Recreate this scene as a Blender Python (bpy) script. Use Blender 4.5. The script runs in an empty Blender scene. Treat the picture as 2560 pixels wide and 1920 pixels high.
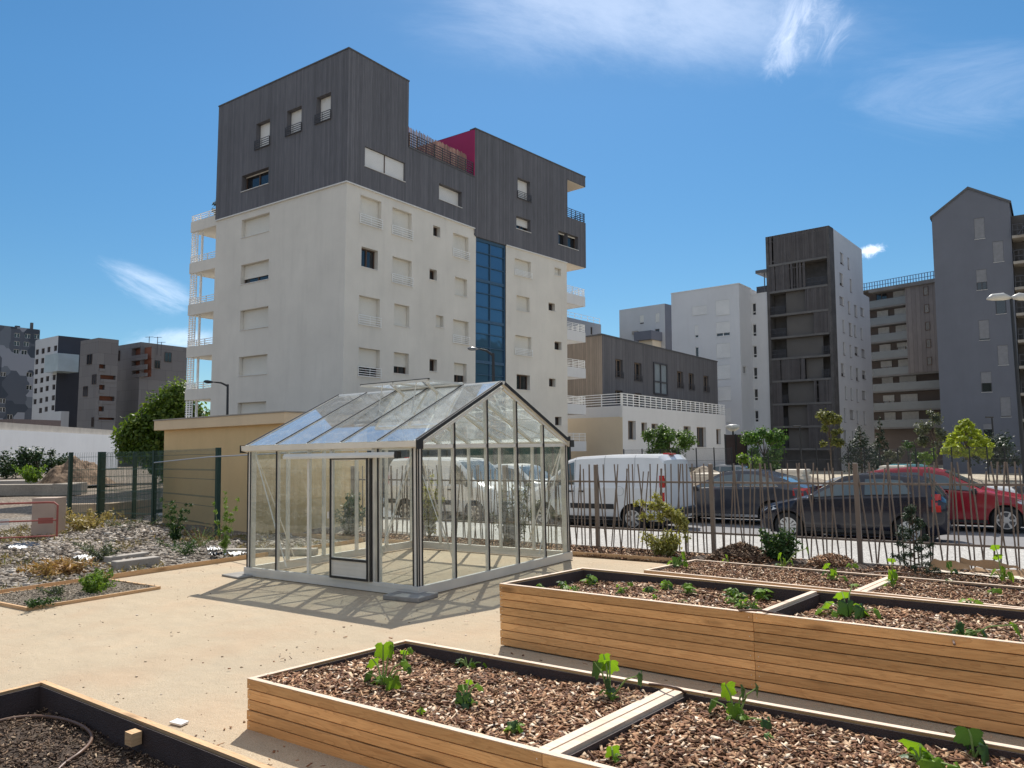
EXPO=0.8; VEIL_FILL=.30; SUN_E=3.3; SKY_S=0.072; SKY_DUST=0.3; SKY_OZ=2.5; SKY_TINT=(.89,.985,.95); SKY_SAT=1.22; SKY_HUE=0.5
import bpy, bmesh, math, random
import numpy as np
from mathutils import Matrix, Vector, Quaternion
rnd = random.Random(7)
nr = np.random.RandomState(11)
SC = bpy.context.scene
COL = SC.collection
R = math.radians

# ------------------------------------------------------------------ cameras (site frame and plumb frame of the buildings)
FPX, HCAM = 1905.0, 1.8
def rotm(yaw, pitch, roll):
    f = np.array([-math.sin(yaw)*math.cos(pitch), math.cos(yaw)*math.cos(pitch), math.sin(pitch)])
    r = np.array([math.cos(yaw), math.sin(yaw), 0.0]); u = np.cross(r, f)
    c, s = math.cos(roll), math.sin(roll)
    return np.stack([c*r+s*u, -s*r+c*u, f], 1)
YAW = R(35)
R1 = rotm(YAW, math.atan(168/FPX), -0.0188)   # the garden and street slope about one degree
R2 = rotm(YAW, R(4.75), 0.0)                  # buildings stand plumb
CAM = np.array([0, 0, HCAM])
_T = R1 @ R2.T
TILT = Matrix.Translation((0, 0, HCAM)) @ Matrix(_T.tolist()).to_4x4() @ Matrix.Translation((0, 0, -HCAM))
def ray(x, y, rm): return rm @ np.array([(x-1280)/FPX, -(y-960)/FPX, 1.0])
def gnd(x, y, z=0.0):
    d = ray(x, y, R1); return CAM + d*((z-HCAM)/d[2])
def at_depth(x, y, dist, rm=R2):
    d = ray(x, y, rm); return CAM + d*dist
ZO = {1: (450, 100, .33755), 2: (1000, 280, .30139), 3: (450, 560, .3014), 4: (1000, 640, .30139), 5: (1400, 700, .28926), 6: (1900, 440, .44595), 7: (0, 780, .27723), 8: (0, 1080, .28933)}
def Z(k, x, y): o = ZO[k]; return (o[0]+x*o[2], o[1]+y*o[2])

# ------------------------------------------------------------------ mesh building
class MB:
    def __init__(s): s.v = []; s.f = []; s.mi = []
    def add(s, vs, fs, m=0):
        b = len(s.v); s.v.extend([tuple(p) for p in vs]); s.f.extend([tuple(b+i for i in f) for f in fs]); s.mi.extend([m]*len(fs)); return s
    def quad(s, a, b, c, d, m=0): return s.add([a, b, c, d], [(0, 1, 2, 3)], m)
    def box(s, a, b, m=0):
        x0, y0, z0 = a; x1, y1, z1 = b
        return s.add([(x0,y0,z0),(x1,y0,z0),(x1,y1,z0),(x0,y1,z0),(x0,y0,z1),(x1,y0,z1),(x1,y1,z1),(x0,y1,z1)],
                     [(0,3,2,1),(4,5,6,7),(0,1,5,4),(1,2,6,5),(2,3,7,6),(3,0,4,7)], m)
    def obox(s, o, ux, uy, uz, m=0):
        o, ux, uy, uz = map(np.array, (o, ux, uy, uz)); o = o.astype(float)
        vs = [o, o+ux, o+ux+uy, o+uy, o+uz, o+ux+uz, o+ux+uy+uz, o+uy+uz]
        fs = [(0,3,2,1),(4,5,6,7),(0,1,5,4),(1,2,6,5),(2,3,7,6),(3,0,4,7)]
        if np.dot(np.cross(ux, uy), uz) < 0: fs = [f[::-1] for f in fs]
        return s.add(vs, fs, m)
    def bar(s, p, q, w, h, up=(0, 0, 1), m=0):
        p, q, up = np.array(p, float), np.array(q, float), np.array(up, float)
        d = q-p; L = np.linalg.norm(d); d /= L
        sd = np.cross(d, up); n = np.linalg.norm(sd)
        if n < 1e-4: sd = np.cross(d, (1, 0, 0.1)); n = np.linalg.norm(sd)
        sd /= n; u = np.cross(sd, d)
        return s.obox(p-sd*w/2-u*h/2, d*L, sd*w, u*h, m)
    def tube(s, pts, r, n=8, cap=True, m=0):
        pts = [np.array(p, float) for p in pts]; rs = r if isinstance(r, (list, tuple)) else [r]*len(pts)
        ref = np.array([0.13, 0.27, 0.95]); vs = []; fs = []
        for i, p in enumerate(pts):
            d = pts[min(i+1, len(pts)-1)]-pts[max(i-1, 0)]; d /= (np.linalg.norm(d)+1e-9)
            a = np.cross(d, ref)
            if np.linalg.norm(a) < .1: a = np.cross(d, (1, 0, 0))
            a /= np.linalg.norm(a); b = np.cross(d, a)
            for k in range(n):
                t = 2*math.pi*k/n; vs.append(p+rs[i]*(math.cos(t)*a+math.sin(t)*b))
        for i in range(len(pts)-1):
            for k in range(n):
                k2 = (k+1) % n; fs.append((i*n+k, i*n+k2, (i+1)*n+k2, (i+1)*n+k))
        if cap: fs.append(tuple(range(n))[::-1]); fs.append(tuple((len(pts)-1)*n+k for k in range(n)))
        return s.add(vs, fs, m)
    def prism(s, poly, ext, m=0):
        n = len(poly); e = np.array(ext, float); P = [np.array(p, float) for p in poly]
        vs = P+[p+e for p in P]; fs = [tuple(range(n))[::-1], tuple(n+i for i in range(n))]+[(i, (i+1) % n, n+(i+1) % n, n+i) for i in range(n)]
        nn = sum((np.cross(P[i]-P[0], P[(i+1) % n]-P[0]) for i in range(n)), np.zeros(3))
        if np.dot(nn, e) < 0: fs = [f[::-1] for f in fs]
        return s.add(vs, fs, m)
    def build(s, name, mats, parent=None, off=None, smooth=False, bevel=0):
        if parent is not None and off is None: off = OFF.get(parent.name, (0, 0, 0))
        me = bpy.data.meshes.new(name)
        v = np.array(s.v, float).reshape(-1, 3)
        if off is not None: v = v-np.array(off, float)
        me.from_pydata(v.tolist(), [], s.f)
        for m in (mats if isinstance(mats, (list, tuple)) else [mats]): me.materials.append(m)
        if any(s.mi): me.polygons.foreach_set('material_index', s.mi)
        if smooth: me.polygons.foreach_set('use_smooth', [True]*len(me.polygons))
        me.update()
        box_uv(me, np.array(off if off is not None else (0, 0, 0), float))
        o = bpy.data.objects.new(name, me); COL.objects.link(o)
        if parent is not None:
            o.parent = parent; OFF[o.name] = tuple(off)
        if bevel:
            b = o.modifiers.new('bevel', 'BEVEL'); b.width = bevel; b.segments = 2; b.limit_method = 'ANGLE'
        return o
OFF = {}
def box_uv(me, off):
    uv = me.uv_layers.new(name='UVMap'); nl = len(me.loops)
    if nl == 0: return
    co = np.zeros(len(me.vertices)*3); me.vertices.foreach_get('co', co); co = co.reshape(-1, 3)+off
    npoly = len(me.polygons); nn = np.zeros(npoly*3); me.polygons.foreach_get('normal', nn); nn = nn.reshape(-1, 3)
    tot = np.zeros(npoly, int); me.polygons.foreach_get('loop_total', tot)
    vi = np.zeros(nl, int); me.loops.foreach_get('vertex_index', vi)
    n = np.repeat(nn, tot, 0); p = co[vi]
    t = np.stack([-n[:, 1], n[:, 0], 0*n[:, 0]], 1); t /= (np.linalg.norm(t, axis=1, keepdims=True)+1e-9)
    flat = np.abs(n[:, 2]) > .8
    u = np.where(flat, p[:, 0], (p*t).sum(1)); w = np.where(flat, p[:, 1], p[:, 2])
    uv.data.foreach_set('uv', np.stack([u, w], 1).astype('f').ravel())
def npmesh(name, V, F, mats, parent=None, off=None, smooth=False, mi=None):
    """fast mesh from numpy arrays; F is (n,k)"""
    if off is not None: V = V-np.array(off, float)
    me = bpy.data.meshes.new(name); k = F.shape[1]
    me.vertices.add(len(V)); me.vertices.foreach_set('co', V.astype('f').ravel())
    me.loops.add(F.size); me.loops.foreach_set('vertex_index', F.astype('i').ravel())
    me.polygons.add(len(F)); me.polygons.foreach_set('loop_start', (np.arange(len(F))*k).astype('i')); me.polygons.foreach_set('loop_total', np.full(len(F), k, 'i'))
    if smooth: me.polygons.foreach_set('use_smooth', np.ones(len(F), bool))
    for m in (mats if isinstance(mats, (list, tuple)) else [mats]): me.materials.append(m)
    if mi is not None: me.polygons.foreach_set('material_index', mi.astype('i'))
    me.update(calc_edges=True); me.validate()
    o = bpy.data.objects.new(name, me); COL.objects.link(o)
    if parent is not None: o.parent = parent
    return o
def tag(o, label=None, cat=None, group=None, kind=None):
    if label: o['label'] = label
    if cat: o['category'] = cat
    if group: o['group'] = group
    if kind: o['kind'] = kind
    return o
def thing(name, label, cat, loc=(0, 0, 0), group=None, plumb=False, rotz=0.0):
    o = bpy.data.objects.new(name, None); COL.objects.link(o); o.empty_display_size = .2
    M = Matrix.Translation(tuple(float(c) for c in loc)) @ Matrix.Rotation(rotz, 4, 'Z')
    o.matrix_world = (TILT @ M) if plumb else M
    OFF[o.name] = tuple(float(c) for c in loc)
    return tag(o, label, cat, group)
def copy_tree(o, parent=None):
    c = o.copy(); COL.objects.link(c)
    if parent is not None: c.parent = parent
    for ch in KIDS.get(o.name, o.children): copy_tree(ch, c)
    return c
KIDS = {}

# ------------------------------------------------------------------ materials
class NT:
    def __init__(s, m): m.use_nodes = True; s.t = m.node_tree; s.t.nodes.clear()
    def n(s, ty, ins=None, **kw):
        nd = s.t.nodes.new(ty)
        for k, v in kw.items(): setattr(nd, k, v)
        for k, v in (ins or {}).items():
            i = nd.inputs[k]
            if isinstance(v, tuple) and len(v) == 2 and hasattr(v[0], 'outputs'): s.t.links.new(v[0].outputs[v[1]], i)
            elif hasattr(v, 'outputs'): s.t.links.new(v.outputs[0], i)
            else:
                if isinstance(v, (tuple, list)) and len(v) == 3 and len(getattr(i, 'default_value', ())) == 4: v = (*v, 1)
                i.default_value = v
        return nd
    def math(s, op, a, b=0.0, clamp=False): return s.n('ShaderNodeMath', {0: a, 1: b}, operation=op, use_clamp=clamp)
    def mixc(s, f, a, b, blend='MIX'): return s.n('ShaderNodeMixRGB', {'Fac': f, 'Color1': a, 'Color2': b}, blend_type=blend)
    def ramp(s, f, stops, interp='LINEAR'):
        nd = s.n('ShaderNodeValToRGB', {'Fac': f}); cr = nd.color_ramp; cr.interpolation = interp
        while len(cr.elements) < len(stops): cr.elements.new(.5)
        for e, (p, c) in zip(cr.elements, stops): e.position = p; e.color = (*c, 1) if len(c) == 3 else c
        return nd
    def coord(s, kind='Object', scale=(1, 1, 1)):
        t = s.n('ShaderNodeTexCoord'); return s.n('ShaderNodeMapping', {'Vector': (t, kind), 'Scale': scale})
    def noise(s, vec, scale, detail=4, rough=.55, dist=0): return s.n('ShaderNodeTexNoise', {'Vector': vec, 'Scale': scale, 'Detail': detail, 'Roughness': rough, 'Distortion': dist})
    def out(s, sh): s.n('ShaderNodeOutputMaterial', {'Surface': sh})
def lin(r, g, b):
    f = lambda c: (c/255/12.92) if c/255 <= .04045 else ((c/255+.055)/1.055)**2.4
    return (f(r), f(g), f(b))
def dk(c, k): return tuple(min(1, x*k) for x in c)
MATS = {}
def mat(name, col, rough=.8, var=.12, scale=3.0, bump=0.0, bscale=60.0, metal=0.0, island=0.0, coord='Object', stretch=(1, 1, 1), spec=.4, coat=0.0, fine=0.0, dirt=0.0):
    if name in MATS: return MATS[name]
    m = bpy.data.materials.new(name); t = NT(m)
    v = t.coord(coord, stretch); n1 = t.noise(v, scale, 5, .6)
    f = t.n('ShaderNodeMapRange', {0: n1, 1: .3, 2: .7, 3: 1-var, 4: 1+var})
    k = f
    if fine: n2 = t.noise(v, bscale, 2, .5); k = t.math('MULTIPLY', k, t.n('ShaderNodeMapRange', {0: n2, 1: .25, 2: .75, 3: 1-fine, 4: 1+fine}))
    if island: g = t.n('ShaderNodeNewGeometry'); k = t.math('MULTIPLY', k, t.n('ShaderNodeMapRange', {0: (g, 'Random Per Island'), 1: 0., 2: 1., 3: 1-island, 4: 1+island}))
    c = t.n('ShaderNodeVectorMath', {0: col, 'Scale': k}, operation='SCALE')
    if dirt:
        n3 = t.noise(t.coord(coord, (1.2, 1.2, .15) if coord == 'Object' else (1.2, .12, 1)), 1.3, 6, .65)
        c = t.mixc(t.n('ShaderNodeMapRange', {0: n3, 1: .5, 2: .75, 3: 0., 4: dirt}), c, dk(col, .55))
    ins = {'Base Color': c, 'Roughness': rough, 'Metallic': metal, 'Specular IOR Level': spec, 'Coat Weight': coat}
    if bump: ins['Normal'] = t.n('ShaderNodeBump', {'Height': t.noise(v, bscale, 4, .6), 'Strength': bump, 'Distance': .01})
    t.out(t.n('ShaderNodeBsdfPrincipled', ins)); MATS[name] = m; return m
def glass_mat(name, tint=(1, 1, 1), refl=1.0, rough=0.0, dust=0.0, dcol=(.8, .8, .78), even=.15):
    """clear pane: see-through with a Fresnel mirror on top, the dust on it scattered"""
    m = bpy.data.materials.new(name); t = NT(m)
    tr = t.n('ShaderNodeBsdfTransparent', {'Color': tint}); gl = t.n('ShaderNodeBsdfGlossy', {'Color': (1, 1, 1), 'Roughness': rough})
    g = t.n('ShaderNodeNewGeometry'); dt = t.n('ShaderNodeVectorMath', {0: (g, 'Normal'), 1: (g, 'Incoming')}, operation='DOT_PRODUCT')
    sch = t.math('POWER', t.math('SUBTRACT', 1.0, t.math('ABSOLUTE', (dt, 'Value')), True), 5.0); f2 = t.math('MULTIPLY', t.math('ADD', t.math('MULTIPLY', sch, .96), .04), refl, True)
    mx = t.n('ShaderNodeMixShader', {0: f2, 1: tr, 2: gl})
    if dust:
        n = t.noise(t.coord('Object', (1, 1, 2.2)), 2.6, 7, .68, 1.2)
        d = t.math('ADD', t.n('ShaderNodeMapRange', {0: n, 1: .5, 2: .62, 3: dust*even, 4: dust}), 0)
        df = t.n('ShaderNodeMixShader', {0: .5, 1: t.n('ShaderNodeBsdfDiffuse', {'Color': dcol}), 2: t.n('ShaderNodeBsdfTranslucent', {'Color': dcol})})
        mx = t.n('ShaderNodeMixShader', {0: d, 1: mx, 2: df})
    t.out(mx); MATS[name] = m; return m
def leaf_mat(name, c1, c2, trans=.45, c3=None, rough=.45):
    if name in MATS: return MATS[name]
    m = bpy.data.materials.new(name); t = NT(m); g = t.n('ShaderNodeNewGeometry')
    st = [(0., c1), (.8, c2)]+([(1., c3)] if c3 else [])
    c = t.ramp((g, 'Random Per Island'), st)
    c = t.mixc(t.n('ShaderNodeMapRange', {0: t.noise(t.coord(), 1.4, 3), 1: .3, 2: .7, 3: 0., 4: .5}), c, t.mixc(1., c, (.62, .66, .6), 'MULTIPLY'))
    b = t.n('ShaderNodeBsdfPrincipled', {'Base Color': c, 'Roughness': rough, 'Specular IOR Level': .3})
    tr = t.n('ShaderNodeBsdfTranslucent', {'Color': t.mixc(1., c, (1.0, 1.0, .45), 'MULTIPLY')})
    t.out(t.n('ShaderNodeMixShader', {0: trans, 1: b, 2: tr})); MATS[name] = m; return m
def cladding_mat(name, col, board=.12, var=.3, gap=.35, rough=.75):
    """vertical boards, metres along the facade"""
    m = bpy.data.materials.new(name); t = NT(m); tc = t.n('ShaderNodeTexCoord')
    sp = t.n('ShaderNodeSeparateXYZ', {0: (tc, 'UV')})
    u = t.math('DIVIDE', sp, board); fl = t.math('FLOOR', u); fr = t.math('FRACT', u)
    w = t.n('ShaderNodeTexWhiteNoise', {'W': fl}, noise_dimensions='1D')
    seam = t.math('COMPARE', fr, .5); seam.inputs[2].default_value = .44
    st = t.noise(t.n('ShaderNodeMapping', {'Vector': (tc, 'UV'), 'Scale': (9, .35, 1)}), 2.5, 4, .6)
    big = t.noise(t.n('ShaderNodeMapping', {'Vector': (tc, 'UV'), 'Scale': (.25, .12, 1)}), 1.0, 4, .6)
    k = t.math('MULTIPLY', t.n('ShaderNodeMapRange', {0: (w, 0), 3: 1-var, 4: 1+var}), t.n('ShaderNodeMapRange', {0: st, 1: .3, 2: .7, 3: .8, 4: 1.2}))
    k = t.math('MULTIPLY', k, t.n('ShaderNodeMapRange', {0: big, 1: .3, 2: .7, 3: .88, 4: 1.12}))
    k = t.math('MULTIPLY', k, t.n('ShaderNodeMapRange', {0: seam, 3: gap, 4: 1.}))
    c = t.n('ShaderNodeVectorMath', {0: col, 'Scale': k}, operation='SCALE')
    t.out(t.n('ShaderNodeBsdfPrincipled', {'Base Color': c, 'Roughness': rough, 'Normal': t.n('ShaderNodeBump', {'Height': seam, 'Strength': .5, 'Distance': .01})}))
    MATS[name] = m; return m
def slat_mat(name, col, pitch=.055, var=.06, rough=.6):
    """horizontal slats of a rolled-down shutter"""
    m = bpy.data.materials.new(name); t = NT(m); tc = t.n('ShaderNodeTexCoord')
    sp = t.n('ShaderNodeSeparateXYZ', {0: (tc, 'UV')}); fr = t.math('FRACT', t.math('DIVIDE', (sp, 1), pitch))
    seam = t.math('COMPARE', fr, .5); seam.inputs[2].default_value = .42
    n = t.noise(t.coord('Object', (1, 1, 1)), .6, 3)
    k = t.math('MULTIPLY', t.n('ShaderNodeMapRange', {0: seam, 3: .72, 4: 1.}), t.n('ShaderNodeMapRange', {0: n, 1: .3, 2: .7, 3: 1-var, 4: 1+var}))
    c = t.n('ShaderNodeVectorMath', {0: col, 'Scale': k}, operation='SCALE')
    t.out(t.n('ShaderNodeBsdfPrincipled', {'Base Color': c, 'Roughness': rough, 'Normal': t.n('ShaderNodeBump', {'Height': seam, 'Strength': .4, 'Distance': .008})}))
    MATS[name] = m; return m
def wood_mat(name, col, dark, island=.14, ringy=1.0, rough=.62):
    """larch board: grain along the board, cathedral rings and knots"""
    m = bpy.data.materials.new(name); t = NT(m); tc = t.n('ShaderNodeTexCoord'); g = t.n('ShaderNodeNewGeometry')
    off = t.n('ShaderNodeVectorMath', {0: (37., 19., 0.), 'Scale': (g, 'Random Per Island')}, operation='SCALE')
    uv = t.n('ShaderNodeVectorMath', {0: (tc, 'UV'), 1: off}, operation='ADD')
    v1 = t.n('ShaderNodeMapping', {'Vector': uv, 'Scale': (1.0, 9, 1)}); v2 = t.n('ShaderNodeMapping', {'Vector': uv, 'Scale': (2.2, 90, 1)})
    kn = t.n('ShaderNodeTexVoronoi', {'Vector': t.n('ShaderNodeMapping', {'Vector': uv, 'Scale': (1.5, 6.0, 1)}), 'Scale': 1.0, 'Randomness': 1.0})
    knot = t.n('ShaderNodeMapRange', {0: (kn, 'Distance'), 1: .07, 2: .20, 3: 1., 4: 0.})
    n0 = t.noise(v1, 1.6, 3, .5, .3)
    rings = t.math('FRACT', t.math('ADD', t.math('MULTIPLY', n0, 9*ringy), t.math('MULTIPLY', t.math('POWER', t.math('SUBTRACT', 1., t.math('MULTIPLY', (kn, 'Distance'), 1.6), True), 3.), 2.0)))
    fine = t.noise(v2, 1.0, 4, .6)
    f = t.math('ADD', t.math('MULTIPLY', t.math('POWER', rings, 2.2), .55), t.math('MULTIPLY', t.n('ShaderNodeMapRange', {0: fine, 1: .35, 2: .7}), .4), True)
    c = t.mixc(f, col, dark); c = t.mixc(t.math('MULTIPLY', knot, .75), c, dk(dark, .5))
    big = t.noise(t.n('ShaderNodeMapping', {'Vector': uv, 'Scale': (.9, 2, 1)}), 1.2, 4)
    k = t.math('MULTIPLY', t.n('ShaderNodeMapRange', {0: (g, 'Random Per Island'), 3: 1-island, 4: 1+island}), t.n('ShaderNodeMapRange', {0: big, 1: .3, 2: .7, 3: .86, 4: 1.14}))
    c = t.n('ShaderNodeVectorMath', {0: c, 'Scale': k}, operation='SCALE')
    t.out(t.n('ShaderNodeBsdfPrincipled', {'Base Color': c, 'Roughness': rough, 'Specular IOR Level': .25, 'Normal': t.n('ShaderNodeBump', {'Height': f, 'Strength': .12, 'Distance': .004})}))
    MATS[name] = m; return m
def chip_mat(name, stops, rough=.8):
    m = bpy.data.materials.new(name); t = NT(m); g = t.n('ShaderNodeNewGeometry')
    c = t.ramp((g, 'Random Per Island'), stops)
    n = t.noise(t.coord('Object', (1, 1, 1)), 90, 2)
    k = t.math('MULTIPLY', t.n('ShaderNodeMapRange', {0: n, 1: .3, 2: .7, 3: .8, 4: 1.2}), t.n('ShaderNodeMapRange', {0: t.noise(t.coord(), 2.2, 5, .65), 1: .3, 2: .7, 3: .72, 4: 1.30}))
    t.out(t.n('ShaderNodeBsdfPrincipled', {'Base Color': t.n('ShaderNodeVectorMath', {0: c, 'Scale': k}, operation='SCALE'), 'Roughness': rough, 'Specular IOR Level': .3}))
    MATS[name] = m; return m
# ------------------------------------------------------------------ render settings, camera, sun, sky
SC.view_settings.view_transform = 'Standard'; SC.view_settings.look = 'None'; SC.view_settings.exposure = EXPO; SC.view_settings.gamma = 1
SC.cycles.use_denoising = True
SC.cycles.max_bounces = 10; SC.cycles.transparent_max_bounces = 28; SC.cycles.diffuse_bounces = 4; SC.cycles.glossy_bounces = 4
SC.cycles.caustics_reflective = False; SC.cycles.caustics_refractive = False; SC.cycles.sample_clamp_indirect = 6
cam = bpy.data.cameras.new('camera'); cam.sensor_fit = 'HORIZONTAL'; cam.sensor_width = 36; cam.lens = 36*FPX/2560; cam.clip_end = 8000; cam.clip_start = .05
camo = bpy.data.objects.new('camera', cam); COL.objects.link(camo)
_m = np.eye(4); _m[:3, 0] = R1[:, 0]; _m[:3, 1] = R1[:, 1]; _m[:3, 2] = -R1[:, 2]; _m[:3, 3] = CAM
camo.matrix_world = Matrix(_m.tolist()); SC.camera = camo
SUN = Vector((-.332, .533, .778)).normalized()
sl = bpy.data.lights.new('sun', 'SUN'); sl.energy = SUN_E; sl.angle = R(.53); sl.color = (1.0, .945, .86)
so = bpy.data.objects.new('sun', sl); COL.objects.link(so); so.rotation_euler = SUN.to_track_quat('Z', 'Y').to_euler(); so.location = (0, 0, 60)

W = bpy.data.worlds.new('World'); SC.world = W; W.use_nodes = True
class WT(NT):
    def __init__(s): s.t = W.node_tree; s.t.nodes.clear()
t = WT()
sky = t.n('ShaderNodeTexSky', sky_type='NISHITA', sun_disc=False, sun_elevation=math.asin(SUN.z), sun_rotation=math.atan2(SUN.x, SUN.y), altitude=900.0, air_density=1.0, dust_density=SKY_DUST, ozone_density=SKY_OZ)
tc = t.n('ShaderNodeTexCoord')
skyc = t.mixc(1.0, sky, SKY_TINT, 'MULTIPLY')
elev = t.n('ShaderNodeSeparateXYZ', {0: (tc, 'Generated')})
skyc = t.mixc(1.0, skyc, t.n('ShaderNodeMapRange', {0: (elev, 2), 1: 0.0, 2: .42, 3: .72, 4: 1.0}), 'MULTIPLY')
skyc = t.n('ShaderNodeHueSaturation', {'Color': skyc, 'Saturation': SKY_SAT, 'Value': 1.0, 'Hue': SKY_HUE})
def blob(px, py, ax, ay, ang, nscale, lo, hi, amt, stretch=3.0, dist=.6, seed=0.0):
    """a wisp of cloud about one direction of the sky (width and height are angles)"""
    d = R1 @ np.array([(px-1280)/FPX, -(py-960)/FPX, 1.0]); d /= np.linalg.norm(d)
    h = np.cross(d, (0, 0, 1)); h /= np.linalg.norm(h); v = np.cross(h, d)
    c, s_ = math.cos(ang), math.sin(ang); u = c*h+s_*v; w = -s_*h+c*v
    fx = t.n('ShaderNodeVectorMath', {0: (tc, 'Generated'), 1: tuple(u)}, operation='DOT_PRODUCT'); fy = t.n('ShaderNodeVectorMath', {0: (tc, 'Generated'), 1: tuple(w)}, operation='DOT_PRODUCT')
    fz = t.n('ShaderNodeVectorMath', {0: (tc, 'Generated'), 1: tuple(d)}, operation='DOT_PRODUCT')
    a = t.math('DIVIDE', t.math('SUBTRACT', (fx, 'Value'), 0.0), ax); b = t.math('DIVIDE', (fy, 'Value'), ay)
    r = t.math('SQRT', t.math('ADD', t.math('MULTIPLY', a, a), t.math('MULTIPLY', b, b)))
    m = t.n('ShaderNodeMapRange', {0: r, 1: 1.0, 2: .15, 3: 0., 4: 1.}, interpolation_type='SMOOTHSTEP')
    m = t.math('MULTIPLY', m, t.math('GREATER_THAN', (fz, 'Value'), 0.2))
    p = t.n('ShaderNodeCombineXYZ', {0: t.math('DIVIDE', (fx, 'Value'), stretch), 1: (fy, 'Value'), 2: seed})
    n = t.noise(p, nscale, 10, .68, dist)
    k = t.n('ShaderNodeMapRange', {0: t.math('ADD', n, t.math('MULTIPLY', t.math('SUBTRACT', m, .5), .35)), 1: lo, 2: hi, 3: 0., 4: 1.}, interpolation_type='SMOOTHSTEP')
    return t.math('MULTIPLY', t.math('MULTIPLY', k, m), amt)
clouds = [blob(1560, 20, .46, .115, -.12, 6, .36, .82, .30, 3.0, .5, 3.3), blob(2030, 70, .07, .08, .95, 30, .45, .90, .42, 2.2, .9, 1.1), blob(1960, 130, .06, .04, .9, 34, .45, .85, .3, 2.0, .8, 7.1),
          blob(370, 725, .11, .040, -.35, 26, .44, .92, .42, 3.0, .5, 5.2), blob(440, 850, .1, .025, .05, 26, .42, .8, .35, 3.0, .5, 9.2), blob(2178, 628, .024, .013, .15, 120, .40, .72, .75, 1.3, .8, 2.2), blob(2420, 230, .22, .09, -.2, 12, .45, .9, .14, 3, .6, 8.1)]
acc = skyc
for c in clouds: acc = t.mixc(c, acc, tuple(x/SKY_S for x in (.86, .90, 1.0)))
# unseen bright cloud veil overhead and behind the viewer, added as white fill
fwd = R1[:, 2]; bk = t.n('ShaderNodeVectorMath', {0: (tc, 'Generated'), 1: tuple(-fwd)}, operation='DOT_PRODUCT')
v1 = t.n('ShaderNodeMapRange', {0: (elev, 2), 1: .60, 2: .92, 3: 0., 4: .50}, interpolation_type='SMOOTHSTEP'); v2 = t.n('ShaderNodeMapRange', {0: (bk, 'Value'), 1: 0.05, 2: .6, 3: 0., 4: VEIL_FILL}, interpolation_type='SMOOTHSTEP')
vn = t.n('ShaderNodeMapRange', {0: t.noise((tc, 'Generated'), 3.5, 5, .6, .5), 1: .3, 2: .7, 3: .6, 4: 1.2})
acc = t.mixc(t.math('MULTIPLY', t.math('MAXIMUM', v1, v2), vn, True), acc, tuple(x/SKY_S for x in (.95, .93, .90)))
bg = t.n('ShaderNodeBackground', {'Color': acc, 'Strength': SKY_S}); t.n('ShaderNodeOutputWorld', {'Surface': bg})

# ------------------------------------------------------------------ ground sheets
def sheet(name, x0, x1, y0, y1, z, m, nx=1, ny=1, amp=0.0, fr=1.0, kind='structure', hf=None):
    xs = np.linspace(x0, x1, nx+1); ys = np.linspace(y0, y1, ny+1); X, Y = np.meshgrid(xs, ys); Zz = np.full_like(X, z)
    if hf is not None: Zz = z+hf(X, Y)
    V = np.stack([X.ravel(), Y.ravel(), Zz.ravel()], 1); i = np.arange(ny)[:, None]*(nx+1)+np.arange(nx)[None]; i = i.ravel()
    F = np.stack([i, i+1, i+nx+2, i+nx+1], 1)
    o = npmesh(name, V, F, m, smooth=(hf is not None)); return tag(o, kind=kind)
def wav(X, Y, s=1.0, seed=0):
    return (np.sin(X*1.7*s+seed)+np.sin(Y*2.3*s+1.3*seed+X*.6*s)+np.sin((X+Y)*3.7*s+2.1*seed)*.6+np.sin((X*.8-Y*1.9)*5.1*s+seed)*.4)/3.0
# sand: rolled stabilised gravel with its grain
def sand():
    m = bpy.data.materials.new('sand'); t = NT(m); v = t.coord()
    g = t.noise(v, 190, 2, .65); g2 = t.noise(v, 70, 3, .6); b = t.noise(v, .55, 5, .6); b2 = t.noise(t.coord('Object', (1, 2.2, 1)), 2.6, 4, .6, .4)
    c = t.ramp(g, [(.30, (.23, .175, .115)), (.46, (.44, .355, .25)), (.60, (.51, .425, .31)), (.76, (.64, .57, .47))])
    c = t.mixc(t.n('ShaderNodeMapRange', {0: g2, 1: .35, 2: .65, 3: 0, 4: .35}), c, (.48, .385, .265))
    k = t.math('MULTIPLY', t.n('ShaderNodeMapRange', {0: b, 1: .3, 2: .7, 3: .93, 4: 1.05}), t.n('ShaderNodeMapRange', {0: b2, 1: .3, 2: .7, 3: .95, 4: 1.05}))
    c = t.mixc(t.n('ShaderNodeMapRange', {0: t.noise(v, 1.3, 3), 1: .45, 2: .7, 3: 0., 4: .35}), c, (.46, .31, .20))
    c = t.mixc(t.n('ShaderNodeMapRange', {0: t.noise(t.coord('Object', (1, 1, 1)), .8, 5, .65, 1.0), 1: .52, 2: .68, 3: 0., 4: .22}), c, (.36, .315, .245))
    c = t.n('ShaderNodeVectorMath', {0: c, 'Scale': k}, operation='SCALE')
    hgt = t.math('ADD', t.math('ADD', t.math('MULTIPLY', g2, .5), t.math('MULTIPLY', g, .35)), t.math('MULTIPLY', t.noise(t.coord('Object', (1, 1, 1)), 9, 4, .6, .8), 1.1))
    t.out(t.n('ShaderNodeBsdfPrincipled', {'Base Color': c, 'Roughness': .92, 'Specular IOR Level': .15, 'Normal': t.n('ShaderNodeBump', {'Height': hgt, 'Strength': .6, 'Distance': .02})})); return m
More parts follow.
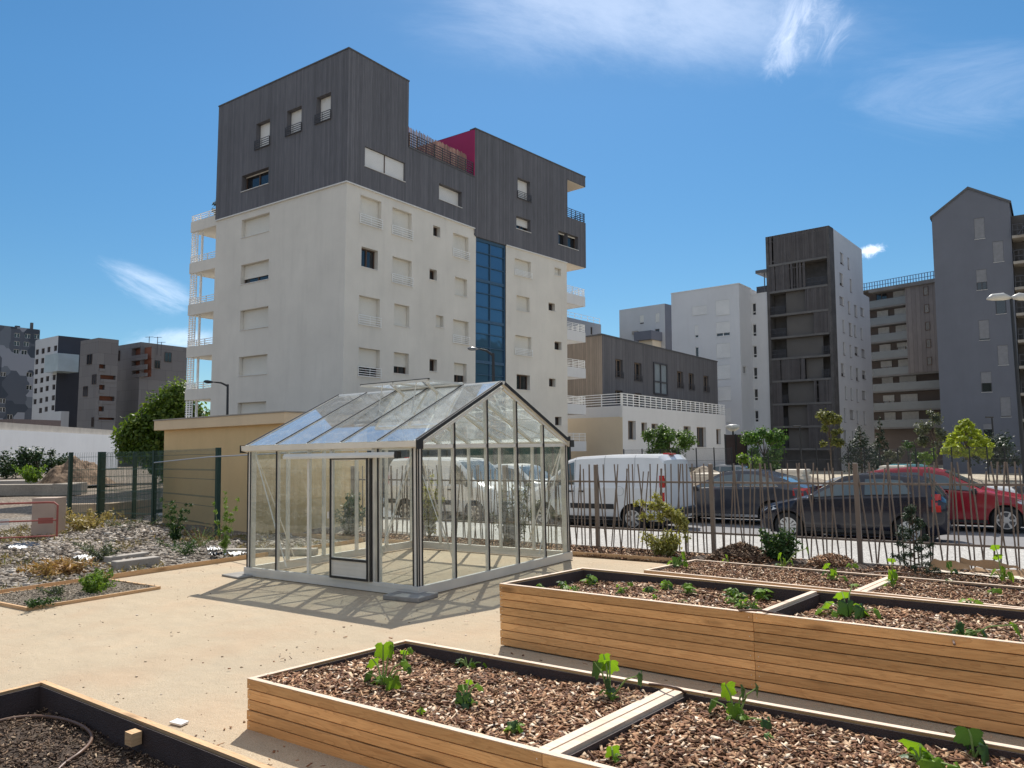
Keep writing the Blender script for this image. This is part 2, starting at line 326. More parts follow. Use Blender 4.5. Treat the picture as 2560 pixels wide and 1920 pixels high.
def gravel(name, c0, c1, c2, sc=28.0, bs=.8):
    m = bpy.data.materials.new(name); t = NT(m); v = t.coord()
    vo = t.n('ShaderNodeTexVoronoi', {'Vector': v, 'Scale': sc}); w = t.n('ShaderNodeSeparateXYZ', {0: (vo, 'Color')})
    c = t.ramp(w, [(0., c0), (.6, c1), (1., c2)]); b = t.noise(v, .7, 5, .6)
    c = t.mixc(t.n('ShaderNodeMapRange', {0: b, 1: .42, 2: .62, 3: 0., 4: .6}), c, dk(c1, .8))
    c = t.mixc(t.n('ShaderNodeMapRange', {0: (vo, 'Distance'), 1: .3, 2: .75, 3: 0., 4: .7}), c, dk(c0, .5))
    t.out(t.n('ShaderNodeBsdfPrincipled', {'Base Color': c, 'Roughness': .9, 'Specular IOR Level': .2, 'Normal': t.n('ShaderNodeBump', {'Height': (vo, 'Distance'), 'Strength': -bs, 'Distance': .02})})); MATS[name] = m; return m
M_SAND = sand()
M_GRAV = gravel('gravel', (.13, .11, .09), (.27, .235, .195), (.50, .455, .40))
M_PAVE = gravel('pale_pavement', (.36, .345, .32), (.52, .50, .47), (.68, .66, .62), 42, .3)
M_ROAD = mat('asphalt', (.185, .183, .188), .88, .14, .8, .35, 160, fine=.25)
M_FAR = mat('far_ground', (.36, .32, .25), .95, .25, .12, .2, 6, fine=.2)
M_SOIL = mat('dark_soil', (.065, .045, .032), .95, .35, 5, .8, 40, fine=.4)
M_KERB = mat('kerb_stone', (.66, .65, .63), .85, .12, 2, .2, 80)
sheet('ground', -1600, 1600, -900, 2600, -1.25, M_FAR)
sheet('sand_yard', -11.65, 4, -6, 11.3, 0, M_SAND, 120, 120, hf=lambda X, Y: .003*wav(X, Y, .5, 2))
sheet('gravel_ground', -26, -11.65, 1.5, 13.0, -.012, M_GRAV, 150, 120, hf=lambda X, Y: (.10*wav(X, Y, .55, 1)+.05*wav(X, Y, 1.7, 4))*np.clip((-11.65-X)/2.0, 0, 1)+.05*np.clip((-11.65-X)/2.0, 0, 1))
M_ROUGH = gravel('rough_earth', (.12, .092, .068), (.25, .20, .15), (.42, .36, .29), 14)
sheet('rough_ground', -190, -26.002, -60, 90, -.05, M_ROUGH, 60, 60, hf=lambda X, Y: .10*wav(X, Y, .3, 3))
sheet('planting_bed_soil', -14.2, 6, 11.302, 12.5, -.015, M_SOIL)
pv = MB(); pv.box((-60, 12.58, -.40), (40, 16.95, -.15)); tag(pv.build('pavement', M_PAVE), kind='structure')
kb = MB()
for i in range(100): kb.box((-60+i, 16.955, -.40), (-60+i+.992, 17.11, -.145))
tag(kb.build('kerb', M_KERB), kind='structure')
sheet('road', -60, 40, 17.112, 24.6, -.30, M_ROAD)
k2 = MB(); k2.box((-60, 24.605, -.42), (40, 24.8, -.17)); tag(k2.build('far_kerb', M_KERB), kind='structure')
sheet('waste_ground', -70, 60, 24.81, 75, -.21, mat('dusty_ground', (.50, .44, .34), .95, .22, .35, .4, 25, fine=.25), 60, 40, hf=lambda X, Y: .12*wav(X, Y, .35, 5)*np.clip((Y-24.8)/3, 0, 1)-.72*np.clip((Y-25.0)/3.5, 0, 1))
# ------------------------------------------------------------------ buildings
M_WHITE = mat('white_render', (.71, .675, .615), .85, .07, .35, .25, 90, fine=.05, dirt=.16)
M_WHITE2 = mat('cool_white_render', (.66, .66, .67), .85, .05, .2, .2, 60, fine=.04, dirt=.10)
M_CREAM = mat('cream_render', (.70, .59, .44), .85, .06, .3, .2, 60, fine=.04, dirt=.08)
M_SHUT = slat_mat('cream_shutter', (.74, .71, .64))
M_SHUTW = slat_mat('white_shutter', (.76, .75, .73))
M_CLAD = cladding_mat('dark_cladding', (.128, .126, .140), .13, .15, .62)
M_CLAD2 = cladding_mat('long_dark_cladding', (.135, .130, .138), .2, .14, .6)
M_TAN = cladding_mat('tan_cladding', (.30, .25, .205), .25, .14, .65)
M_TIMBER = cladding_mat('grey_timber', (.115, .098, .095), .16, .5, .3)
M_WIN = mat('window_glass', (.018, .02, .024), .06, .1, 1, spec=.9)
M_FRAME = mat('brown_frame', (.10, .062, .045), .55, .1, 4)
M_WFRAME = mat('white_frame', (.72, .71, .69), .5, .05, 3)
M_RAILW = mat('white_rail', (.90, .90, .89), .45, .05, 3)
M_RAILD = mat('dark_rail', (.07, .07, .08), .5, .1, 3)
M_CONC = mat('concrete', (.36, .325, .285), .9, .14, .8, .2, 50, fine=.1, dirt=.2)
M_CONC2 = mat('dull_concrete', (.155, .148, .145), .9, .14, .8, .2, 50, fine=.1, dirt=.2)
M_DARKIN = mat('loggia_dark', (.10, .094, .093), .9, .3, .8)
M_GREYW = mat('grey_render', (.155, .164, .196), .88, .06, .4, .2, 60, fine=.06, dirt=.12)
M_ROOFT = mat('roof_edge', (.10, .10, .105), .6, .1, 2)

class Facade:
    """a vertical plane through P running along d; s runs along d, z up; outward is towards the site"""
    def __init__(f, P, d):
        f.P = np.array(P[:2], float); f.d = np.array(d[:2], float)/np.linalg.norm(d[:2])
        n = np.array([f.d[1], -f.d[0]])
        if np.dot(n, -f.P) < 0: n = -n
        f.n = n
    def hit(f, q):
        r = ray(q[0], q[1], R2); A = np.array([[f.d[0], -r[0]], [f.d[1], -r[1]]])
        s, tt = np.linalg.solve(A, -f.P); return s, HCAM+tt*r[2]
    def pt(f, s, z, o=0.0):
        p = f.P+f.d*s+f.n*o; return (p[0], p[1], z)
    def rect(f, tl, br):
        s0, z1 = f.hit(tl); s1, z0 = f.hit(br); return (min(s0, s1), max(s0, s1), min(z0, z1), max(z0, z1))
    def wall(f, mb, s0, s1, z0, z1, holes=(), rec=.25, o=0.0, m=0):
        H = [(max(h[0], s0), min(h[1], s1), max(h[2], z0), min(h[3], z1)) for h in holes]; H = [h for h in H if h[1]-h[0] > .01 and h[3]-h[2] > .01]
        S = sorted({s0, s1, *[h[0] for h in H], *[h[1] for h in H]}); ZS = sorted({z0, z1, *[h[2] for h in H], *[h[3] for h in H]})
        for i in range(len(S)-1):
            j = 0
            while j < len(ZS)-1:
                c = (S[i]+S[i+1])/2
                inh = lambda jj: any(h[0] < c < h[1] and h[2] < (ZS[jj]+ZS[jj+1])/2 < h[3] for h in H)
                if inh(j): j += 1; continue
                k = j
                while k+1 < len(ZS)-1 and not inh(k+1): k += 1
                mb.quad(*f.ordq(S[i], S[i+1], ZS[j], ZS[k+1], o), m=m); j = k+1
        for a, b, c, d in H:
            p = lambda s, z, dd: f.pt(s, z, o-dd)
            mb.quad(p(a, c, 0), p(a, c, rec), p(a, d, rec), p(a, d, 0), m); mb.quad(p(b, c, rec), p(b, c, 0), p(b, d, 0), p(b, d, rec), m)
            mb.quad(p(a, d, 0), p(a, d, rec), p(b, d, rec), p(b, d, 0), m); mb.quad(p(a, c, rec), p(a, c, 0), p(b, c, 0), p(b, c, rec), m)
        return mb
    def ordq(f, a, b, c, d, o=0.0):
        q = [f.pt(a, c, o), f.pt(b, c, o), f.pt(b, d, o), f.pt(a, d, o)]
        nn = np.cross(np.array(q[1])-q[0], np.array(q[2])-q[1])
        return q if np.dot(nn[:2], f.n) > 0 else q[::-1]
    def slab(f, mb, s0, s1, z0, z1, o0, o1, m=0):
        """box from offset o0 to o1 (outward positive)"""
        d = np.array([*f.d, 0]); n = np.array([*f.n, 0])
        mb.obox(np.array(f.pt(s0, z0, o0)), d*(s1-s0), n*(o1-o0), (0, 0, z1-z0), m); return mb

def window(root, f, r, rec=.25, o=0.0, shut=1.0, frame=None, shutm=None, rail=None, simple=False, sill=True, sash=True, split=0):
    """window set back in its opening: frame and sill, pane, roller shutter pulled down by `shut`, guard rail"""
    s0, s1, z0, z1 = r; e = .004; b = o-rec; frame = frame or M_FRAME; shutm = shutm or M_SHUT
    mb = MB(); fw = min(.07, (s1-s0)*.14)
    f.slab(mb, s0+e, s0+fw, z0+e, z1-e, b+.002, b+.05); f.slab(mb, s1-fw, s1-e, z0+e, z1-e, b+.002, b+.05)
    f.slab(mb, s0+fw, s1-fw, z1-fw, z1-e, b+.002, b+.05); f.slab(mb, s0+fw, s1-fw, z0+e, z0+fw, b+.002, b+.05)
    if sash and s1-s0 > .9 and shut < 1: f.slab(mb, (s0+s1)/2-.05, (s0+s1)/2+.05, z0+fw, z1-fw, b+.002, b+.048)
    pane = MB(); f.slab(pane, s0+e, s1-e, z0+e, z1-e, b-.06, b+.001)
    sh = MB(); zs = z1-(z1-z0)*shut
    if split: f.slab(mb, (s0+s1)/2-.03, (s0+s1)/2+.03, z0+.03, z1-.02, b+.086, b+.12)
    if shut > 0: f.slab(sh, s0+.012, s1-.012, max(zs, z0+.03), z1-.012, b+.052, b+.085)
    if sill: sl = MB(); f.slab(sl, s0-.03, s1+.03, z0-.035, z0-.002, b+.06, o+.045)
    if simple:
        n = len(mb.f); mb.add(pane.v, pane.f, 1)
        if shut > 0: mb.add(sh.v, sh.f, 2)
        if sill: mb.add(sl.v, sl.f, 0)
        w = mb.build('window', [frame, M_WIN, shutm], root); rails = None
    else:
        w = mb.build('window', frame, root); pane.build('pane', M_WIN, w)
        if shut > 0: sh.build('shutter', shutm, w)
        if sill: sl.build('sill', M_WFRAME if rail is not M_RAILD else M_ROOFT, w)
    if rail is not None:
        rb = MB(); h = (z1-z0)*.33; a0, a1 = s0-.07, s1+.07; zb = z0-.06
        for k in range(5): f.slab(rb, a0, a1, zb+h*k/4, zb+h*k/4+.032, o+.07, o+.10)
        for q in (a0, a1-.03): f.slab(rb, q, q+.03, zb-.02, zb+h+.03, o+.03, o+.069)
        f.slab(rb, (a0+a1)/2-.012, (a0+a1)/2+.012, zb, zb+h, o+.06, o+.069)
        rb.build('guard_rail', rail, w)
    return w
def cap(mb, pts, z, m=0): mb.add([(p[0], p[1], z) for p in pts], [tuple(range(len(pts)))], m)
def side(mb, p, q, z0, z1, m=0): mb.quad((p[0], p[1], z0), (q[0], q[1], z0), (q[0], q[1], z1), (p[0], p[1], z1), m)
def railing(mb, f, s0, s1, z0, z1, o, n=4, t=.035, posts=3, m=0):
    for k in range(n): z = z0+(z1-z0)*(k+1)/n; f.slab(mb, s0, s1, z-t, z, o-t, o, m)
    for k in range(posts): s = s0+(s1-s0-t)*k/(posts-1); f.slab(mb, s, s+t, z0, z1+.01, o-t*2.2, o-t*1.02, m)
def railing_ret(mb, f, s, z0, z1, o0, o1, n=4, t=.035, m=0):
    for k in range(n): z = z0+(z1-z0)*(k+1)/n; f.slab(mb, s, s+t, z-t, z, o0, o1, m)

# ---- the large apartment building
def main_building():
    P0 = at_depth(862, 700, 42.0); th = R(-1.1)
    A = Facade(P0, (-math.cos(th), -math.sin(th))); B = Facade(P0, (-math.sin(th), math.cos(th)))
    sb = B.hit((1186, 450))[0]; bend = B.pt(sb, 0); tc = R(-6.8); C = Facade(bend, (-math.sin(tc), math.cos(tc)))
    root = thing('apartment_building', 'tall white apartment building with dark timber clad top storeys and a magenta end wall', 'building', (*P0[:2], 0), plumb=True)
    zb = (A.hit((863.5, 449.4))[1]+A.hit((538.4, 555.6))[1])/2; zt = A.hit((866.9, 125.3))[1]
    LA = A.hit((533, 800))[0]; zc = (C.hit((1265, 611.5))[1]+C.hit((1417, 656.7))[1])/2
    sw = C.hit((1418, 850))[0]; sd = C.hit((1463, 600))[0]; ztc = (C.hit((1181.7, 318.3))[1]+C.hit((1463, 445.8))[1])/2
    g0, g1 = C.hit((1189.5, 700))[0], C.hit((1264.5, 700))[0]
    GZ = -1.5
    W = []   # (facade, rect, kwargs, dark?)
    for k, (l, r_, a, b) in enumerate(((507, 733, 343, 455), (500, 728, 720, 848), (490, 720, 1105, 1240))):
        W.append((A, A.rect(Z(3, l, a), Z(3, r_, b)), dict(shut=[.72, 1, 1][k]), 0))
    r1 = A.rect(Z(1, 458, 1335), Z(1, 660, 1412)); W.append((A, r1, dict(shut=1.), 0))
    q = W[2][1]; W.append((A, (q[0], q[1], q[2]-2.84, q[3]-2.84), dict(shut=1.), 0))
    dd = lambda a, b, c, d: ((a*1.15732, c*1.15732), (b*1.15732, d*1.15732))
    colsB = [((779, 823, 420, 494), M_RAILW, 1), ((781, 816, 532, 584), None, 0), ((776, 820, 637, 706), M_RAILW, 1), ((775, 820, 750, 815), M_RAILW, .68),
             ((848, 889, 447, 517), M_RAILW, 1), ((848, 889, 553, 618), M_RAILW, 1), ((852, 884, 655, 707), None, 1), ((851, 883, 760, 809), None, .65),
             ((936, 951, 486, 514), None, 0), ((928, 944, 580, 607), None, 0), ((942, 958, 680, 708), None, 1), ((928, 944, 775, 803), None, 0),
             ((979, 1012, 502, 562), M_RAILW, 1), ((983, 1009, 597, 642), None, 1), ((979, 1012, 689, 744), M_RAILW, 1), ((981, 1008, 783, 828), None, .6)]
    for (a, b, c, d), rail, sh in colsB: W.append((B, B.rect(*dd(a, b, c, d)), dict(rail=rail, shut=sh), 0))
    colsC = [((1112, 1147, 557, 601), M_RAILW, 1), ((1116, 1144, 637, 675), None, 1), ((1113, 1148, 723, 769), M_RAILW, 1), ((1116, 1145, 808, 843), None, 0),
             ((1198, 1212, 577, 597), None, 1), ((1185, 1199, 653, 673), None, 0), ((1198, 1213, 737, 757), None, 0), ((1186, 1200, 817, 836), None, 0), ((1199, 1213, 900, 919), None, 0)]
    for (a, b, c, d), rail, sh in colsC: W.append((C, C.rect(*dd(a, b, c, d)), dict(rail=rail, shut=sh), 0))
    for l, r_, a, b in ((572, 668, 625, 775), (800, 903, 530, 672), (1018, 1120, 430, 582)): W.append((A, A.rect(Z(1, l, a), Z(1, r_, b)), dict(rail=M_RAILD, shut=1, shutm=M_SHUTW), 1))
    W.append((A, A.rect(Z(1, 465, 1010), Z(1, 660, 1062)), dict(shut=0.07, shutm=M_SHUTW), 1))
    W.append((B, B.rect((787*1.15732, 316*1.15732), (873*1.15732, 393*1.15732)), dict(shut=1, shutm=M_SHUTW, rec=.2, split=1), 1)); W.append((B, B.rect(*dd(947, 996, 395, 449)), dict(shut=1, shutm=M_SHUTW), 1))
    W.append((C, C.rect(*dd(1117, 1144, 383, 436)), dict(rail=M_RAILD, shut=1, shutm=M_SHUTW), 1)); W.append((C, C.rect(*dd(1114, 1145, 466, 503)), dict(shut=.6, shutm=M_SHUTW), 1)); W.append((C, C.rect(*dd(1205, 1248, 498, 541)), dict(shut=.1, shutm=M_SHUTW), 1))
    H = lambda f, k: [w[1] for w in W if w[0] is f and w[3] == k]
    # white storeys
    mb = MB(); A.wall(mb, 0, LA, GZ, zb, H(A, 0), .34); B.wall(mb, 0, sb, GZ, zb, H(B, 0), .34)
    C.wall(mb, g1, sw, GZ, zc, H(C, 0), .34)
    pA = A.pt(LA, 0); pc = C.pt(sw, 0); pb1 = (pc[0]+A.d[0]*LA, pc[1]+A.d[1]*LA, 0)
    side(mb, pb1, pA, GZ, zb); side(mb, pc, pb1, GZ, zc); 
    C.slab(mb, -.02, g0-.002, GZ, zb-.01, -.5, -.004)
    mb.build('wall', M_WHITE, root)
    # dark timber storeys, 6 cm proud
    o = .06; st = B.hit((1020.7, 215))[0]; zp = (B.hit(Z(2, 85, 305))[1]+B.hit(Z(2, 600, 535))[1])/2
    mb = MB(); A.wall(mb, -o, LA+.05, zb, zt, H(A, 1), .40, o); B.wall(mb, -o, st, zb, zt, H(B, 1), .40, o); B.wall(mb, st, sb, zb, zp, H(B, 1), .40, o)
    sl = C.hit(Z(2, 1385, 900))[0]; zl1 = C.hit(Z(2, 1386, 562))[1]; zl0 = C.hit(Z(2, 1386, 868))[1]
    C.wall(mb, -.02, sl, zc, ztc, H(C, 1), .40, o); C.wall(mb, sl, sd, zl1, ztc, (), .3, o); C.wall(mb, sl, sd, zc, zl0, H(C, 1), .40, o)
    e1 = B.pt(st, 0, o); bk = (e1[0]+A.d[0]*LA, e1[1]+A.d[1]*LA); pA2 = A.pt(LA+.05, 0, o); p0 = B.pt(-o, 0, o)
    side(mb, pA2, bk, zb, zt); side(mb, e1, bk, zp-1.2, zt); cap(mb, [pA2, p0, e1, bk], zt-.01)
    cd = C.pt(sd, 0, o); cb = (cd[0]+A.d[0]*LA, cd[1]+A.d[1]*LA); bb = (bend[0]+A.d[0]*LA, bend[1]+A.d[1]*LA); cl = C.pt(sl, 0, o); clb = (cl[0]+A.d[0]*LA, cl[1]+A.d[1]*LA)
    cap(mb, [C.pt(0, 0, o), cd, cb, bb], ztc-.01); side(mb, cl, clb, zc, ztc); side(mb, cd, cb, zc, zl0-.0); side(mb, cd, cb, zl1, ztc); side(mb, cb, bb, zc, ztc); side(mb, bk, bb, zb, zp)
    cap(mb, [e1, C.pt(0, 0, o), bb, bk], zp-1.15); C.slab(mb, g0-.1, g1+.1, zc-.05, zc+.0, -.6, o-.002)
    C.slab(mb, -.02, g1-.002, zc-.001, zc+.15, -.6, o-.002)
    mb.build('timber_cladding', M_CLAD, root)
    tr = MB()   # metal coping along the roof edges and the line between render and timber
    for f, a, b, z, oo in ((A, -o-.03, LA+.08, zt, o), (B, -o-.03, st+.03, zt, o), (B, st+.031, sb-.03, zp, o), (C, -.03, sd+.03, ztc, o)): f.slab(tr, a, b, z-.005, z+.07, oo-.5, oo+.035)
    tr.build('coping', M_ROOFT, root)
    wl = MB(); A.slab(wl, -.1, LA, zb-.07, zb-.003, .002, .10); B.slab(wl, -.101, sb, zb-.07, zb-.003, .002, .101); C.slab(wl, g1, sw, zc-.07, zc-.003, .002, .10); wl.build('drip_edge', M_WFRAME, root)
    mg = MB(); mp = np.array(bend)+np.array([*C.d, 0])*-.03; mg.obox(np.array([mp[0], mp[1], zp-1.1])+np.array([*C.n, 0])*(o-.003), np.array([*A.d, 0])*LA, np.array([*C.d, 0])*-.06, (0, 0, ztc-zp+1.02))
    mg.build('magenta_wall', mat('magenta_panel', (.36, .022, .105), .6, .06, .5), root)
    for a_, z_ in ((sl+.05, zl1), (sl-.6, zc)): so_ = MB(); C.slab(so_, a_, sd-.05, z_-.04, z_-.001, -6, o-.04); so_.build('soffit', mat('warm_soffit', (.74, .66, .56), .8, .05), root)
    for f, r_, kw, dkk in W: window(root, f, r_, **({'rec': .34 if not dkk else .40, 'o': 0.0 if not dkk else o} | kw))
    # blue glazed stair strip
    bl = bpy.data.materials.new('blue_glazing'); t = NT(bl); t.out(t.n('ShaderNodeBsdfPrincipled', {'Base Color': (.075, .17, .28), 'Roughness': .03, 'Metallic': .5, 'Specular IOR Level': .6, 'Normal': t.n('ShaderNodeBump', {'Height': t.noise(t.coord('Object', (1, 1, 1)), .7, 2), 'Strength': .06, 'Distance': .1})}))
    gz = MB(); n = 0; z = zc-.06
    fr = MB(); gm = (g0+g1)/2; C.slab(fr, g0, g0+.10, GZ, zc-.03, -.25, -.06); C.slab(fr, g1-.10, g1-.002, GZ, zc-.03, -.25, -.06); C.slab(fr, gm-.035, gm+.035, GZ, zc-.03, -.2, -.08)
    while z > 0:
        n += 1; h = .93 if n % 3 else .93; C.slab(fr, g0+.10, g1-.10, z-.05 if n % 3 != 1 else z-.20, z, -.2, -.085); z -= h
    g_ = C.ordq(g0+.002, g1-.002, GZ, zc-.03, -.17); gz.quad(*g_)
    sg = fr.build('stair_glazing', mat('blue_mullion', (.05, .11, .19), .5, .1), root); gz.build('pane', bl, sg)
    # balconies on the far gable end, seen past the edge
    zs = [A.hit(Z(3, 288, y))[1] for y in (290, 640, 985, 1330)]
    pitch = 2.84; s2 = A.hit((472, 700))[0]; zf0 = A.hit(Z(1, 263, 1340))[1]
    for k in range(7):
        zt_, zb_ = zf0+.42-pitch*k, zf0-.30-pitch*k
        mb = MB(); A.slab(mb, LA+.002, s2, zb_, zt_, -.12, -.01); A.slab(mb, LA+.002, s2, zb_, zb_+.2, -6, -.121); A.slab(mb, s2-.12, s2, zb_+.2, zt_, -6, -.121)
        b_ = mb.build('balcony', M_WHITE, root)
        rl = MB(); railing(rl, A, LA+.05, s2-.02, zt_, zt_+.42, -.03, 3, .04, 4); railing_ret(rl, A, s2-.06, zt_, zt_+.42, -2.2, -.08, 3, .04); rl.build('railing', M_RAILW, b_)
        if k: 
            sc_ = MB(); h0, h1 = zt_, zb_+pitch
            for i in range(14): zz = h0+(h1-h0)*i/14; A.slab(sc_, s2-.75, s2-.03, zz, zz+.07, -.10, -.05)
            for i in range(3): A.slab(sc_, s2-.75+.33*i, s2-.75+.33*i+.05, h0, h1, -.16, -.101)
            A.slab(sc_, s2-.95, s2-.83, h0-.02, h1, -.4, -.28); A.slab(sc_, s2-1.25, s2-1.19, h0-.02, h1, -1.4, -1.34); sc_.build('screen', M_RAILW, b_)
    zr = C.hit(Z(4, 1390, 305))[1]; s3 = C.hit(Z(4, 1536, 350))[0]
    bp = MB()
    for k in range(6):
        zt_, zb_ = zr-2.86*k, zr-.78-2.86*k
        mb = MB(); C.slab(mb, sw+.002, s3, zb_, zt_, -.10, -.0); C.slab(mb, sw+.002, s3, zb_, zb_+.2, -5, -.101); C.slab(mb, s3-.1, s3, zb_+.2, zt_, -5, -.101)
        b_ = mb.build('balcony', M_WHITE2, root); rl = MB(); railing(rl, C, sw+.03, s3-.02, zt_, zt_+.62, -.03, 5, .035, 4); railing_ret(rl, C, s3-.05, zt_, zt_+.62, -5, -.07, 5, .035); rl.build('railing', M_RAILW, b_)
    w2 = MB(); C.slab(w2, sw+.002, sw+(s3-sw)*.28, GZ, zc-.05, -5.2, -1.2); w2.build('recessed_wall', M_CREAM, root)
    # roof terrace: guard rail and wooden palisade
    rl = MB(); railing(rl, B, st+.15, sb-.1, zp+.05, zp+1.0, o-.05, 6, .04, 9); rl.build('terrace_railing', M_RAILD, root)
    zpl = (B.hit(Z(2, 75, 95))[1]+B.hit(Z(2, 590, 372))[1])/2+.12; ps = MB(); n = 40
    for i in range(n):
        s = st+.3+(sb-st-.6)*i/n; ps.prism([B.pt(s, zp-.3, -.42), B.pt(s+.10, zp-.3, -.42), B.pt(s+.10, zpl+rnd.uniform(-.12, .08), -.42), B.pt(s+.02, zpl+rnd.uniform(-.05, .12), -.42)], np.array([*B.n, 0])*-.03)
    ps.build('palisade', mat('weathered_pales', (.40, .27, .20), .85, .2, 3, island=.35), root)
    op = MB(); B.slab(op, st+.1, st+.35, zp-.1, zp+1.5, -.36, -.25); op.build('orange_panel', mat('rust_orange', (.34, .07, .03), .7), root)
    lr = MB(); railing(lr, C, sl+.05, sd-.03, zl0, zl0+.75, o-.05, 5, .04, 5); railing_ret(lr, C, sd-.05, zl0, zl0+.75, -6, o-.1, 5, .04); lr.build('loggia_railing', M_RAILD, root)
    # dark ground floor
    return root, A, LA, s2, zf0
MAIN = main_building()

# ---- helper for the more distant blocks: two level roof points give a facade
def run(p0, dist, p1):
    a = at_depth(*p0, dist); d = ray(*p1, R2); b = CAM+d*((a[2]-HCAM)/d[2]); return a, b
def closed(mb, pts, z0, z1, skip=(), m=0, roof=True):
    n = len(pts)
    for i in range(n):
        if i not in skip: side(mb, pts[i], pts[(i+1) % n], z0, z1, m)
    if roof: cap(mb, pts, z1-.004, m)

def long_building():
    a, b = run(Z(5, 362, 475), 64, Z(5, 1358, 710)); F = Facade(a, b-a); L = np.linalg.norm((b-a)[:2]); zt = a[2]
    a2, c = run(Z(5, 362, 475), 64, Z(5, 160, 505)); G = Facade(a, c-a); 
    root = thing('housing_block', 'long low housing block, dark clad upper floors over a white base with a railed terrace', 'building', (*a[:2], 0), plumb=True)
    w = 14.0; zm = F.hit(Z(5, 375, 1030))[1]-.9
    wins = [((478, 543, 680, 845), 1), ((642, 707, 710, 875), 1), ((1012, 1065, 785, 935), 1), ((1112, 1160, 803, 950), 1), ((1240, 1287, 825, 968), 1), ((478, 545, 950, 1075), 0), ((645, 707, 975, 1095), 0), ((1022, 1068, 1028, 1130), 0), ((1118, 1163, 1040, 1140), 0), ((1247, 1290, 1058, 1150), 0)]
    WR = [(F.rect(Z(5, q[0], q[2]), Z(5, q[1], q[3])), k) for q, k in wins]
    bay = F.rect(Z(5, 803, 708), Z(5, 925, 1000))
    mb = MB(); F.wall(mb, 0, L, zm, zt, [x[0] for x in WR]+[bay], .3); pb = F.pt(L, 0); pbk = (pb[0]+G.d[0]*w, pb[1]+G.d[1]*w); pk = G.pt(w, 0)
    side(mb, pb, pbk, zm, zt); side(mb, pbk, pk, zm, zt); cap(mb, [F.pt(0, 0), pb, pbk, pk], zt-.004); mb.build('wall', M_CLAD2, root)
    gm = MB(); gm.quad(*G.ordq(0, w, -1, zt)); gm.build('tan_gable_wall', M_TAN, root)
    cp = MB(); F.slab(cp, -.1, L+.1, zt-.003, zt+.12, -.4, .05); G.slab(cp, .002, w, zt-.003, zt+.121, -.4, .051); cp.build('coping', M_ROOFT, root)
    tf = mat('tan_window_frame', (.24, .18, .14), .6)
    for r_, k in WR: window(root, F, r_, .28, 0, .0 if k else .0, frame=tf, rail=M_RAILD if k else None, sill=False)
    bw = MB(); s0, s1, z0, z1 = bay; sm = (s0+s1)/2
    for q in (s0+.01, sm-.06, s1-.13): F.slab(bw, q, q+.12, z0+.01, z1-.01, -.1, .12)
    for q in (z0+.01, (z0*.62+z1*.38), z1-.13): F.slab(bw, s0+.131, s1-.131, q, q+.12, -.1, .10)
    bo = bw.build('bay_window', M_RAILD, root); pn = MB(); F.slab(pn, s0+.13, s1-.13, z0+.1, z1-.1, -.08, .02); pn.build('pane', mat('pale_glass', (.22, .26, .28), .08, .1, 1, spec=.9), bo)
    # white base
    s_ = F.hit(Z(5, 545, 1170)); off = 3.5
    a3 = at_depth(*Z(5, 540, 1180), 60.5); zq = a3[2]; d3 = ray(*Z(5, 1425, 1258), R2); 
    E = Facade(a3, F.d); e1 = E.hit(Z(5, 1432, 1300))[0]; I = Facade(a3, G.d)
    bw_ = [(588, 657, 1215, 1380), (703, 755, 1230, 1358), (790, 850, 1240, 1360), (1068, 1132, 1262, 1380), (1182, 1265, 1270, 1445), (1350, 1392, 1287, 1420)]
    BR = [E.rect(Z(5, q[0], q[2]), Z(5, q[1], q[3])) for q in bw_]; zlow = -2.0; ztop = E.hit(Z(5, 545, 1085))[1]
    mb = MB(); E.wall(mb, 0, e1, zlow, ztop, BR, .35); p1 = E.pt(e1, 0); p1b = (p1[0]+G.d[0]*5, p1[1]+G.d[1]*5); side(mb, p1, p1b, zlow, ztop); cap(mb, [E.pt(0, 0), p1, p1b, I.pt(5, 0)], zq-.05)
    E.slab(mb, .002, e1, zq-.05, ztop, -.25, -.005); mb.build('white_base_wall', M_WHITE2, root)
    mc = MB(); mc.quad(*I.ordq(0, 12, zlow, zq)); mc.build('cream_gable_wall', M_CREAM, root)
    for r_ in BR: window(root, E, r_, .33, 0, 0, frame=tf)
    mp = MB(); I.slab(mp, .01, 9, zq, ztop, -.25, -.02); mp.build('terrace_parapet', M_WHITE2, root)
    rl = MB(); railing(rl, E, 0, e1, ztop, ztop+1.0, -.03, 5, .06, 22); railing(rl, I, .1, 9, ztop, ztop+1.0, -.05, 5, .06, 5); rl.build('terrace_railing', M_RAILW, root)
    sc = MB(); E.slab(sc, E.hit(Z(5, 872, 1000))[0], E.hit(Z(5, 1012, 1000))[0], ztop+.1, E.hit(Z(5, 872, 1008))[1], -3.2, -3.1); sc.build('terrace_screen', M_RAILD, root)
long_building()

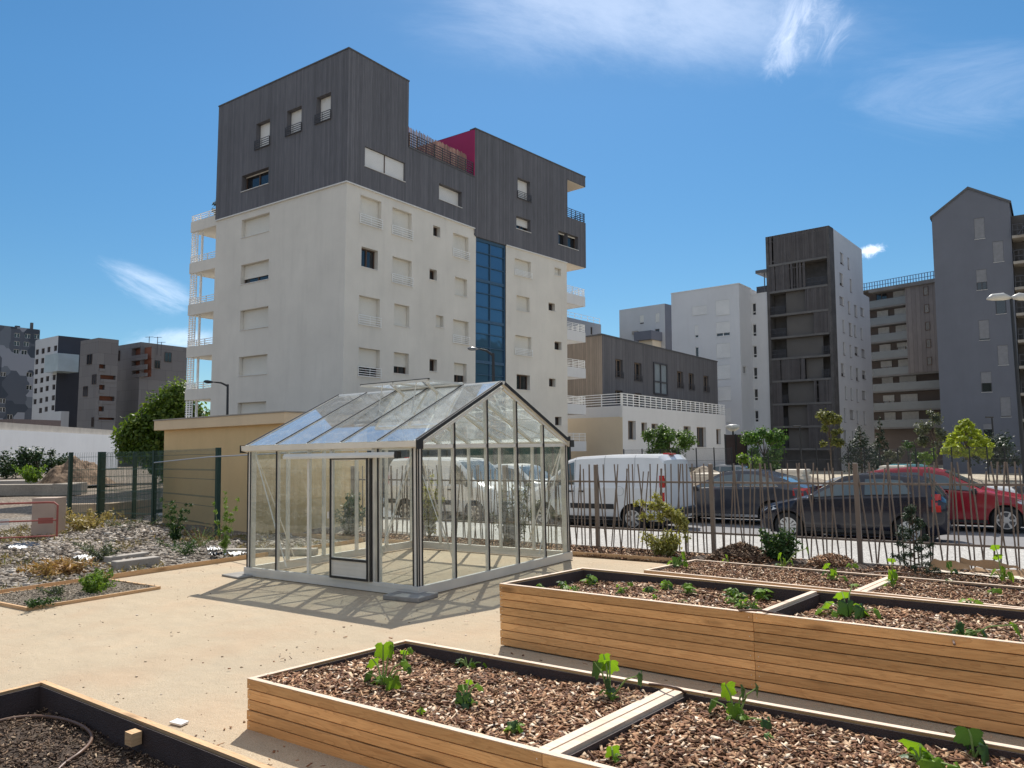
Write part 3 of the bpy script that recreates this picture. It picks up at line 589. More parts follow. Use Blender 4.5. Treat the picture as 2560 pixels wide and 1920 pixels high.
def white_building():
    a, b = run(Z(5, 1545, 32), 95, Z(5, 960, 120)); F = Facade(a, b-a); L = np.linalg.norm((b-a)[:2]); zt = a[2]
    c = run(Z(5, 1545, 32), 95, Z(5, 1650, 78))[1]; G = Facade(a, c-a); Ls = np.linalg.norm((c-a)[:2])
    root = thing('white_apartment_building', 'plain white apartment building with a column of narrow dark windows, beside the timber screened tower', 'building', (*a[:2], 0), plumb=True)
    P = [((1140, 1272, 235, 293), 1), ((1345, 1467, 182, 296), 1), ((1163, 1198, 392, 498), .8), ((1348, 1470, 369, 479), .78), ((1168, 1200, 580, 665), 0), ((1350, 1472, 553, 668), 1), ((1350, 1474, 740, 852), 1), ((1365, 1480, 925, 1040), 1), ((1365, 1480, 1110, 1230), 1)]
    WR = [(F.rect(Z(5, q[0], q[2]), Z(5, q[1], q[3])), s) for q, s in P]
    GR = [G.rect(Z(5, 1580, 742), Z(5, 1612, 812)), G.rect(Z(5, 1592, 1310), Z(5, 1628, 1384))]
    mb = MB(); F.wall(mb, 0, L, -2, zt, [x[0] for x in WR], .12); G.wall(mb, 0, Ls, -2, zt, GR, .15); fe = F.pt(L, 0); bk = (fe[0]+G.d[0]*14, fe[1]+G.d[1]*14); ge = G.pt(14, 0)
    side(mb, fe, bk, -2, zt); side(mb, bk, ge, -2, zt); cap(mb, [F.pt(0, 0), fe, bk, ge], zt-.004)
    H = Facade(G.pt(Ls, 0), -F.d); HL = H.hit(Z(5, 1800, 700))[0]+.15; z2 = H.hit(Z(5, 1660, 128))[1]; SR = [H.rect(Z(5, x0, y), Z(5, x0+36, y+100)) for x0, y in ((1660, 202), (1663, 385), (1667, 570), (1671, 757), (1676, 942), (1681, 1128), (1685, 1315))]
    G.wall(mb, Ls-.001, Ls, -2, zt); H.wall(mb, 0, HL, -2, z2, SR, .15); he = H.pt(HL, 0); hb = (he[0]+G.d[0]*10, he[1]+G.d[1]*10); cap(mb, [H.pt(0, 0), he, hb, G.pt(Ls+10, 0)], z2-.004)
    side(mb, G.pt(Ls, 0), ge, z2-.1, zt)
    mb.build('wall', M_WHITE2, root)
    cp = MB(); F.slab(cp, -.06, L+.05, zt-.003, zt+.1, -.3, .04); G.slab(cp, -.04, Ls, zt-.003, zt+.101, -.3, .041); H.slab(cp, .05, HL, z2-.003, z2+.1, -.3, .04); cp.build('coping', M_WFRAME, root)
    for r_, s in WR: window(root, F, r_, .1, 0, s, frame=M_WFRAME, shutm=M_SHUTW)
    for r_ in GR: window(root, G, r_, .13, 0, 0, frame=M_WFRAME)
    for r_ in SR:
        w = window(root, H, r_, .13, 0, 0, frame=M_WFRAME, sill=False); mbx = MB(); H.slab(mbx, r_[0]+.05, r_[1]-.05, r_[2]+(r_[3]-r_[2])*.24, r_[2]+(r_[3]-r_[2])*.30, -.13, -.07); mbx.build('sash', M_WFRAME, w)
    rl = MB(); railing(rl, H, .2, HL-.1, z2+.1, z2+1.2, -1.2, 3, .05, 26); rl.build('roof_railing', M_RAILD, root)
    k = MB(); H.slab(k, HL-1.4, HL+.1, z2+2.6, z2+3.0, -6, .3); H.slab(k, HL-.5, HL-.4, z2, z2+2.6, -.3, -.2); k.build('roof_canopy', M_ROOFT, root)
    # smaller block behind
    a, b = run(Z(5, 905, 203), 112, Z(5, 512, 260)); F = Facade(a, b-a); L = np.linalg.norm((b-a)[:2]); c = run(Z(5, 905, 203), 112, Z(5, 960, 216))[1]; G = Facade(a, c-a)
    r2 = thing('grey_white_block', 'small pale block with a stepped terrace and two upper windows, behind the plain white building', 'building', (*a[:2], 0), plumb=True)
    P = [((690, 724, 308, 377), .85), ((825, 860, 290, 362), 1), ((822, 860, 425, 456), 0)]; WR = [(F.rect(Z(5, q[0], q[2]), Z(5, q[1], q[3])), s) for q, s in P]
    mb = MB(); F.wall(mb, 0, L, -2, a[2], [x[0] for x in WR], .12); fe = F.pt(L, 0); ge = G.pt(9, 0); bk = (fe[0]+G.d[0]*9, fe[1]+G.d[1]*9); side(mb, fe, bk, -2, a[2]); side(mb, bk, ge, -2, a[2]); cap(mb, [F.pt(0, 0), fe, bk, ge], a[2]-.004)
    mb.build('wall', mat('pale_grey_render', (.56, .56, .56), .88, .06, .3, dirt=.12), r2)
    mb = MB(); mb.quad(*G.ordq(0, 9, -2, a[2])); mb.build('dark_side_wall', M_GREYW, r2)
    for r_, s in WR: window(r2, F, r_, .1, 0, s, frame=M_FRAME, shutm=M_SHUT)
    mb = MB(); s0 = F.hit(Z(5, 735, 500))[0]; z0, z1 = F.hit(Z(5, 735, 515))[1], F.hit(Z(5, 735, 470))[1]; F.slab(mb, .5, s0, z0-.5, z1, .002, 3); mb.build('terrace_parapet', M_GREYW, r2)
    mb = MB(); F.slab(mb, .7, s0-.5, z0-6, z0-.51, .002, 2.4); mb.build('cream_bay', M_CREAM, r2)
    mb = MB(); s5, s6 = F.hit(Z(5, 640, 480))[0], F.hit(Z(5, 682, 480))[0]; F.slab(mb, min(s5, s6), max(s5, s6), F.hit(Z(5, 650, 475))[1], F.hit(Z(5, 650, 446))[1], .005, .6); mb.build('cooling_unit', M_CONC, r2)
    a, b = run(Z(5, 355, 385), 120, Z(5, 105, 330))
    F = Facade(a, b-a); r3 = thing('blue_grey_block', 'low blue grey block with a roof railing, glimpsed past the white balconies', 'building', (*a[:2], 0), plumb=True); mb = MB(); L = 22; F.wall(mb, 0, L, -2, a[2], [F.rect(Z(5, 263, 405), Z(5, 281, 475))], .15); p = F.pt(0, 0); q = F.pt(L, 0); closed(mb, [p, q, (q[0]-F.n[0]*8, q[1]-F.n[1]*8), (p[0]-F.n[0]*8, p[1]-F.n[1]*8)], -2, a[2], skip=(0,)); mb.build('wall', mat('blue_grey_render', (.33, .34, .37), .88, .06, .3), r3)
    window(r3, F, F.rect(Z(5, 263, 405), Z(5, 281, 475)), .13, 0, 0); rl = MB(); railing(rl, F, .1, L, a[2], a[2]+.9, -.1, 2, .05, 14); rl.build('roof_railing', M_RAILW, r3)
white_building()

def timber_tower():
    a, b = run(Z(6, 385, 277), 92, Z(6, 30, 343)); F = Facade(a, b-a); L = np.linalg.norm((b-a)[:2]); zt = a[2]
    c = run(Z(6, 385, 277), 92, Z(6, 570, 412))[1]; G = Facade(a, c-a); Ls = np.linalg.norm((c-a)[:2]); s2, z2 = G.hit(Z(6, 612, 681))
    root = thing('timber_screened_tower', 'tower with slatted grey timber front, open loggias and a white side of small windows', 'building', (*a[:2], 0), plumb=True)
    P = [(448, 468, 425, 500), (490, 502, 455, 527), (445, 466, 540, 620), (503, 515, 575, 655), (445, 470, 672, 730), (492, 505, 700, 775), (527, 545, 720, 795), (562, 582, 735, 790), (462, 474, 805, 880), (497, 516, 820, 900), (527, 539, 835, 905), (563, 575, 850, 920), (465, 477, 930, 1005), (502, 514, 945, 1018), (530, 552, 955, 1010), (568, 590, 968, 1022), (453, 474, 1048, 1125), (505, 517, 1065, 1140), (537, 555, 1075, 1150), (572, 594, 1088, 1140), (475, 487, 1178, 1255), (507, 519, 1187, 1258), (540, 552, 1195, 1268), (571, 594, 1202, 1255), (470, 482, 1300, 1380), (503, 527, 1310, 1365), (541, 553, 1315, 1390), (580, 592, 1320, 1395), (468, 488, 1425, 1500), (515, 527, 1430, 1500), (545, 560, 1435, 1500)]
    GR = [G.rect(Z(6, q[0], q[2]), Z(6, q[1], q[3])) for q in P]
    mb = MB(); G.wall(mb, 0, Ls, -2, zt, GR, .25); G.wall(mb, Ls, s2, -2, z2, GR, .25); ge = G.pt(Ls, 0); fe = F.pt(L, 0); bk = (ge[0]+F.d[0]*L, ge[1]+F.d[1]*L); side(mb, ge, bk, z2-.1, zt); side(mb, bk, fe, -2, zt); cap(mb, [F.pt(0, 0), fe, bk, ge], zt-.004); g2 = G.pt(s2, 0); b2 = (g2[0]+F.d[0]*L, g2[1]+F.d[1]*L); side(mb, g2, b2, -2, z2); cap(mb, [ge, g2, b2, bk], z2-.004)
    mb.build('white_side_wall', M_WHITE2, root)
    for i, r_ in enumerate(GR): window(root, G, r_, .22, 0, [.8, .6, .75, .5, 1, 1, 1, 1, 1, 1, .7, 1, .8, 1, .7, 1, .75, 1, .7, .5, 1, .9, 1, 1, 1, 1, .9, 1, 1, 1, 1][i], frame=M_FRAME, shutm=mat('dull_shutter', (.42, .41, .40), .7), simple=True, sill=True)
    # front: set-back loggia wall, slabs, slatted screens
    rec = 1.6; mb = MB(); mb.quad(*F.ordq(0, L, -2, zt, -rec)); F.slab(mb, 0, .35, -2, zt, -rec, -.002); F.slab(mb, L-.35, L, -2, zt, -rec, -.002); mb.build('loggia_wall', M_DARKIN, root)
    ys = [343, 505, 655, 787, 912, 1030, 1155, 1283, 1408, 1530]; zz = [F.hit(Z(6, 50, y))[1] for y in ys]; sx = lambda x, y: F.hit(Z(6, x, y))[0]
    floors = [[('s', 32, 385)], [('s', 45, 250), ('d', 250, 385)], [('d', 50, 135), ('c', 135, 250), ('s', 250, 398)], [('d', 60, 140), ('c', 140, 300), ('s', 300, 398)], [('d', 60, 140), ('c', 140, 345), ('d', 345, 388)], [('s', 46, 250), ('c', 250, 345), ('d', 345, 388)], [('s', 48, 120), ('d', 122, 148), ('c', 148, 300), ('s', 300, 402)], [('s', 48, 128), ('d', 128, 148), ('c', 148, 255), ('s', 255, 405)], [('s', 50, 128), ('d', 128, 150), ('c', 150, 270), ('s', 270, 410)]]
    pl = mat('loggia_panel', (.135, .125, .118), .9, .08, .4)
    for k, fl in enumerate(floors):
        z1, z0 = zz[k], zz[k+1]; sb = MB(); F.slab(sb, .36, L-.36, z0-.14, z0+.12, -rec+.01, .03); sb.build('floor_slab', M_CONC2, root)
        for ty, x0, x1 in fl:
            sa, sb_ = sorted((sx(x0, ys[k]), sx(x1, ys[k]))); sa, sb_ = max(sa, .02), min(sb_, L-.02)
            if ty == 's':
                m_ = MB(); s = sa
                while s < sb_-.05:
                    w = rnd.choice((.05, .06, .075)); F.slab(m_, s, min(s+w, sb_), z0+.13, z1-(.14 if k else 0), -.09, -.03+rnd.uniform(0, .03)); s += w+(rnd.uniform(.14, .26) if rnd.random() < .05 else rnd.uniform(.02, .045))
                F.slab(m_, sa, sb_, z0+.5, z0+.58, -.14, -.095); F.slab(m_, sa, sb_, z1-.7, z1-.62, -.14, -.095); m_.build('slatted_screen', mat('grey_slats', (.130, .119, .121), .8, .12, 1, island=.14), root)
            elif ty == 'c':
                m_ = MB(); F.slab(m_, sa, sb_, z0+.13, z1-.15, -.7, -.55); m_.build('loggia_panel', pl, root)
            else:
                m_ = MB(); railing(m_, F, sa, sb_, z0+.13, z0+1.15, -.1, 2, .05, max(4, int((sb_-sa)/.14))); m_.build('railing', M_RAILD, root)
timber_tower()

def brown_building():
    a, b = run(Z(6, 580, 660), 118, Z(6, 985, 592)); F = Facade(a, b-a); zt = a[2]; L = 34
    root = thing('brown_apartment_building', 'brown apartment building with long glass fronted balconies on every floor', 'building', (*a[:2], 0), plumb=True)
    mb = MB(); p = F.pt(-3, 0); q = F.pt(L, 0); s85 = F.hit(Z(6, 852, 800))[0]
    mb.quad(*F.ordq(-3, L, -2, zt)); closed(mb, [p, q, (q[0]-F.n[0]*12, q[1]-F.n[1]*12), (p[0]-F.n[0]*12, p[1]-F.n[1]*12)], -2, zt, skip=(0,)); mb.build('wall', mat('brown_panel', (.115, .092, .083), .85, .12, .3, dirt=.1), root)
    ys = [660, 752, 848, 942, 1037, 1130, 1215, 1320, 1415, 1520]; zz = [F.hit(Z(6, 640, y))[1] for y in ys]
    zlow = F.hit(Z(6, 860, 1110))[1]; mb = MB(); F.slab(mb, s85, F.hit(Z(6, 1000, 800))[0]+6, zlow, zt, .01, 1.75); mb.build('grey_panel_wall', cladding_mat('taupe_panel', (.155, .135, .13), .6, .12, .7), root)
    gl = mat('grey_balustrade', (.15, .16, .165), .35, .08, .5, spec=.4)
    for k in range(1, 9):
        e = s85-.05 if k < 5 else s85+20; z = zz[k]
        mb = MB(); F.slab(mb, -2.5, e, z-.15, z+.1, .01, 1.6); b_ = mb.build('balcony', M_CONC2, root); g = MB(); F.slab(g, -2.5, e, z+.101, z+1.15, 1.53, 1.57); g.build('balustrade', gl, b_)
        for x0, x1 in ((657, 720), (755, 850)):
            s0, s1 = sorted((F.hit(Z(6, x0+k*3, 900))[0], F.hit(Z(6, x1+k*3, 900))[0])); window(root, F, (s0, s1, z+.12, z+2.35), -.02, 0, [1, 1, 1, 1, .3, 1, 1, 1, 1][k] if x0 > 700 else [0, 0, 1, 1, 1, .4, 1, .4, 1][k], simple=True, sill=False, frame=M_FRAME, shutm=mat('grey_shutter', (.40, .39, .375), .7))
    for k in range(5):
        for x0 in (948,): r_ = F.rect(Z(6, 948+k*5, 632+k*97), Z(6, 978+k*5, 675+k*97)); window(root, F, r_, .02, 1.8, 0, simple=True, sill=False)
    rl = MB(); railing(rl, F, -2.5, L, zt+.1, zt+1.3, 1.3, 2, .07, 90); rl.build('roof_railing', mat('blue_rail', (.10, .13, .22), .5), root); e = MB(); F.slab(e, F.hit(Z(6, 650, 640))[0], L, zt-.5, zt, -2, 2.2); F.slab(e, -3, L, zt+.001, zt+.1, -2, 1.9); e.build('roof_slab', M_CONC2, root)
brown_building()

def gable_building():
    a, b = run(Z(6, 962, 235), 80, Z(6, 1403, 167)); F = Facade(a, b-a); zt = a[2]; s1 = F.hit(Z(6, 1400, 600))[0]+.6; sp, zp = F.hit(Z(6, 1165, 73)); z2 = F.hit(Z(6, 1398, 150))[1]; s1 = F.hit(Z(6, 1398, 150))[0]
    root = thing('gabled_grey_building', 'tall grey rendered building with a pointed gable and staggered square windows', 'building', (*a[:2], 0), plumb=True)
    P = [((1198, 1262, 240, 348), 1), ((1303, 1368, 370, 478), 1), ((1210, 1275, 527, 635), .62), ((1317, 1383, 660, 770), 0), ((1225, 1288, 810, 918), .92), ((1330, 1395, 950, 1058), 1), ((1237, 1302, 1100, 1210), .55), ((1345, 1410, 1240, 1350), .95), ((1250, 1312, 1390, 1490), .3)]
    WR = [(F.rect(Z(6, q[0], q[2]), Z(6, q[1], q[3])), s) for q, s in P]
    mb = MB(); zl = min(zt, z2); F.wall(mb, 0, s1, -2, zl, [w[0] for w in WR], .15); mb.add([F.pt(0, zl), F.pt(s1, zl), F.pt(s1, z2), F.pt(sp, zp), F.pt(0, zt)], [(0, 1, 2, 3, 4)])
    dn = np.array([*-F.n, 0])*25; e0, e1 = np.array(F.pt(0, 0)), np.array(F.pt(s1, 0)); side(mb, e0, e0+dn, -2, zt); side(mb, e1, e1+dn, -2, z2); mb.build('wall', M_GREYW, root)
    rf = MB(); up = np.array([0, 0, .25]); q0, q1, q2 = np.array(F.pt(-.15, zt-.12, .1)), np.array(F.pt(sp, zp, .1)), np.array(F.pt(s1+.15, z2-.08, .1)); rf.prism([q0, q1, q1+up, q0+up], dn*1.01); rf.prism([q1, q2, q2+up, q1+up], dn*1.01); rf.build('roof', M_ROOFT, root)
    for r_, s in WR: window(root, F, r_, .12, 0, s, frame=M_RAILD, shutm=mat('grey_blind', (.22, .222, .24), .6), sill=True)
    # neighbour with balconies
    bl = thing('balcony_building', 'dark building of stacked open balconies under a slatted roof pergola, beside the pointed gable', 'building', (*e1[:2], 0), plumb=True)
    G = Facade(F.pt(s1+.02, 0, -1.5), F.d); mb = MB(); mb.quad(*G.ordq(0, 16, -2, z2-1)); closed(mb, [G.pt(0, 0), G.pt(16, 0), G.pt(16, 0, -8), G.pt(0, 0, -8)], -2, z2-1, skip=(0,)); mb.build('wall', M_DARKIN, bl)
    for y in (345, 490, 635, 780, 930, 1075, 1225, 1370, 1500):
        z = F.hit(Z(6, 1420, y))[1]; mb = MB(); G.slab(mb, .05, 16, z-.15, z+.12, .01, 1.9); b_ = mb.build('balcony', M_CONC, bl); rl = MB(); railing(rl, G, .1, 16, z+.121, z+1.25, 1.85, 2, .06, 40); rl.build('railing', M_RAILD, b_)
    pg = MB(); z = z2-.3
    for k in range(9): s = .6+k*.7; pg.bar(G.pt(s, z-3.2, 2.2), G.pt(s+2.2, z+1.3, -2.5), .10, .14)
    for k in range(6): s = .6; f_ = k/5; pg.bar(G.pt(.6+2.2*f_, z-3.2+4.5*f_, 2.2-4.7*f_), G.pt(7+2.2*f_, z-3.2+4.5*f_, 2.2-4.7*f_), .08, .08)
    pg.build('pergola', M_RAILD, bl)
gable_building()

# ---- far blocks on the other side
def far_left():
    # patterned block
    a, b = run(Z(7, 0, 118), 230, Z(7, 362, 160)); F = Facade(a, b-a); L = np.linalg.norm((b-a)[:2])
    root = thing('patterned_block', 'far apartment block faced in large grey polygon panels', 'building', (*a[:2], 0), plumb=True)
    m = bpy.data.materials.new('polygon_panels'); t = NT(m); vo = t.n('ShaderNodeTexVoronoi', {'Vector': t.n('ShaderNodeMapping', {'Vector': (t.n('ShaderNodeTexCoord'), 'UV'), 'Scale': (.20, .15, 1)}), 'Scale': 1.0, 'Randomness': .75}, distance='MANHATTAN')
    sp = t.n('ShaderNodeSeparateXYZ', {0: (vo, 'Color')}); t.out(t.n('ShaderNodeBsdfPrincipled', {'Base Color': t.ramp(sp, [(0, (.035, .045, .065)), (.35, (.07, .08, .105)), (.55, (.23, .24, .28)), (.8, (.12, .135, .165))], 'CONSTANT'), 'Roughness': .7}))
    WR = [F.rect(Z(7, x, y), Z(7, x+48, y+44)) for x, y in ((130, 188), (225, 195), (310, 200), (128, 262), (214, 268), (124, 335), (195, 343), (5, 540), (0, 780), (0, 860), (65, 925), (240, 545), (240, 660))]
    mb = MB(); F.wall(mb, -30, L, -4, a[2], WR, .2); p, q = F.pt(-30, 0), F.pt(L, 0); closed(mb, [p, q, (q[0]-F.n[0]*14, q[1]-F.n[1]*14), (p[0]-F.n[0]*14, p[1]-F.n[1]*14)], -4, a[2], skip=(0,)); mb.build('wall', m, root)
    for r_ in WR: window(root, F, r_, .18, 0, 0, simple=True, frame=M_WFRAME, sill=False)
    ch = MB(); s = F.hit(Z(7, 322, 130))[0]; F.slab(ch, s-.35, s+.35, a[2], a[2]+2.3, -3.2, -2.5); s = F.hit(Z(7, 195, 130))[0]; F.slab(ch, s-.6, s+.6, a[2], a[2]+.8, -3.4, -2.5); ch.build('chimney', M_ROOFT, root)
    # white block with a dark side
    a, b = run(Z(7, 527, 212), 210, Z(7, 322, 255)); F = Facade(a, b-a); L = np.linalg.norm((b-a)[:2]); c = run(Z(7, 527, 212), 210, Z(7, 815, 242))[1]; G = Facade(a, c-a); Lg = np.linalg.norm((c-a)[:2])
    root = thing('white_and_black_block', 'far white block with a grid of square windows and one black side', 'building', (*a[:2], 0), plumb=True)
    WR = [F.rect(Z(7, x-i*4-13, y0+k), Z(7, x-i*4+13, y0+k+44)) for i, y0 in enumerate((325, 412, 502, 588, 675, 772, 862)) for x, k in ((335, 15), (388, 5), (440, -8), (500, -20)) if not (x == 500 and i in (1, 2)) and not (x == 335 and i == 6)]
    mb = MB(); F.wall(mb, 0, L, -4, a[2], WR, .25); fe, ge = F.pt(L, 0), G.pt(Lg, 0); bk = (fe[0]+G.d[0]*Lg, fe[1]+G.d[1]*Lg); side(mb, fe, bk, -4, a[2]); side(mb, bk, ge, -4, a[2]); cap(mb, [F.pt(0, 0), fe, bk, ge], a[2]-.004); ex = F.hit(Z(7, 550, 940))[0]; F.slab(mb, ex, -.002, -4, F.hit(Z(7, 540, 895))[1], -2, .02)
    mb.build('white_wall', mat('far_white_render', (.50, .51, .54), .85, .05, .2, dirt=.1), root); mb = MB(); mb.quad(*G.ordq(0, Lg, -4, a[2])); mb.build('black_side_wall', mat('black_panel', (.042, .045, .06), .8, .15, .1), root)
    for r_ in WR: window(root, F, r_, .2, 0, 0, simple=True, sill=False)
    r_ = F.rect(Z(7, 482, 398), Z(7, 605, 535)); gb = MB(); F.slab(gb, F.hit(Z(7, 605, 430))[0], F.hit(Z(7, 482, 430))[0], r_[2], r_[3], -3, 2.2); gb.build('glass_box', mat('pale_blue_glass', (.42, .50, .55), .15, .1, .3, spec=.8), root)
    # taupe blocks
    def taupe(p0, d0, pl, pr, lab, name, cells, reds):
        a, b = run(p0, d0, pl); F = Facade(a, b-a); L = np.linalg.norm((b-a)[:2]); c = run(p0, d0, pr)[1]; G = Facade(a, c-a); Lg = np.linalg.norm((c-a)[:2])
        root = thing(name, lab, 'building', (*a[:2], 0), plumb=True); mb = MB()
        RF = [F.rect(Z(7, *q[:2]), Z(7, *q[2:])) for q in reds if F.hit(Z(7, *q[:2]))[0] > 0]; RG = [G.rect(Z(7, *q[:2]), Z(7, *q[2:])) for q in reds if F.hit(Z(7, *q[:2]))[0] <= 0]
        F.wall(mb, 0, L, -4, a[2], RF, 1.2); G.wall(mb, 0, Lg, -4, a[2], RG, 1.2); fe, ge = F.pt(L, 0), G.pt(Lg, 0); bk = (fe[0]+G.d[0]*Lg, fe[1]+G.d[1]*Lg); side(mb, fe, bk, -4, a[2]); side(mb, bk, ge, -4, a[2]); cap(mb, [F.pt(0, 0), fe, bk, ge], a[2]-.004); mb.build('wall', TAUPE, root)
        rm = mat('russet_loggia', (.20, .075, .045), .85, .25, .4)
        for f, rr in [(F, x) for x in RF]+[(G, x) for x in RG]:
            mb = MB(); mb.quad(*f.ordq(rr[0], rr[1], rr[2], rr[3], -1.15)); lg = mb.build('loggia', rm, root); pr_ = MB(); f.slab(pr_, rr[0]+.02, rr[1]-.02, rr[2]+.01, rr[2]+(rr[3]-rr[2])*.42, -.15, .12); pr_.build('parapet', TAUPE, lg)
        for q in cells:
            f = F if F.hit(Z(7, *q[:2]))[0] > 0 else G; rr = f.rect(Z(7, *q[:2]), Z(7, *q[2:])); window(root, f, rr, .0, .12, 0, simple=True, sill=False)
    global TAUPE
    TAUPE = bpy.data.materials.new('taupe_panels'); t = NT(TAUPE); br = t.n('ShaderNodeTexBrick', {'Vector': (t.n('ShaderNodeTexCoord'), 'UV'), 'Color1': (.145, .135, .14), 'Color2': (.175, .165, .168), 'Mortar': (.07, .066, .068), 'Scale': .32, 'Mortar Size': .008, 'Brick Width': 1.1, 'Row Height': .92}); t.out(t.n('ShaderNodeBsdfPrincipled', {'Base Color': br, 'Roughness': .8}))
    taupe(Z(7, 1270, 270), 205, Z(7, 1040, 308), Z(7, 1690, 321), 'far taupe panelled block with russet loggias and roof aerials, behind the big green tree', 'taupe_block', [(1485, 362, 1543, 455), (1395, 435, 1440, 512), (1060, 350, 1082, 440)], [(1188, 330, 1325, 425), (1188, 430, 1325, 515), (1188, 522, 1325, 580)])
    taupe(Z(7, 890, 232), 195, Z(7, 728, 262), Z(7, 1072, 252), 'far taupe panelled block with stacked corner loggias, next to the black sided white block', 'taupe_corner_block', [(790, 385, 830, 470), (755, 672, 790, 760), (835, 565, 868, 650), (830, 950, 845, 1035)], [(895, 470, 948, 540), (905, 565, 1040, 640), (895, 655, 942, 735), (895, 755, 1030, 835), (890, 850, 935, 930), (890, 950, 1030, 990)])
    ae = MB(); ta = bpy.data.objects['taupe_block']
    for x_, y_, h_ in ((1345, 275, 3.0), (1420, 285, 3.4), (1455, 300, 1.6)):
        q = at_depth(*Z(7, x_, y_), 208); ae.tube([(q[0], q[1], q[2]-3), (q[0], q[1], q[2]+h_*.55)], .09, 5); ae.bar((q[0]-1.1, q[1]-.5, q[2]+h_*.5), (q[0]+1.1, q[1]+.5, q[2]+h_*.5), .10, .10)
    ae.build('aerial', M_RAILD, ta)
    # low white building at the edge of the waste ground
    a, b = run(Z(7, 0, 1018), 98, Z(7, 1072, 1086)); F = Facade(a, b-a); L = F.hit(Z(7, 1072, 1150))[0]
    root = thing('low_white_building', 'long low white building with a thin grey roof edge and dark shrubs along its foot', 'building', (*a[:2], 0), plumb=True)
    zt = F.hit(Z(7, 300, 1075))[1]; mb = MB(); mb.quad(*F.ordq(-40, L, -6, zt)); p, q = F.pt(-40, 0), F.pt(L, 0); closed(mb, [p, q, (q[0]-F.n[0]*16, q[1]-F.n[1]*16), (p[0]-F.n[0]*16, p[1]-F.n[1]*16)], -6, zt, skip=(0,)); mb.build('wall', M_WHITE2, root)
    mb = MB(); F.slab(mb, -40, L-2, zt+.002, zt+1.0, -14, -.6); mb.build('roof_edge', M_CONC, root)
    a, b = run(Z(7, 115, 965), 150, Z(7, 550, 978)); F = Facade(a, b-a); r2 = thing('low_brown_roof_building', 'low brown roofed hall behind the long white building', 'building', (*a[:2], 0), plumb=True); mb = MB(); L = np.linalg.norm((b-a)[:2]); closed(mb, [F.pt(0, 0), F.pt(L, 0), F.pt(L, 0, -10), F.pt(0, 0, -10)], -6, a[2]); mb.build('wall', mat('brown_hall', (.17, .13, .12), .85), r2)
far_left()
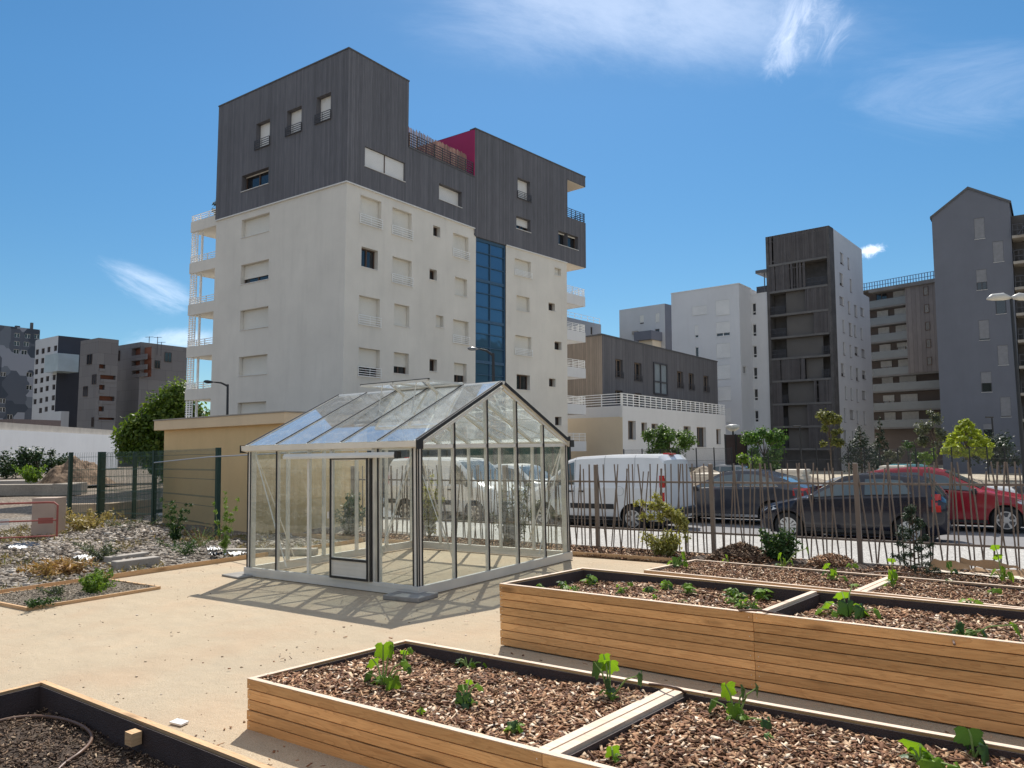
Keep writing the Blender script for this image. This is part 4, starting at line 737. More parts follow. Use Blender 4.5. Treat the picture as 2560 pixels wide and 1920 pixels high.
# ------------------------------------------------------------------ greenhouse
M_ALU = mat('aluminium', (.76, .73, .66), .42, .08, 2.5, .05, 120, metal=.15)
M_BLK = mat('black_rubber', (.022, .021, .021), .5, .1, 4)
M_BASE = mat('galvanised_base', (.66, .63, .57), .45, .10, 1.2, .08, 60, metal=.15, dirt=.15)
M_GLASS = glass_mat('greenhouse_glass', (.965, .98, .97), 1.0, 0.0, .065, (.85, .82, .72))
M_ROOFG = glass_mat('greenhouse_roof_glass', (.93, .96, .96), 1.7, .015, .24, (.86, .88, .90), .55)  # dust, plus an even pale tone painting the sky's reflection onto the roof
def greenhouse():
    X0, X1, Y0, Y1 = -10.04, -6.57, 7.26, 10.96; zb, ze, zr = .136, 1.88, 2.78; Ym = (Y0+Y1)/2
    g = thing('greenhouse', 'aluminium framed glass greenhouse with a sliding door and black glazing strips, on sand', 'greenhouse', (X0, Y0, 0))
    b = MB(); t_ = .05
    b.box((X0-.03, Y0-.03, .012), (X1+.03, Y0+.02, zb)); b.box((X0-.03, Y1-.02, .012), (X1+.03, Y1+.03, zb)); b.box((X0-.03, Y0+.021, .0125), (X0+.02, Y1-.021, zb-.0005)); b.box((X1-.02, Y0+.021, .0125), (X1+.03, Y1-.021, zb-.0005))
    for y in (Y0-.036, Y1+.031): b.box((X0-.03, y, .088), (X1+.03, y+.005, .092))
    b.build('base_frame', M_BASE, g, bevel=.004)
    def post(x, y, z0, z1, ax, w=.045, bk=True, dark=True):
        """alloy glazing bar, black strip on its outer face; ax is the outward direction"""
        m = MB(); ax = np.array(ax, float); sd = np.array([-ax[1], ax[0], 0]); c = np.array([x, y, z0])
        m.obox(c-sd*w/2-ax*.045, sd*w, ax*.045, (0, 0, z1-z0)); o = m.build('glazing_bar', M_ALU, g)
        if dark: s = MB(); s.obox(c-sd*.011+ax*.004, sd*.022, ax*.010, (0, 0, z1-z0)); s.build('rubber_strip', M_BLK, o)
        return o
    bx = [X0+(X1-X0)*k/5 for k in range(6)]; by = [Y0+(Y1-Y0)*k/5 for k in range(6)]
    zg = lambda y: ze+(zr-ze)*(1-abs(y-Ym)/(Ym-Y0))
    for i, x in enumerate(bx):
        if i not in (0, 5, 3): post(x, Y0, zb, ze-.01, (0, -1, 0), dark=(i in (1, 4)))
        if i not in (0, 5): post(x, Y1, zb, ze-.01, (0, 1, 0), w=.04)
    for x, ax in ((X0, (-1, 0, 0)), (X1, (1, 0, 0))):
        for i, y in enumerate(by):
            if i not in (0, 5): post(x, y, zb, zg(y)-.03, ax, w=.05)
    for x in (X0, X1):
        for y in (Y0, Y1):
            m = MB(); sx, sy = (1 if x == X1 else -1), (1 if y == Y1 else -1); m.box((min(x, x-sx*.09), min(y, y-sy*.09), zb), (max(x, x-sx*.09), max(y, y-sy*.09), ze)); o = m.build('corner_post', M_ALU, g, bevel=.004)
            s = MB()
            for q in (.004, .070): s.box((x-sx*(q+.017) if sx > 0 else x+q, y+sy*.003 if sy > 0 else y-.012, zb), (x-sx*q if sx > 0 else x+q+.017, y+.012 if sy > 0 else y-.003, ze))
            for q in (.004, .066): s.box((x+.003 if sx > 0 else x-.012, y-sy*(q+.017) if sy > 0 else y+q, zb), (x+.012 if sx > 0 else x-.003, y-sy*q if sy > 0 else y+q+.017, ze))
            s.build('rubber_strip', M_BLK, o)
    # eave beams, gutters, ridge
    for y, s in ((Y0, -1), (Y1, 1)):
        m = MB(); m.prism([(X0-.06, y+s*.0, ze-.02), (X0-.06, y+s*.075, ze+.0), (X0-.06, y+s*.085, ze+.075), (X0-.06, y-s*.03, ze+.07)], (X1-X0+.12, 0, 0)); m.build('gutter', M_ALU, g)
        for x in (X0-.075, X1+.061): c = MB(); c.box((x, min(y-s*.03, y+s*.095), ze-.03), (x+.014, max(y-s*.03, y+s*.095), ze+.085)); c.build('gutter_end_cap', M_BLK, g)
    for x, s in ((X0, -1), (X1, 1)): m = MB(); m.box((min(x-s*.05, x), Y0+.03, ze-.02), (max(x-s*.05, x), Y1-.03, ze+.03)); m.build('gable_beam', M_ALU, g)
    m = MB(); m.prism([(X0-.04, Ym-.07, zr+.005), (X0-.04, Ym+.07, zr+.005), (X0-.04, Ym+.03, zr+.055), (X0-.04, Ym-.03, zr+.055)], (X1-X0+.08, 0, 0)); m.build('ridge', M_ALU, g)
    # roof bars and gable rafters
    for s, ye in ((-1, Y0), (1, Y1)):
        p0 = lambda x: np.array([x, ye+s*.02, ze+.062]); p1 = lambda x: np.array([x, Ym+s*.03, zr+.02])
        for i, x in enumerate(bx):
            e = i in (0, 5); m = MB(); m.bar(p0(x), p1(x), .055 if e else .035, .05); o = m.build('rafter', M_ALU, g)
            st = MB(); up = np.array([0, 0, .034]); st.bar(p0(x)+up, p1(x)+up, .026 if e else .018, .010)
            if e:
                q = .05 if i == 5 else -.05; st.bar(p0(x)+up*.2+(q*.72, 0, 0), p1(x)+up*.2+(q*.72, 0, 0), .014, .045); st.build('rubber_strip', M_BLK, o)
                m2 = MB(); d = np.array([0, 0, -.075]); m2.bar(p0(x)+d, p1(x)+d, .03, .03); m2.build('gable_rafter', M_ALU, g)
            else: st.build('rubber_strip', M_BLK, o)
        for i in range(5):
            if s < 0 and i == 3: pass
            gp = MB(); a, b_ = bx[i]+.02, bx[i+1]-.02; lift = np.array([0, 0, .018]); A, B_, C_, D = p0(a)+lift, p0(b_)+lift, p1(b_)+lift, p1(a)+lift; gp.prism([A, B_, C_, D], (0, 0, .004)); gp.build('roof_pane', M_ROOFG, g)
    # standing panes
    def pane(P): q = MB(); n = np.cross(np.array(P[1])-P[0], np.array(P[2])-P[0]); n = n/np.linalg.norm(n)*.003; q.prism(P, n); q.build('pane', M_GLASS, g)
    for i in range(5):
        a, b_ = bx[i]+.012, bx[i+1]-.012
        if i != 3: pane([(a, Y0+.004, zb), (b_, Y0+.004, zb), (b_, Y0+.004, ze-.02), (a, Y0+.004, ze-.02)])
        pane([(a, Y1-.006, zb), (b_, Y1-.006, zb), (b_, Y1-.006, ze-.02), (a, Y1-.006, ze-.02)])
        a, b_ = by[i]+.012, by[i+1]-.012
        for x in (X0+.005, X1-.005):
            pane([(x, a, zb), (x, b_, zb), (x, b_, ze-.02), (x, a, ze-.02)])
            pg = [(x, a, ze+.03), (x, b_, ze+.03), (x, b_, zg(b_)-.03)]+([(x, Ym, zr-.03)] if i == 2 else [])+[(x, a, zg(a)-.03)]; pane(pg)
    # sliding door hung from its rail
    dx0, dx1, yd = -8.13, -7.40, Y0-.055
    m = MB(); m.box((X0+.95, Y0-.075, ze-.135), (X1-.32, Y0-.012, ze-.06)); m.prism([(X0+.95, Y0-.076, ze-.06), (X0+.95, Y0-.10, ze-.10), (X0+.95, Y0-.10, ze-.13), (X0+.95, Y0-.076, ze-.135)], (X1-.32-X0-.95, 0, 0)); r = m.build('door_rail', M_ALU, g)
    c = MB(); c.box((X1-.318, Y0-.09, ze-.14), (X1-.27, Y0-.012, ze-.05)); c.build('rail_end_cap', M_BLK, r)
    m = MB(); zt = 1.765
    for a in (dx0, dx1-.045): m.box((a, yd, zb+.0), (a+.045, yd+.03, zt))
    for a in (zb+.002, .372, zt-.045): m.box((dx0+.046, yd+.001, a), (dx1-.046, yd+.029, a+.042))
    d = m.build('door', M_ALU, g); s = MB()
    s.box((dx0-.002, yd-.012, zb), (dx0+.026, yd-.001, zt)); s.box((dx1-.026, yd-.012, zb), (dx1+.002, yd-.001, zt))
    for a in (zb, .378, zt-.034): s.box((dx0+.027, yd-.0125, a), (dx1-.027, yd-.0012, a+.03))
    s.build('rubber_strip', M_BLK, d)
    k = MB(); k.box((dx0+.03, yd+.008, zb+.04), (dx1-.03, yd+.02, .375)); 
    for q in (.20, .265, .32): k.box((dx0+.03, yd+.004, q), (dx1-.03, yd+.0078, q+.004))
    k.build('kick_panel', M_BASE, d); q = MB(); q.box((dx0+.03, yd+.012, .41), (dx1-.03, yd+.016, zt-.03)); q.build('pane', M_GLASS, d)
    h = MB(); h.box((dx0-.03, yd-.025, .93), (dx0-.004, yd+.01, 1.02)); h.build('handle', M_ALU, d)
    for x in (-8.16, -7.345): jm = MB(); jm.box((x-.025, Y0-.02, zb), (x+.025, Y0+.03, ze-.02)); jm.build('door_jamb', M_ALU, g)
    for x in (-7.40+.02,): jm = MB(); jm.box((x, Y0-.05, zb), (x+.03, Y0-.021, ze-.14)); jm.build('door_jamb', M_BLK, g)
    # braces
    def brace(p, q, r=.009): m = MB(); m.bar(p, q, .022, .006); m.build('brace', M_ALU, g)
    i_ = .06
    for a, b_ in ((X0+.1, bx[1]+.15), (X1-.1, bx[4]-.12)): brace((a, Y0+i_, ze-.05), (b_, Y0+i_, zb+.05)); brace((a, Y1-i_, ze-.05), (b_, Y1-i_, zb+.05))
    for a, b_ in ((Y0+.1, by[1]+.1), (Y1-.1, by[4]-.1)): brace((X1-i_, a, ze-.05), (X1-i_, b_, zb+.05)); brace((X0+i_, a, ze-.05), (X0+i_, b_, zb+.05))
    for s, ye in ((-1, Y0), (1, Y1)):
        e = lambda f, x: (x, ye+(Ym-ye)*f, ze+(zr-ze)*f-.03)
        brace(e(.05, bx[0]+.05), e(.9, bx[1]+.3)); brace(e(.05, bx[5]-.05), e(.9, bx[4]-.3)); brace(e(.95, bx[2]), e(.2, bx[1]+.2)); brace(e(.95, bx[3]), e(.2, bx[4]-.2)); brace(e(.5, bx[0]), e(.5, bx[2]+.2)); brace(e(.5, bx[5]), e(.5, bx[3]-.2))
    for x in (bx[1]+.3, bx[4]-.3): brace((x, Y0+.3, ze+.12), (x, Y1-.3, ze+.12))
    # roof vents, propped open
    for s, i in ((-1, 2), (1, 2), (-1, 3)):
        a, b_ = bx[i]+.01, bx[i+1]-.01; hp = np.array([0, Ym+s*.05, zr+.05]); L = .78; an = R(3 if s < 0 else 9); tip = hp+np.array([0, s*L*math.cos(an), L*math.sin(an)*(1 if s > 0 else .4)])
        m = MB(); P = lambda x, v: np.array([x, v[1], v[2]])
        m.bar(P(a, hp), P(a, tip), .03, .025); m.bar(P(b_, hp), P(b_, tip), .03, .025); m.bar(P(a, tip), P(b_, tip), .035, .03); m.bar(P(a, hp), P(b_, hp), .03, .025); v = m.build('roof_vent', M_ALU, g)
        q = MB(); q.prism([P(a, hp), P(b_, hp), P(b_, tip), P(a, tip)], (0, 0, .004)); q.build('pane', M_ROOFG, v)
        st = MB(); mx = (a+b_)/2; f_ = .42; base = (mx, Ym+s*.55*(Ym-Y0)*.8, zr-(zr-ze)*.44); st.bar(base, P(mx, hp+(tip-hp)*.85), .012, .012); st.bar((mx+.04, Ym+s*.2, zr-.12), P(mx+.04, hp+(tip-hp)*.6), .03, .03); st.build('vent_stay', M_ALU, v)
        if s < 0: bar_ = MB(); bar_.bar(P(a-.02, tip+(0, 0, .018)), P(b_+.02, tip+(0, 0, .018)), .02, .02); bar_.build('rubber_strip', M_BLK, v)
    return g
greenhouse()
def slab_stone(x, y, w, d, h, rz, label):
    m = MB(); m.box((-w/2, -d/2, 0), (w/2, d/2, h)); o = m.build('paving_slab', mat('slab_stone', (.27, .255, .235), .9, .2, 6, .3, 60), bevel=.012); o.location = (x, y, 0); o.rotation_euler.z = rz; tag(o, label, 'slab', 'slabs under the greenhouse corners')
slab_stone(-6.62, 7.17, .55, .42, .06, .1, 'grey stone slab under the greenhouse corner next to the planters')
slab_stone(-10.1, 7.2, .5, .35, .03, -.1, 'thin grey stone slab under the greenhouse corner by the gravel')

# ------------------------------------------------------------------ planters
M_LARCH = wood_mat('larch_boards', (.70, .41, .175), (.46, .235, .09), .30)
M_LARCH2 = wood_mat('weathered_larch', (.64, .42, .23), (.42, .245, .12), .12)
M_RIM = wood_mat('sunlit_rim_wood', (.74, .60, .47), (.56, .40, .28), .06)  # paler wood for rims and dividers, their sunlit look put into the colour
M_LINER = mat('dimpled_liner', (.058, .040, .038), .6, .15, 8, .9, 110)
CHIPS = chip_mat('wood_chips', [(0., (.07, .030, .016)), (.30, (.16, .072, .036)), (.58, (.27, .135, .068)), (.78, (.42, .26, .145)), (.91, (.58, .42, .28)), (1., (.74, .62, .49))])
CHIPD = chip_mat('dark_chips', [(0., (.045, .028, .02)), (.5, (.10, .06, .038)), (.85, (.19, .12, .072)), (1., (.42, .32, .22))])  # darker brown chips for the compost and the tall heap
def lerp(a, b, t): return np.array(a, float)*(1-t)+np.array(b, float)*t
def planter(label, A, B, C, D, z, nb, bh, divs=(), gap=.006, zin=.06, wood=None, rim=.042, joint=None, rimm=None):
    """open timber box: A front-left, B back-left, C back-right, D front-right (plan corners at the rim)"""
    wood = wood or M_LARCH; A, B, C, D = [np.array([*p, 0.0]) for p in (A, B, C, D)]
    root = thing('raised_planter', label, 'planter', A, 'timber raised beds'); up = np.array([0, 0, 1.0])
    for nm, (p, q) in dict(front=(A, D), back=(C, B), end=(B, A), far=(D, C)).items():
        m = MB(); d = (q-p); L = np.linalg.norm(d); d /= L; n = np.array([-d[1], d[0], 0]); t_ = 0 if nm in ('front', 'back') else rim+.0005
        for k in range(nb):
            zt = z-k*(bh+gap); js = sorted({0+t_, L-t_, *([x for x in (joint or [])] if nm in ('front', 'back') else [])})
            for s0, s1 in zip(js[:-1], js[1:]): m.obox(p+d*(s0+.001)+n*(.003*((k*7) % 3))+up*(zt-bh), d*(s1-s0-.002), n*(rim-.006), up*bh)
        m.build('board_wall', wood, root, bevel=.003)
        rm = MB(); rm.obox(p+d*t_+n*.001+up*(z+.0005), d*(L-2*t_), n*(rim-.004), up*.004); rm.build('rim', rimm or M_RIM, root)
        ln = MB(); ln.obox(p+d*(rim)+n*(rim+.003)+up*.01, d*(L-2*rim), n*.008, up*(z-.022)); ln.build('liner', M_LINER, root)
        if nm == 'front':
            sc = MB(); 
            for k in range(nb):
                for s in [.03, L-.03]+[x+q_ for x in (joint or []) for q_ in (-.03, .03)]:
                    c = p+d*s-n*.0015+up*(z-k*(bh+gap)-bh*.5); 
                    if rnd.random() < .6: sc.obox(c-d*.003-up*.003, d*.006, n*.003, up*.006)
            if sc.v: sc.build('screws', mat('zinc_screw', (.75, .73, .70), .35, metal=.6), root)
    for t0, w in divs:
        p, q = lerp(A, D, t0), lerp(B, C, t0); d = q-p; L = np.linalg.norm(d); d /= L; n = np.array([-d[1], d[0], 0]); m = MB()
        for o in ((-w-.004, .004) if w > .05 else (-w/2,)): m.obox(p+d*.05+n*o+up*(z-.22), d*(L-.1), n*w*(.96), up*(.22-.002))
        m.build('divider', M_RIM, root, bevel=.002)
        for o in (w+.016 if w > .05 else w/2+.01, -w-.024 if w > .05 else -w/2-.018): l2 = MB(); l2.obox(p+d*.06+n*o+up*.01, d*(L-.12), n*.008, up*(z-.035)); l2.build('liner', M_LINER, root)
    return root
def in_quad(A, B, C, D, u, v): return (1-u)[:, None]*((1-v)[:, None]*A+v[:, None]*B)+u[:, None]*((1-v)[:, None]*D+v[:, None]*C)
def chips(name, label, A, B, C, D, hf, n, L=(.025, .068), W=(.011, .026), m=None, soil=True, inset=.06, soilm=None, tilt=.30):
    """bed of loose wood chips: thin split pieces lying every way over a soil surface"""
    A, B, C, D = [np.array(p, float) for p in (A, B, C, D)]
    u, v = nr.rand(n), nr.rand(n); P2 = in_quad(A, B, C, D, u, v); z = hf(P2[:, 0], P2[:, 1])+nr.uniform(-.012, .020, n)
    l = nr.uniform(*L, n)*nr.choice([.6, 1, 1, 1.35], n); w = nr.uniform(*W, n); h = nr.uniform(.002, .006, n); yaw = nr.rand(n)*6.283; ti = nr.normal(0, tilt, n); ro = nr.normal(0, tilt, n)
    ax = np.stack([np.cos(yaw)*np.cos(ti), np.sin(yaw)*np.cos(ti), np.sin(ti)], 1); sd = np.stack([-np.sin(yaw), np.cos(yaw), np.zeros(n)], 1); sd = sd*np.cos(ro)[:, None]+np.array([0, 0, 1.])*np.sin(ro)[:, None]; up = np.cross(ax, sd)
    c = np.column_stack([P2, z]); vs = []
    for k, (a, b, e) in enumerate(((-1, -1, -1), (1, -1, -1), (1, 1, -1), (-1, 1, -1), (-1, -1, 1), (1, -1, 1), (1, 1, 1), (-1, 1, 1))):
        f = nr.uniform(.55, 1.15, n); vs.append(c+ax*(a*l/2*f)[:, None]+sd*(b*w/2*nr.uniform(.5, 1.1, n))[:, None]+up*(e*h/2)[:, None])
    V = np.stack(vs, 1).reshape(-1, 3); base = np.arange(n)[:, None]*8; F = np.concatenate([base+np.array(q)[None] for q in ((4, 5, 6, 7), (0, 1, 5, 4), (1, 2, 6, 5), (2, 3, 7, 6), (3, 0, 4, 7), (0, 3, 2, 1))])
    mi = np.zeros(len(F), int)
    if soil:
        N = 40; uu, vv = np.meshgrid(np.linspace(0, 1, N+1), np.linspace(0, 1, N+1)); S = in_quad(A, B, C, D, uu.ravel(), vv.ravel()); sz = hf(S[:, 0], S[:, 1])-.008; i = (np.arange(N)[:, None]*(N+1)+np.arange(N)[None]).ravel(); b0 = len(V)
        V = np.concatenate([V, np.column_stack([S, sz])]); Fs = np.stack([i, i+1, i+N+2, i+N+1], 1)+b0; F = np.concatenate([F, Fs]); mi = np.concatenate([mi, np.ones(len(Fs), int)])
    o = npmesh(name, V, F, [m or CHIPS, soilm or M_SOIL], mi=mi); return tag(o, label, 'wood chips', kind='stuff')
def bumpy(z, amp, s=1.6, seed=0.0): return lambda X, Y: z+amp*wav(X, Y, s, seed)
SK = 1.0909
# the near low planter
LA_, LB_, LC_, LD_ = (-4.478, 3.25), (-4.285, 4.585), (.55, 4.535), (.45, 3.232)
planter('low larch planter with two chip filled bays, in front of the tall planter', LA_, LB_, LC_, LD_, .322, 5, .061, [(.476, .062)], joint=[2.345])
def insetq(A, B, C, D, e): 
    c = sum(np.array(p, float) for p in (A, B, C, D))/4; return [np.array(p, float)+(c-np.array(p, float))*0+np.array([e*(1 if p[0] < c[0] else -1), e*(1 if p[1] < c[1] else -1)]) for p in (A, B, C, D)]
def low_h(X, Y): return .262+.022*wav(X, Y, 1.5, 1)-.035*np.exp(-((X+2.9)**2+(Y-4.5)**2)/.5)-.05*np.exp(-((X+3.75)**2+(Y-4.45)**2)/.12)+.03*np.exp(-((X+4.2)**2+(Y-3.4)**2)/.3)
q = insetq(LA_, LB_, LC_, LD_, .055); dm = lambda P, Q, t: np.array(P)*(1-t)+np.array(Q)*t
chips('wood_chip_mulch', 'brown wood chips filling the low planter bay farther from the path end', q[0], q[1], dm(q[1], q[2], .465), dm(q[0], q[3], .465), low_h, 19000)
chips('wood_chip_mulch', 'brown wood chips filling the second bay of the low planter', dm(q[0], q[3], .498), dm(q[1], q[2], .498), q[2], q[3], low_h, 21000)
# the tall planter
TA, TB, TC, TD = (-4.29, 5.856), (-4.094, 7.067), (1.3, 6.79), (1.2, 5.63)
planter('tall larch planter of eight stacked boards with deep dark lined bays', TA, TB, TC, TD, .567, 8, .064, [(.441, .05)], joint=[2.405])
def tall_h(X, Y): return .475+.02*wav(X, Y, 1.6, 3)-.045*np.exp(-((X+2.1)**2+(Y-6.6)**2)/.25)+.03*np.exp(-((Y-5.85)**2)/.1)-.035*np.exp(-((X+4.0)**2+(Y-6.8)**2)/.4)
q = insetq(TA, TB, TC, TD, .055)
chips('wood_chip_mulch', 'brown wood chips with seedling rows in the tall planter bay beside the greenhouse', q[0], q[1], dm(q[1], q[2], .432), dm(q[0], q[3], .432), tall_h, 13500)
chips('wood_chip_mulch', 'brown wood chips around the big wilted squash in the tall planter', dm(q[0], q[3], .455), dm(q[1], q[2], .455), q[2], q[3], tall_h, 14500)
# the planter behind it
HA, HB, HC, HD = (-4.135, 8.62), (-3.93, 9.75), (1.2, 9.3), (1.1, 8.1)
planter('low larch planter behind the tall one, nearly brimful with chips', HA, HB, HC, HD, .328, 5, .062, [(.47, .06)], wood=M_LARCH2)
q = insetq(HA, HB, HC, HD, .05); hh = bumpy(.288, .018, 1.6, 5)
chips('wood_chip_mulch', 'brown wood chips heaped in the planter behind the tall one', q[0], q[1], q[2], q[3], hh, 17000, L=(.03, .065), W=(.009, .02))
# the shaded planter at the corner
bz = .30; f_ = lambda x, y: tuple(gnd(x, y, bz)[:2])
SA, SB = f_(112.8, 1701.8), f_(0, 1729); dS = np.array(f_(640, 1903))-np.array(SA); dS /= np.linalg.norm(dS); dV = np.array(SB)-np.array(SA); dV /= np.linalg.norm(dV)
p0_ = np.array(SA); S2 = p0_+dS*3.6; S3 = S2+dV*1.35; S4 = p0_+dV*1.35
planter('shaded larch planter holding dark bare compost and a hoop of brown pipe', tuple(S4), tuple(p0_), tuple(S2), tuple(S3), bz, 4, .07, [], wood=M_LARCH2, rim=.043, rimm=M_LARCH2)
c4 = [np.array(p)+(np.array(sum([p0_, S2, S3, S4]))/4-np.array(p))*.05 for p in (S4, p0_, S2, S3)]
def soil_h(X, Y): return .135+.02*wav(X, Y, 2.0, 7)+.008*wav(X, Y, 7, 2)
chips('compost_mulch', 'dark compost strewn with a few chips in the shaded planter', *c4, soil_h, 12000, m=CHIPD, L=(.012, .035), W=(.006, .014), tilt=.5)
bl = MB(); pb = lerp(np.array([*p0_, 0]), np.array([*S2, 0]), .375)+np.array([*(dV*.065), 0]); bl.obox(pb+np.array([0, 0, bz-.10]), np.array([*dS, 0])*.075, np.array([*dV, 0])*.06, (0, 0, .07)); tag(bl.build('corner_block', M_LARCH2), 'short timber block fixed inside the shaded planter rim', 'timber block')
# bed edging at ground level on the gravel side
gq = [(-10.17, 4.29), (-10.14, 5.94), (-11.52, 5.92), (-11.56, 4.25)]
ed = thing('bed_edging', 'low weathered timber edging round a sunken weedy bed between the sand and gravel', 'edging', (*gq[0], 0))
for i in range(4):
    p, q2 = np.array([*gq[i], -.12]), np.array([*gq[(i+1) % 4], -.12]); m = MB(); m.bar(p+np.array([0, 0, .075]), q2+np.array([0, 0, .075]), .03, .17); m.build('edge_board', M_LARCH2, ed)
chips('bed_soil', 'dry grey brown soil with weed litter in the sunken bed', *[np.array(p)*.97+np.mean(gq, 0)*.03 for p in (gq[3], gq[2], gq[1], gq[0])], bumpy(.03, .015, 2, 4), 3500, m=chip_mat('dry_litter', [(0, (.10, .08, .06)), (.5, (.20, .165, .12)), (1, (.42, .37, .29))]), L=(.01, .03), W=(.006, .015), soilm=mat('dry_soil', (.19, .155, .12), .95, .25, 4, .5, 60, fine=.3))
for p, q2, lb in (((-11.65, 2.2), (-11.65, 11.2), 'long steel strip edging between the sand and the gravel'), ((-14, 11.3), (-4.9, 11.42), 'thin edging strip between the sand and the chip bed')):
    m = MB(); m.bar((*p, .02), (*q2, .02), .012, .11); tag(m.build('edging_strip', M_LARCH2), lb, 'edging')
# chip bed along the fence and the heaps on it
def bed_h(X, Y):
    h = .02+.018*wav(X, Y, 1.2, 2)
    for x, y, r, a in ((-4.05, 11.95, .52, .26), (-2.75, 12.1, .35, .15)): h = h+a*np.maximum(0, 1-np.sqrt((X-x)**2+(Y-y)**2)/r/1.15)**.8
    return h
chips('wood_chip_mulch', 'brown wood chips covering the planting bed along the picket fence', (-14.0, 11.34), (-14.0, 12.46), (5.0, 12.46), (5.0, 11.40), bed_h, 26000, L=(.035, .08), W=(.012, .028))
for x, y, r, a, lb in ((-4.05, 11.95, .52, .26, 'tall heap of dark wood chips against the picket fence'), (-2.75, 12.1, .35, .15, 'small flat heap of wood chips by the fence post')):
    n = int(3200*r*2); rr = np.sqrt(nr.rand(n))*r*1.1; th = nr.rand(n)*6.283; hf = lambda X, Y, x=x, y=y, r=r, a=a: .03+a*np.maximum(0, 1-np.sqrt((X-x)**2+(Y-y)**2)/r/1.15)**.8
    N = 20; o = chips('chip_heap', lb, (x-r*.75, y-r*.75), (x-r*.75, y+r*.62), (x+r*.75, y+r*.62), (x+r*.75, y-r*.75), hf, n, L=(.035, .08), W=(.012, .028), m=CHIPD if a > .2 else CHIPS, soil=False, tilt=.6)
chips('wood_chip_mulch', 'loose wood chips lying between the rear planter and the fence', (-3.9, 9.9), (-3.9, 11.38), (4.5, 11.38), (4.5, 9.6), bumpy(.015, .012, 1.4, 3), 15000, L=(.03, .07), W=(.01, .024))

for a_, b_, n_, lb in (((-4.7, 2.45), (.5, 3.2), 130, 'stray wood chips dropped on the sand in front of the low planter'), ((-4.6, 4.75), (1.0, 5.7), 120, 'stray wood chips dropped on the sand between the low and tall planters'), ((-6.2, 4.0), (-4.6, 8.5), 70, 'stray wood chips on the sand beside the planter ends')):
    chips('stray_chips', lb, a_, (a_[0], b_[1]), b_, (b_[0], a_[1]), lambda X, Y: .008+0*X, n_, L=(.015, .05), W=(.008, .018), soil=False, tilt=.2)
# ------------------------------------------------------------------ picket fence along the street
M_PICK = mat('taupe_paint', (.215, .17, .135), .5, .08, 2, spec=.4)
def picket_fence():
    f = thing('picket_fence', 'taupe metal fence of thin pickets leaning at random angles between square posts, along the street', 'fence', (-4.4, 12.46, 0)); Y = 12.46
    px = [-13.3, -11.1, -8.95, -6.87, -4.68, -2.42, -.2, 2.0, 4.2]
    for x in px: m = MB(); m.box((x-.033, Y-.033, -.3), (x+.033, Y+.033, 1.525)); m.build('post', M_PICK, f, bevel=.004)
    for a, b in zip(px[:-1], px[1:]):
        m = MB()
        for z in (.375, 1.215): m.bar((a+.034, Y, z), (b-.034, Y, z), .03, .032)
        n = 26; r_ = random.Random(int(a*100))
        for k in range(n):
            x = a+.09+(b-a-.18)*(k+.5)/n+r_.uniform(-.022, .022); zt = r_.choice((1.53, 1.53, 1.53, 1.40, 1.45)); dx = r_.choice((0, 0, .03, -.03, .10, -.10, .14, -.13))*r_.uniform(.6, 1.1); zbm = .05
            fr = lambda z: x+dx*((z-.375)/(1.53-.375)); yy = Y-.026 if k % 2 else Y+.026
            m.tube([(fr(zbm), yy, zbm), (fr(zt), yy, zt)], .0118, 6)
        m.build('picket_panel', M_PICK, f)
    bd = MB(); bd.box((px[0], Y-.018, -.3), (px[-1], Y+.018, .045)); bd.build('gravel_board', M_CONC, f)
picket_fence()
# ------------------------------------------------------------------ vehicles
M_TYRE = mat('tyre_rubber', (.022, .022, .022), .85, .2, 4)
M_HUBD = mat('dark_wheel', (.10, .10, .105), .45, .2, 4, metal=.4)
M_HUB = mat('silver_wheel', (.55, .54, .52), .35, .08, 4, metal=.6)
M_CGLASS = glass_mat('car_glass', (.30, .36, .36), 1.2, .01, .05)
M_TRIM = mat('black_trim', (.025, .025, .026), .6, .15, 4)
M_RED = mat('tail_lens', (.42, .012, .012), .15, .1, 4, spec=.7)
M_CLEAR = mat('lamp_lens', (.62, .64, .66), .12, .1, 4, spec=.8)
M_CHROME = mat('chrome', (.65, .65, .66), .15, .05, 3, metal=.9)
def paint(name, c, rough=.22): return mat(name, c, rough, .05, 1.5, spec=.45, coat=.25)
M_INT = mat('cabin_trim', (.05, .05, .055), .9, .2, 3)
def interp(tab, x):
    xs = [p[0] for p in tab]; return float(np.interp(x, xs, [p[1] for p in tab]))
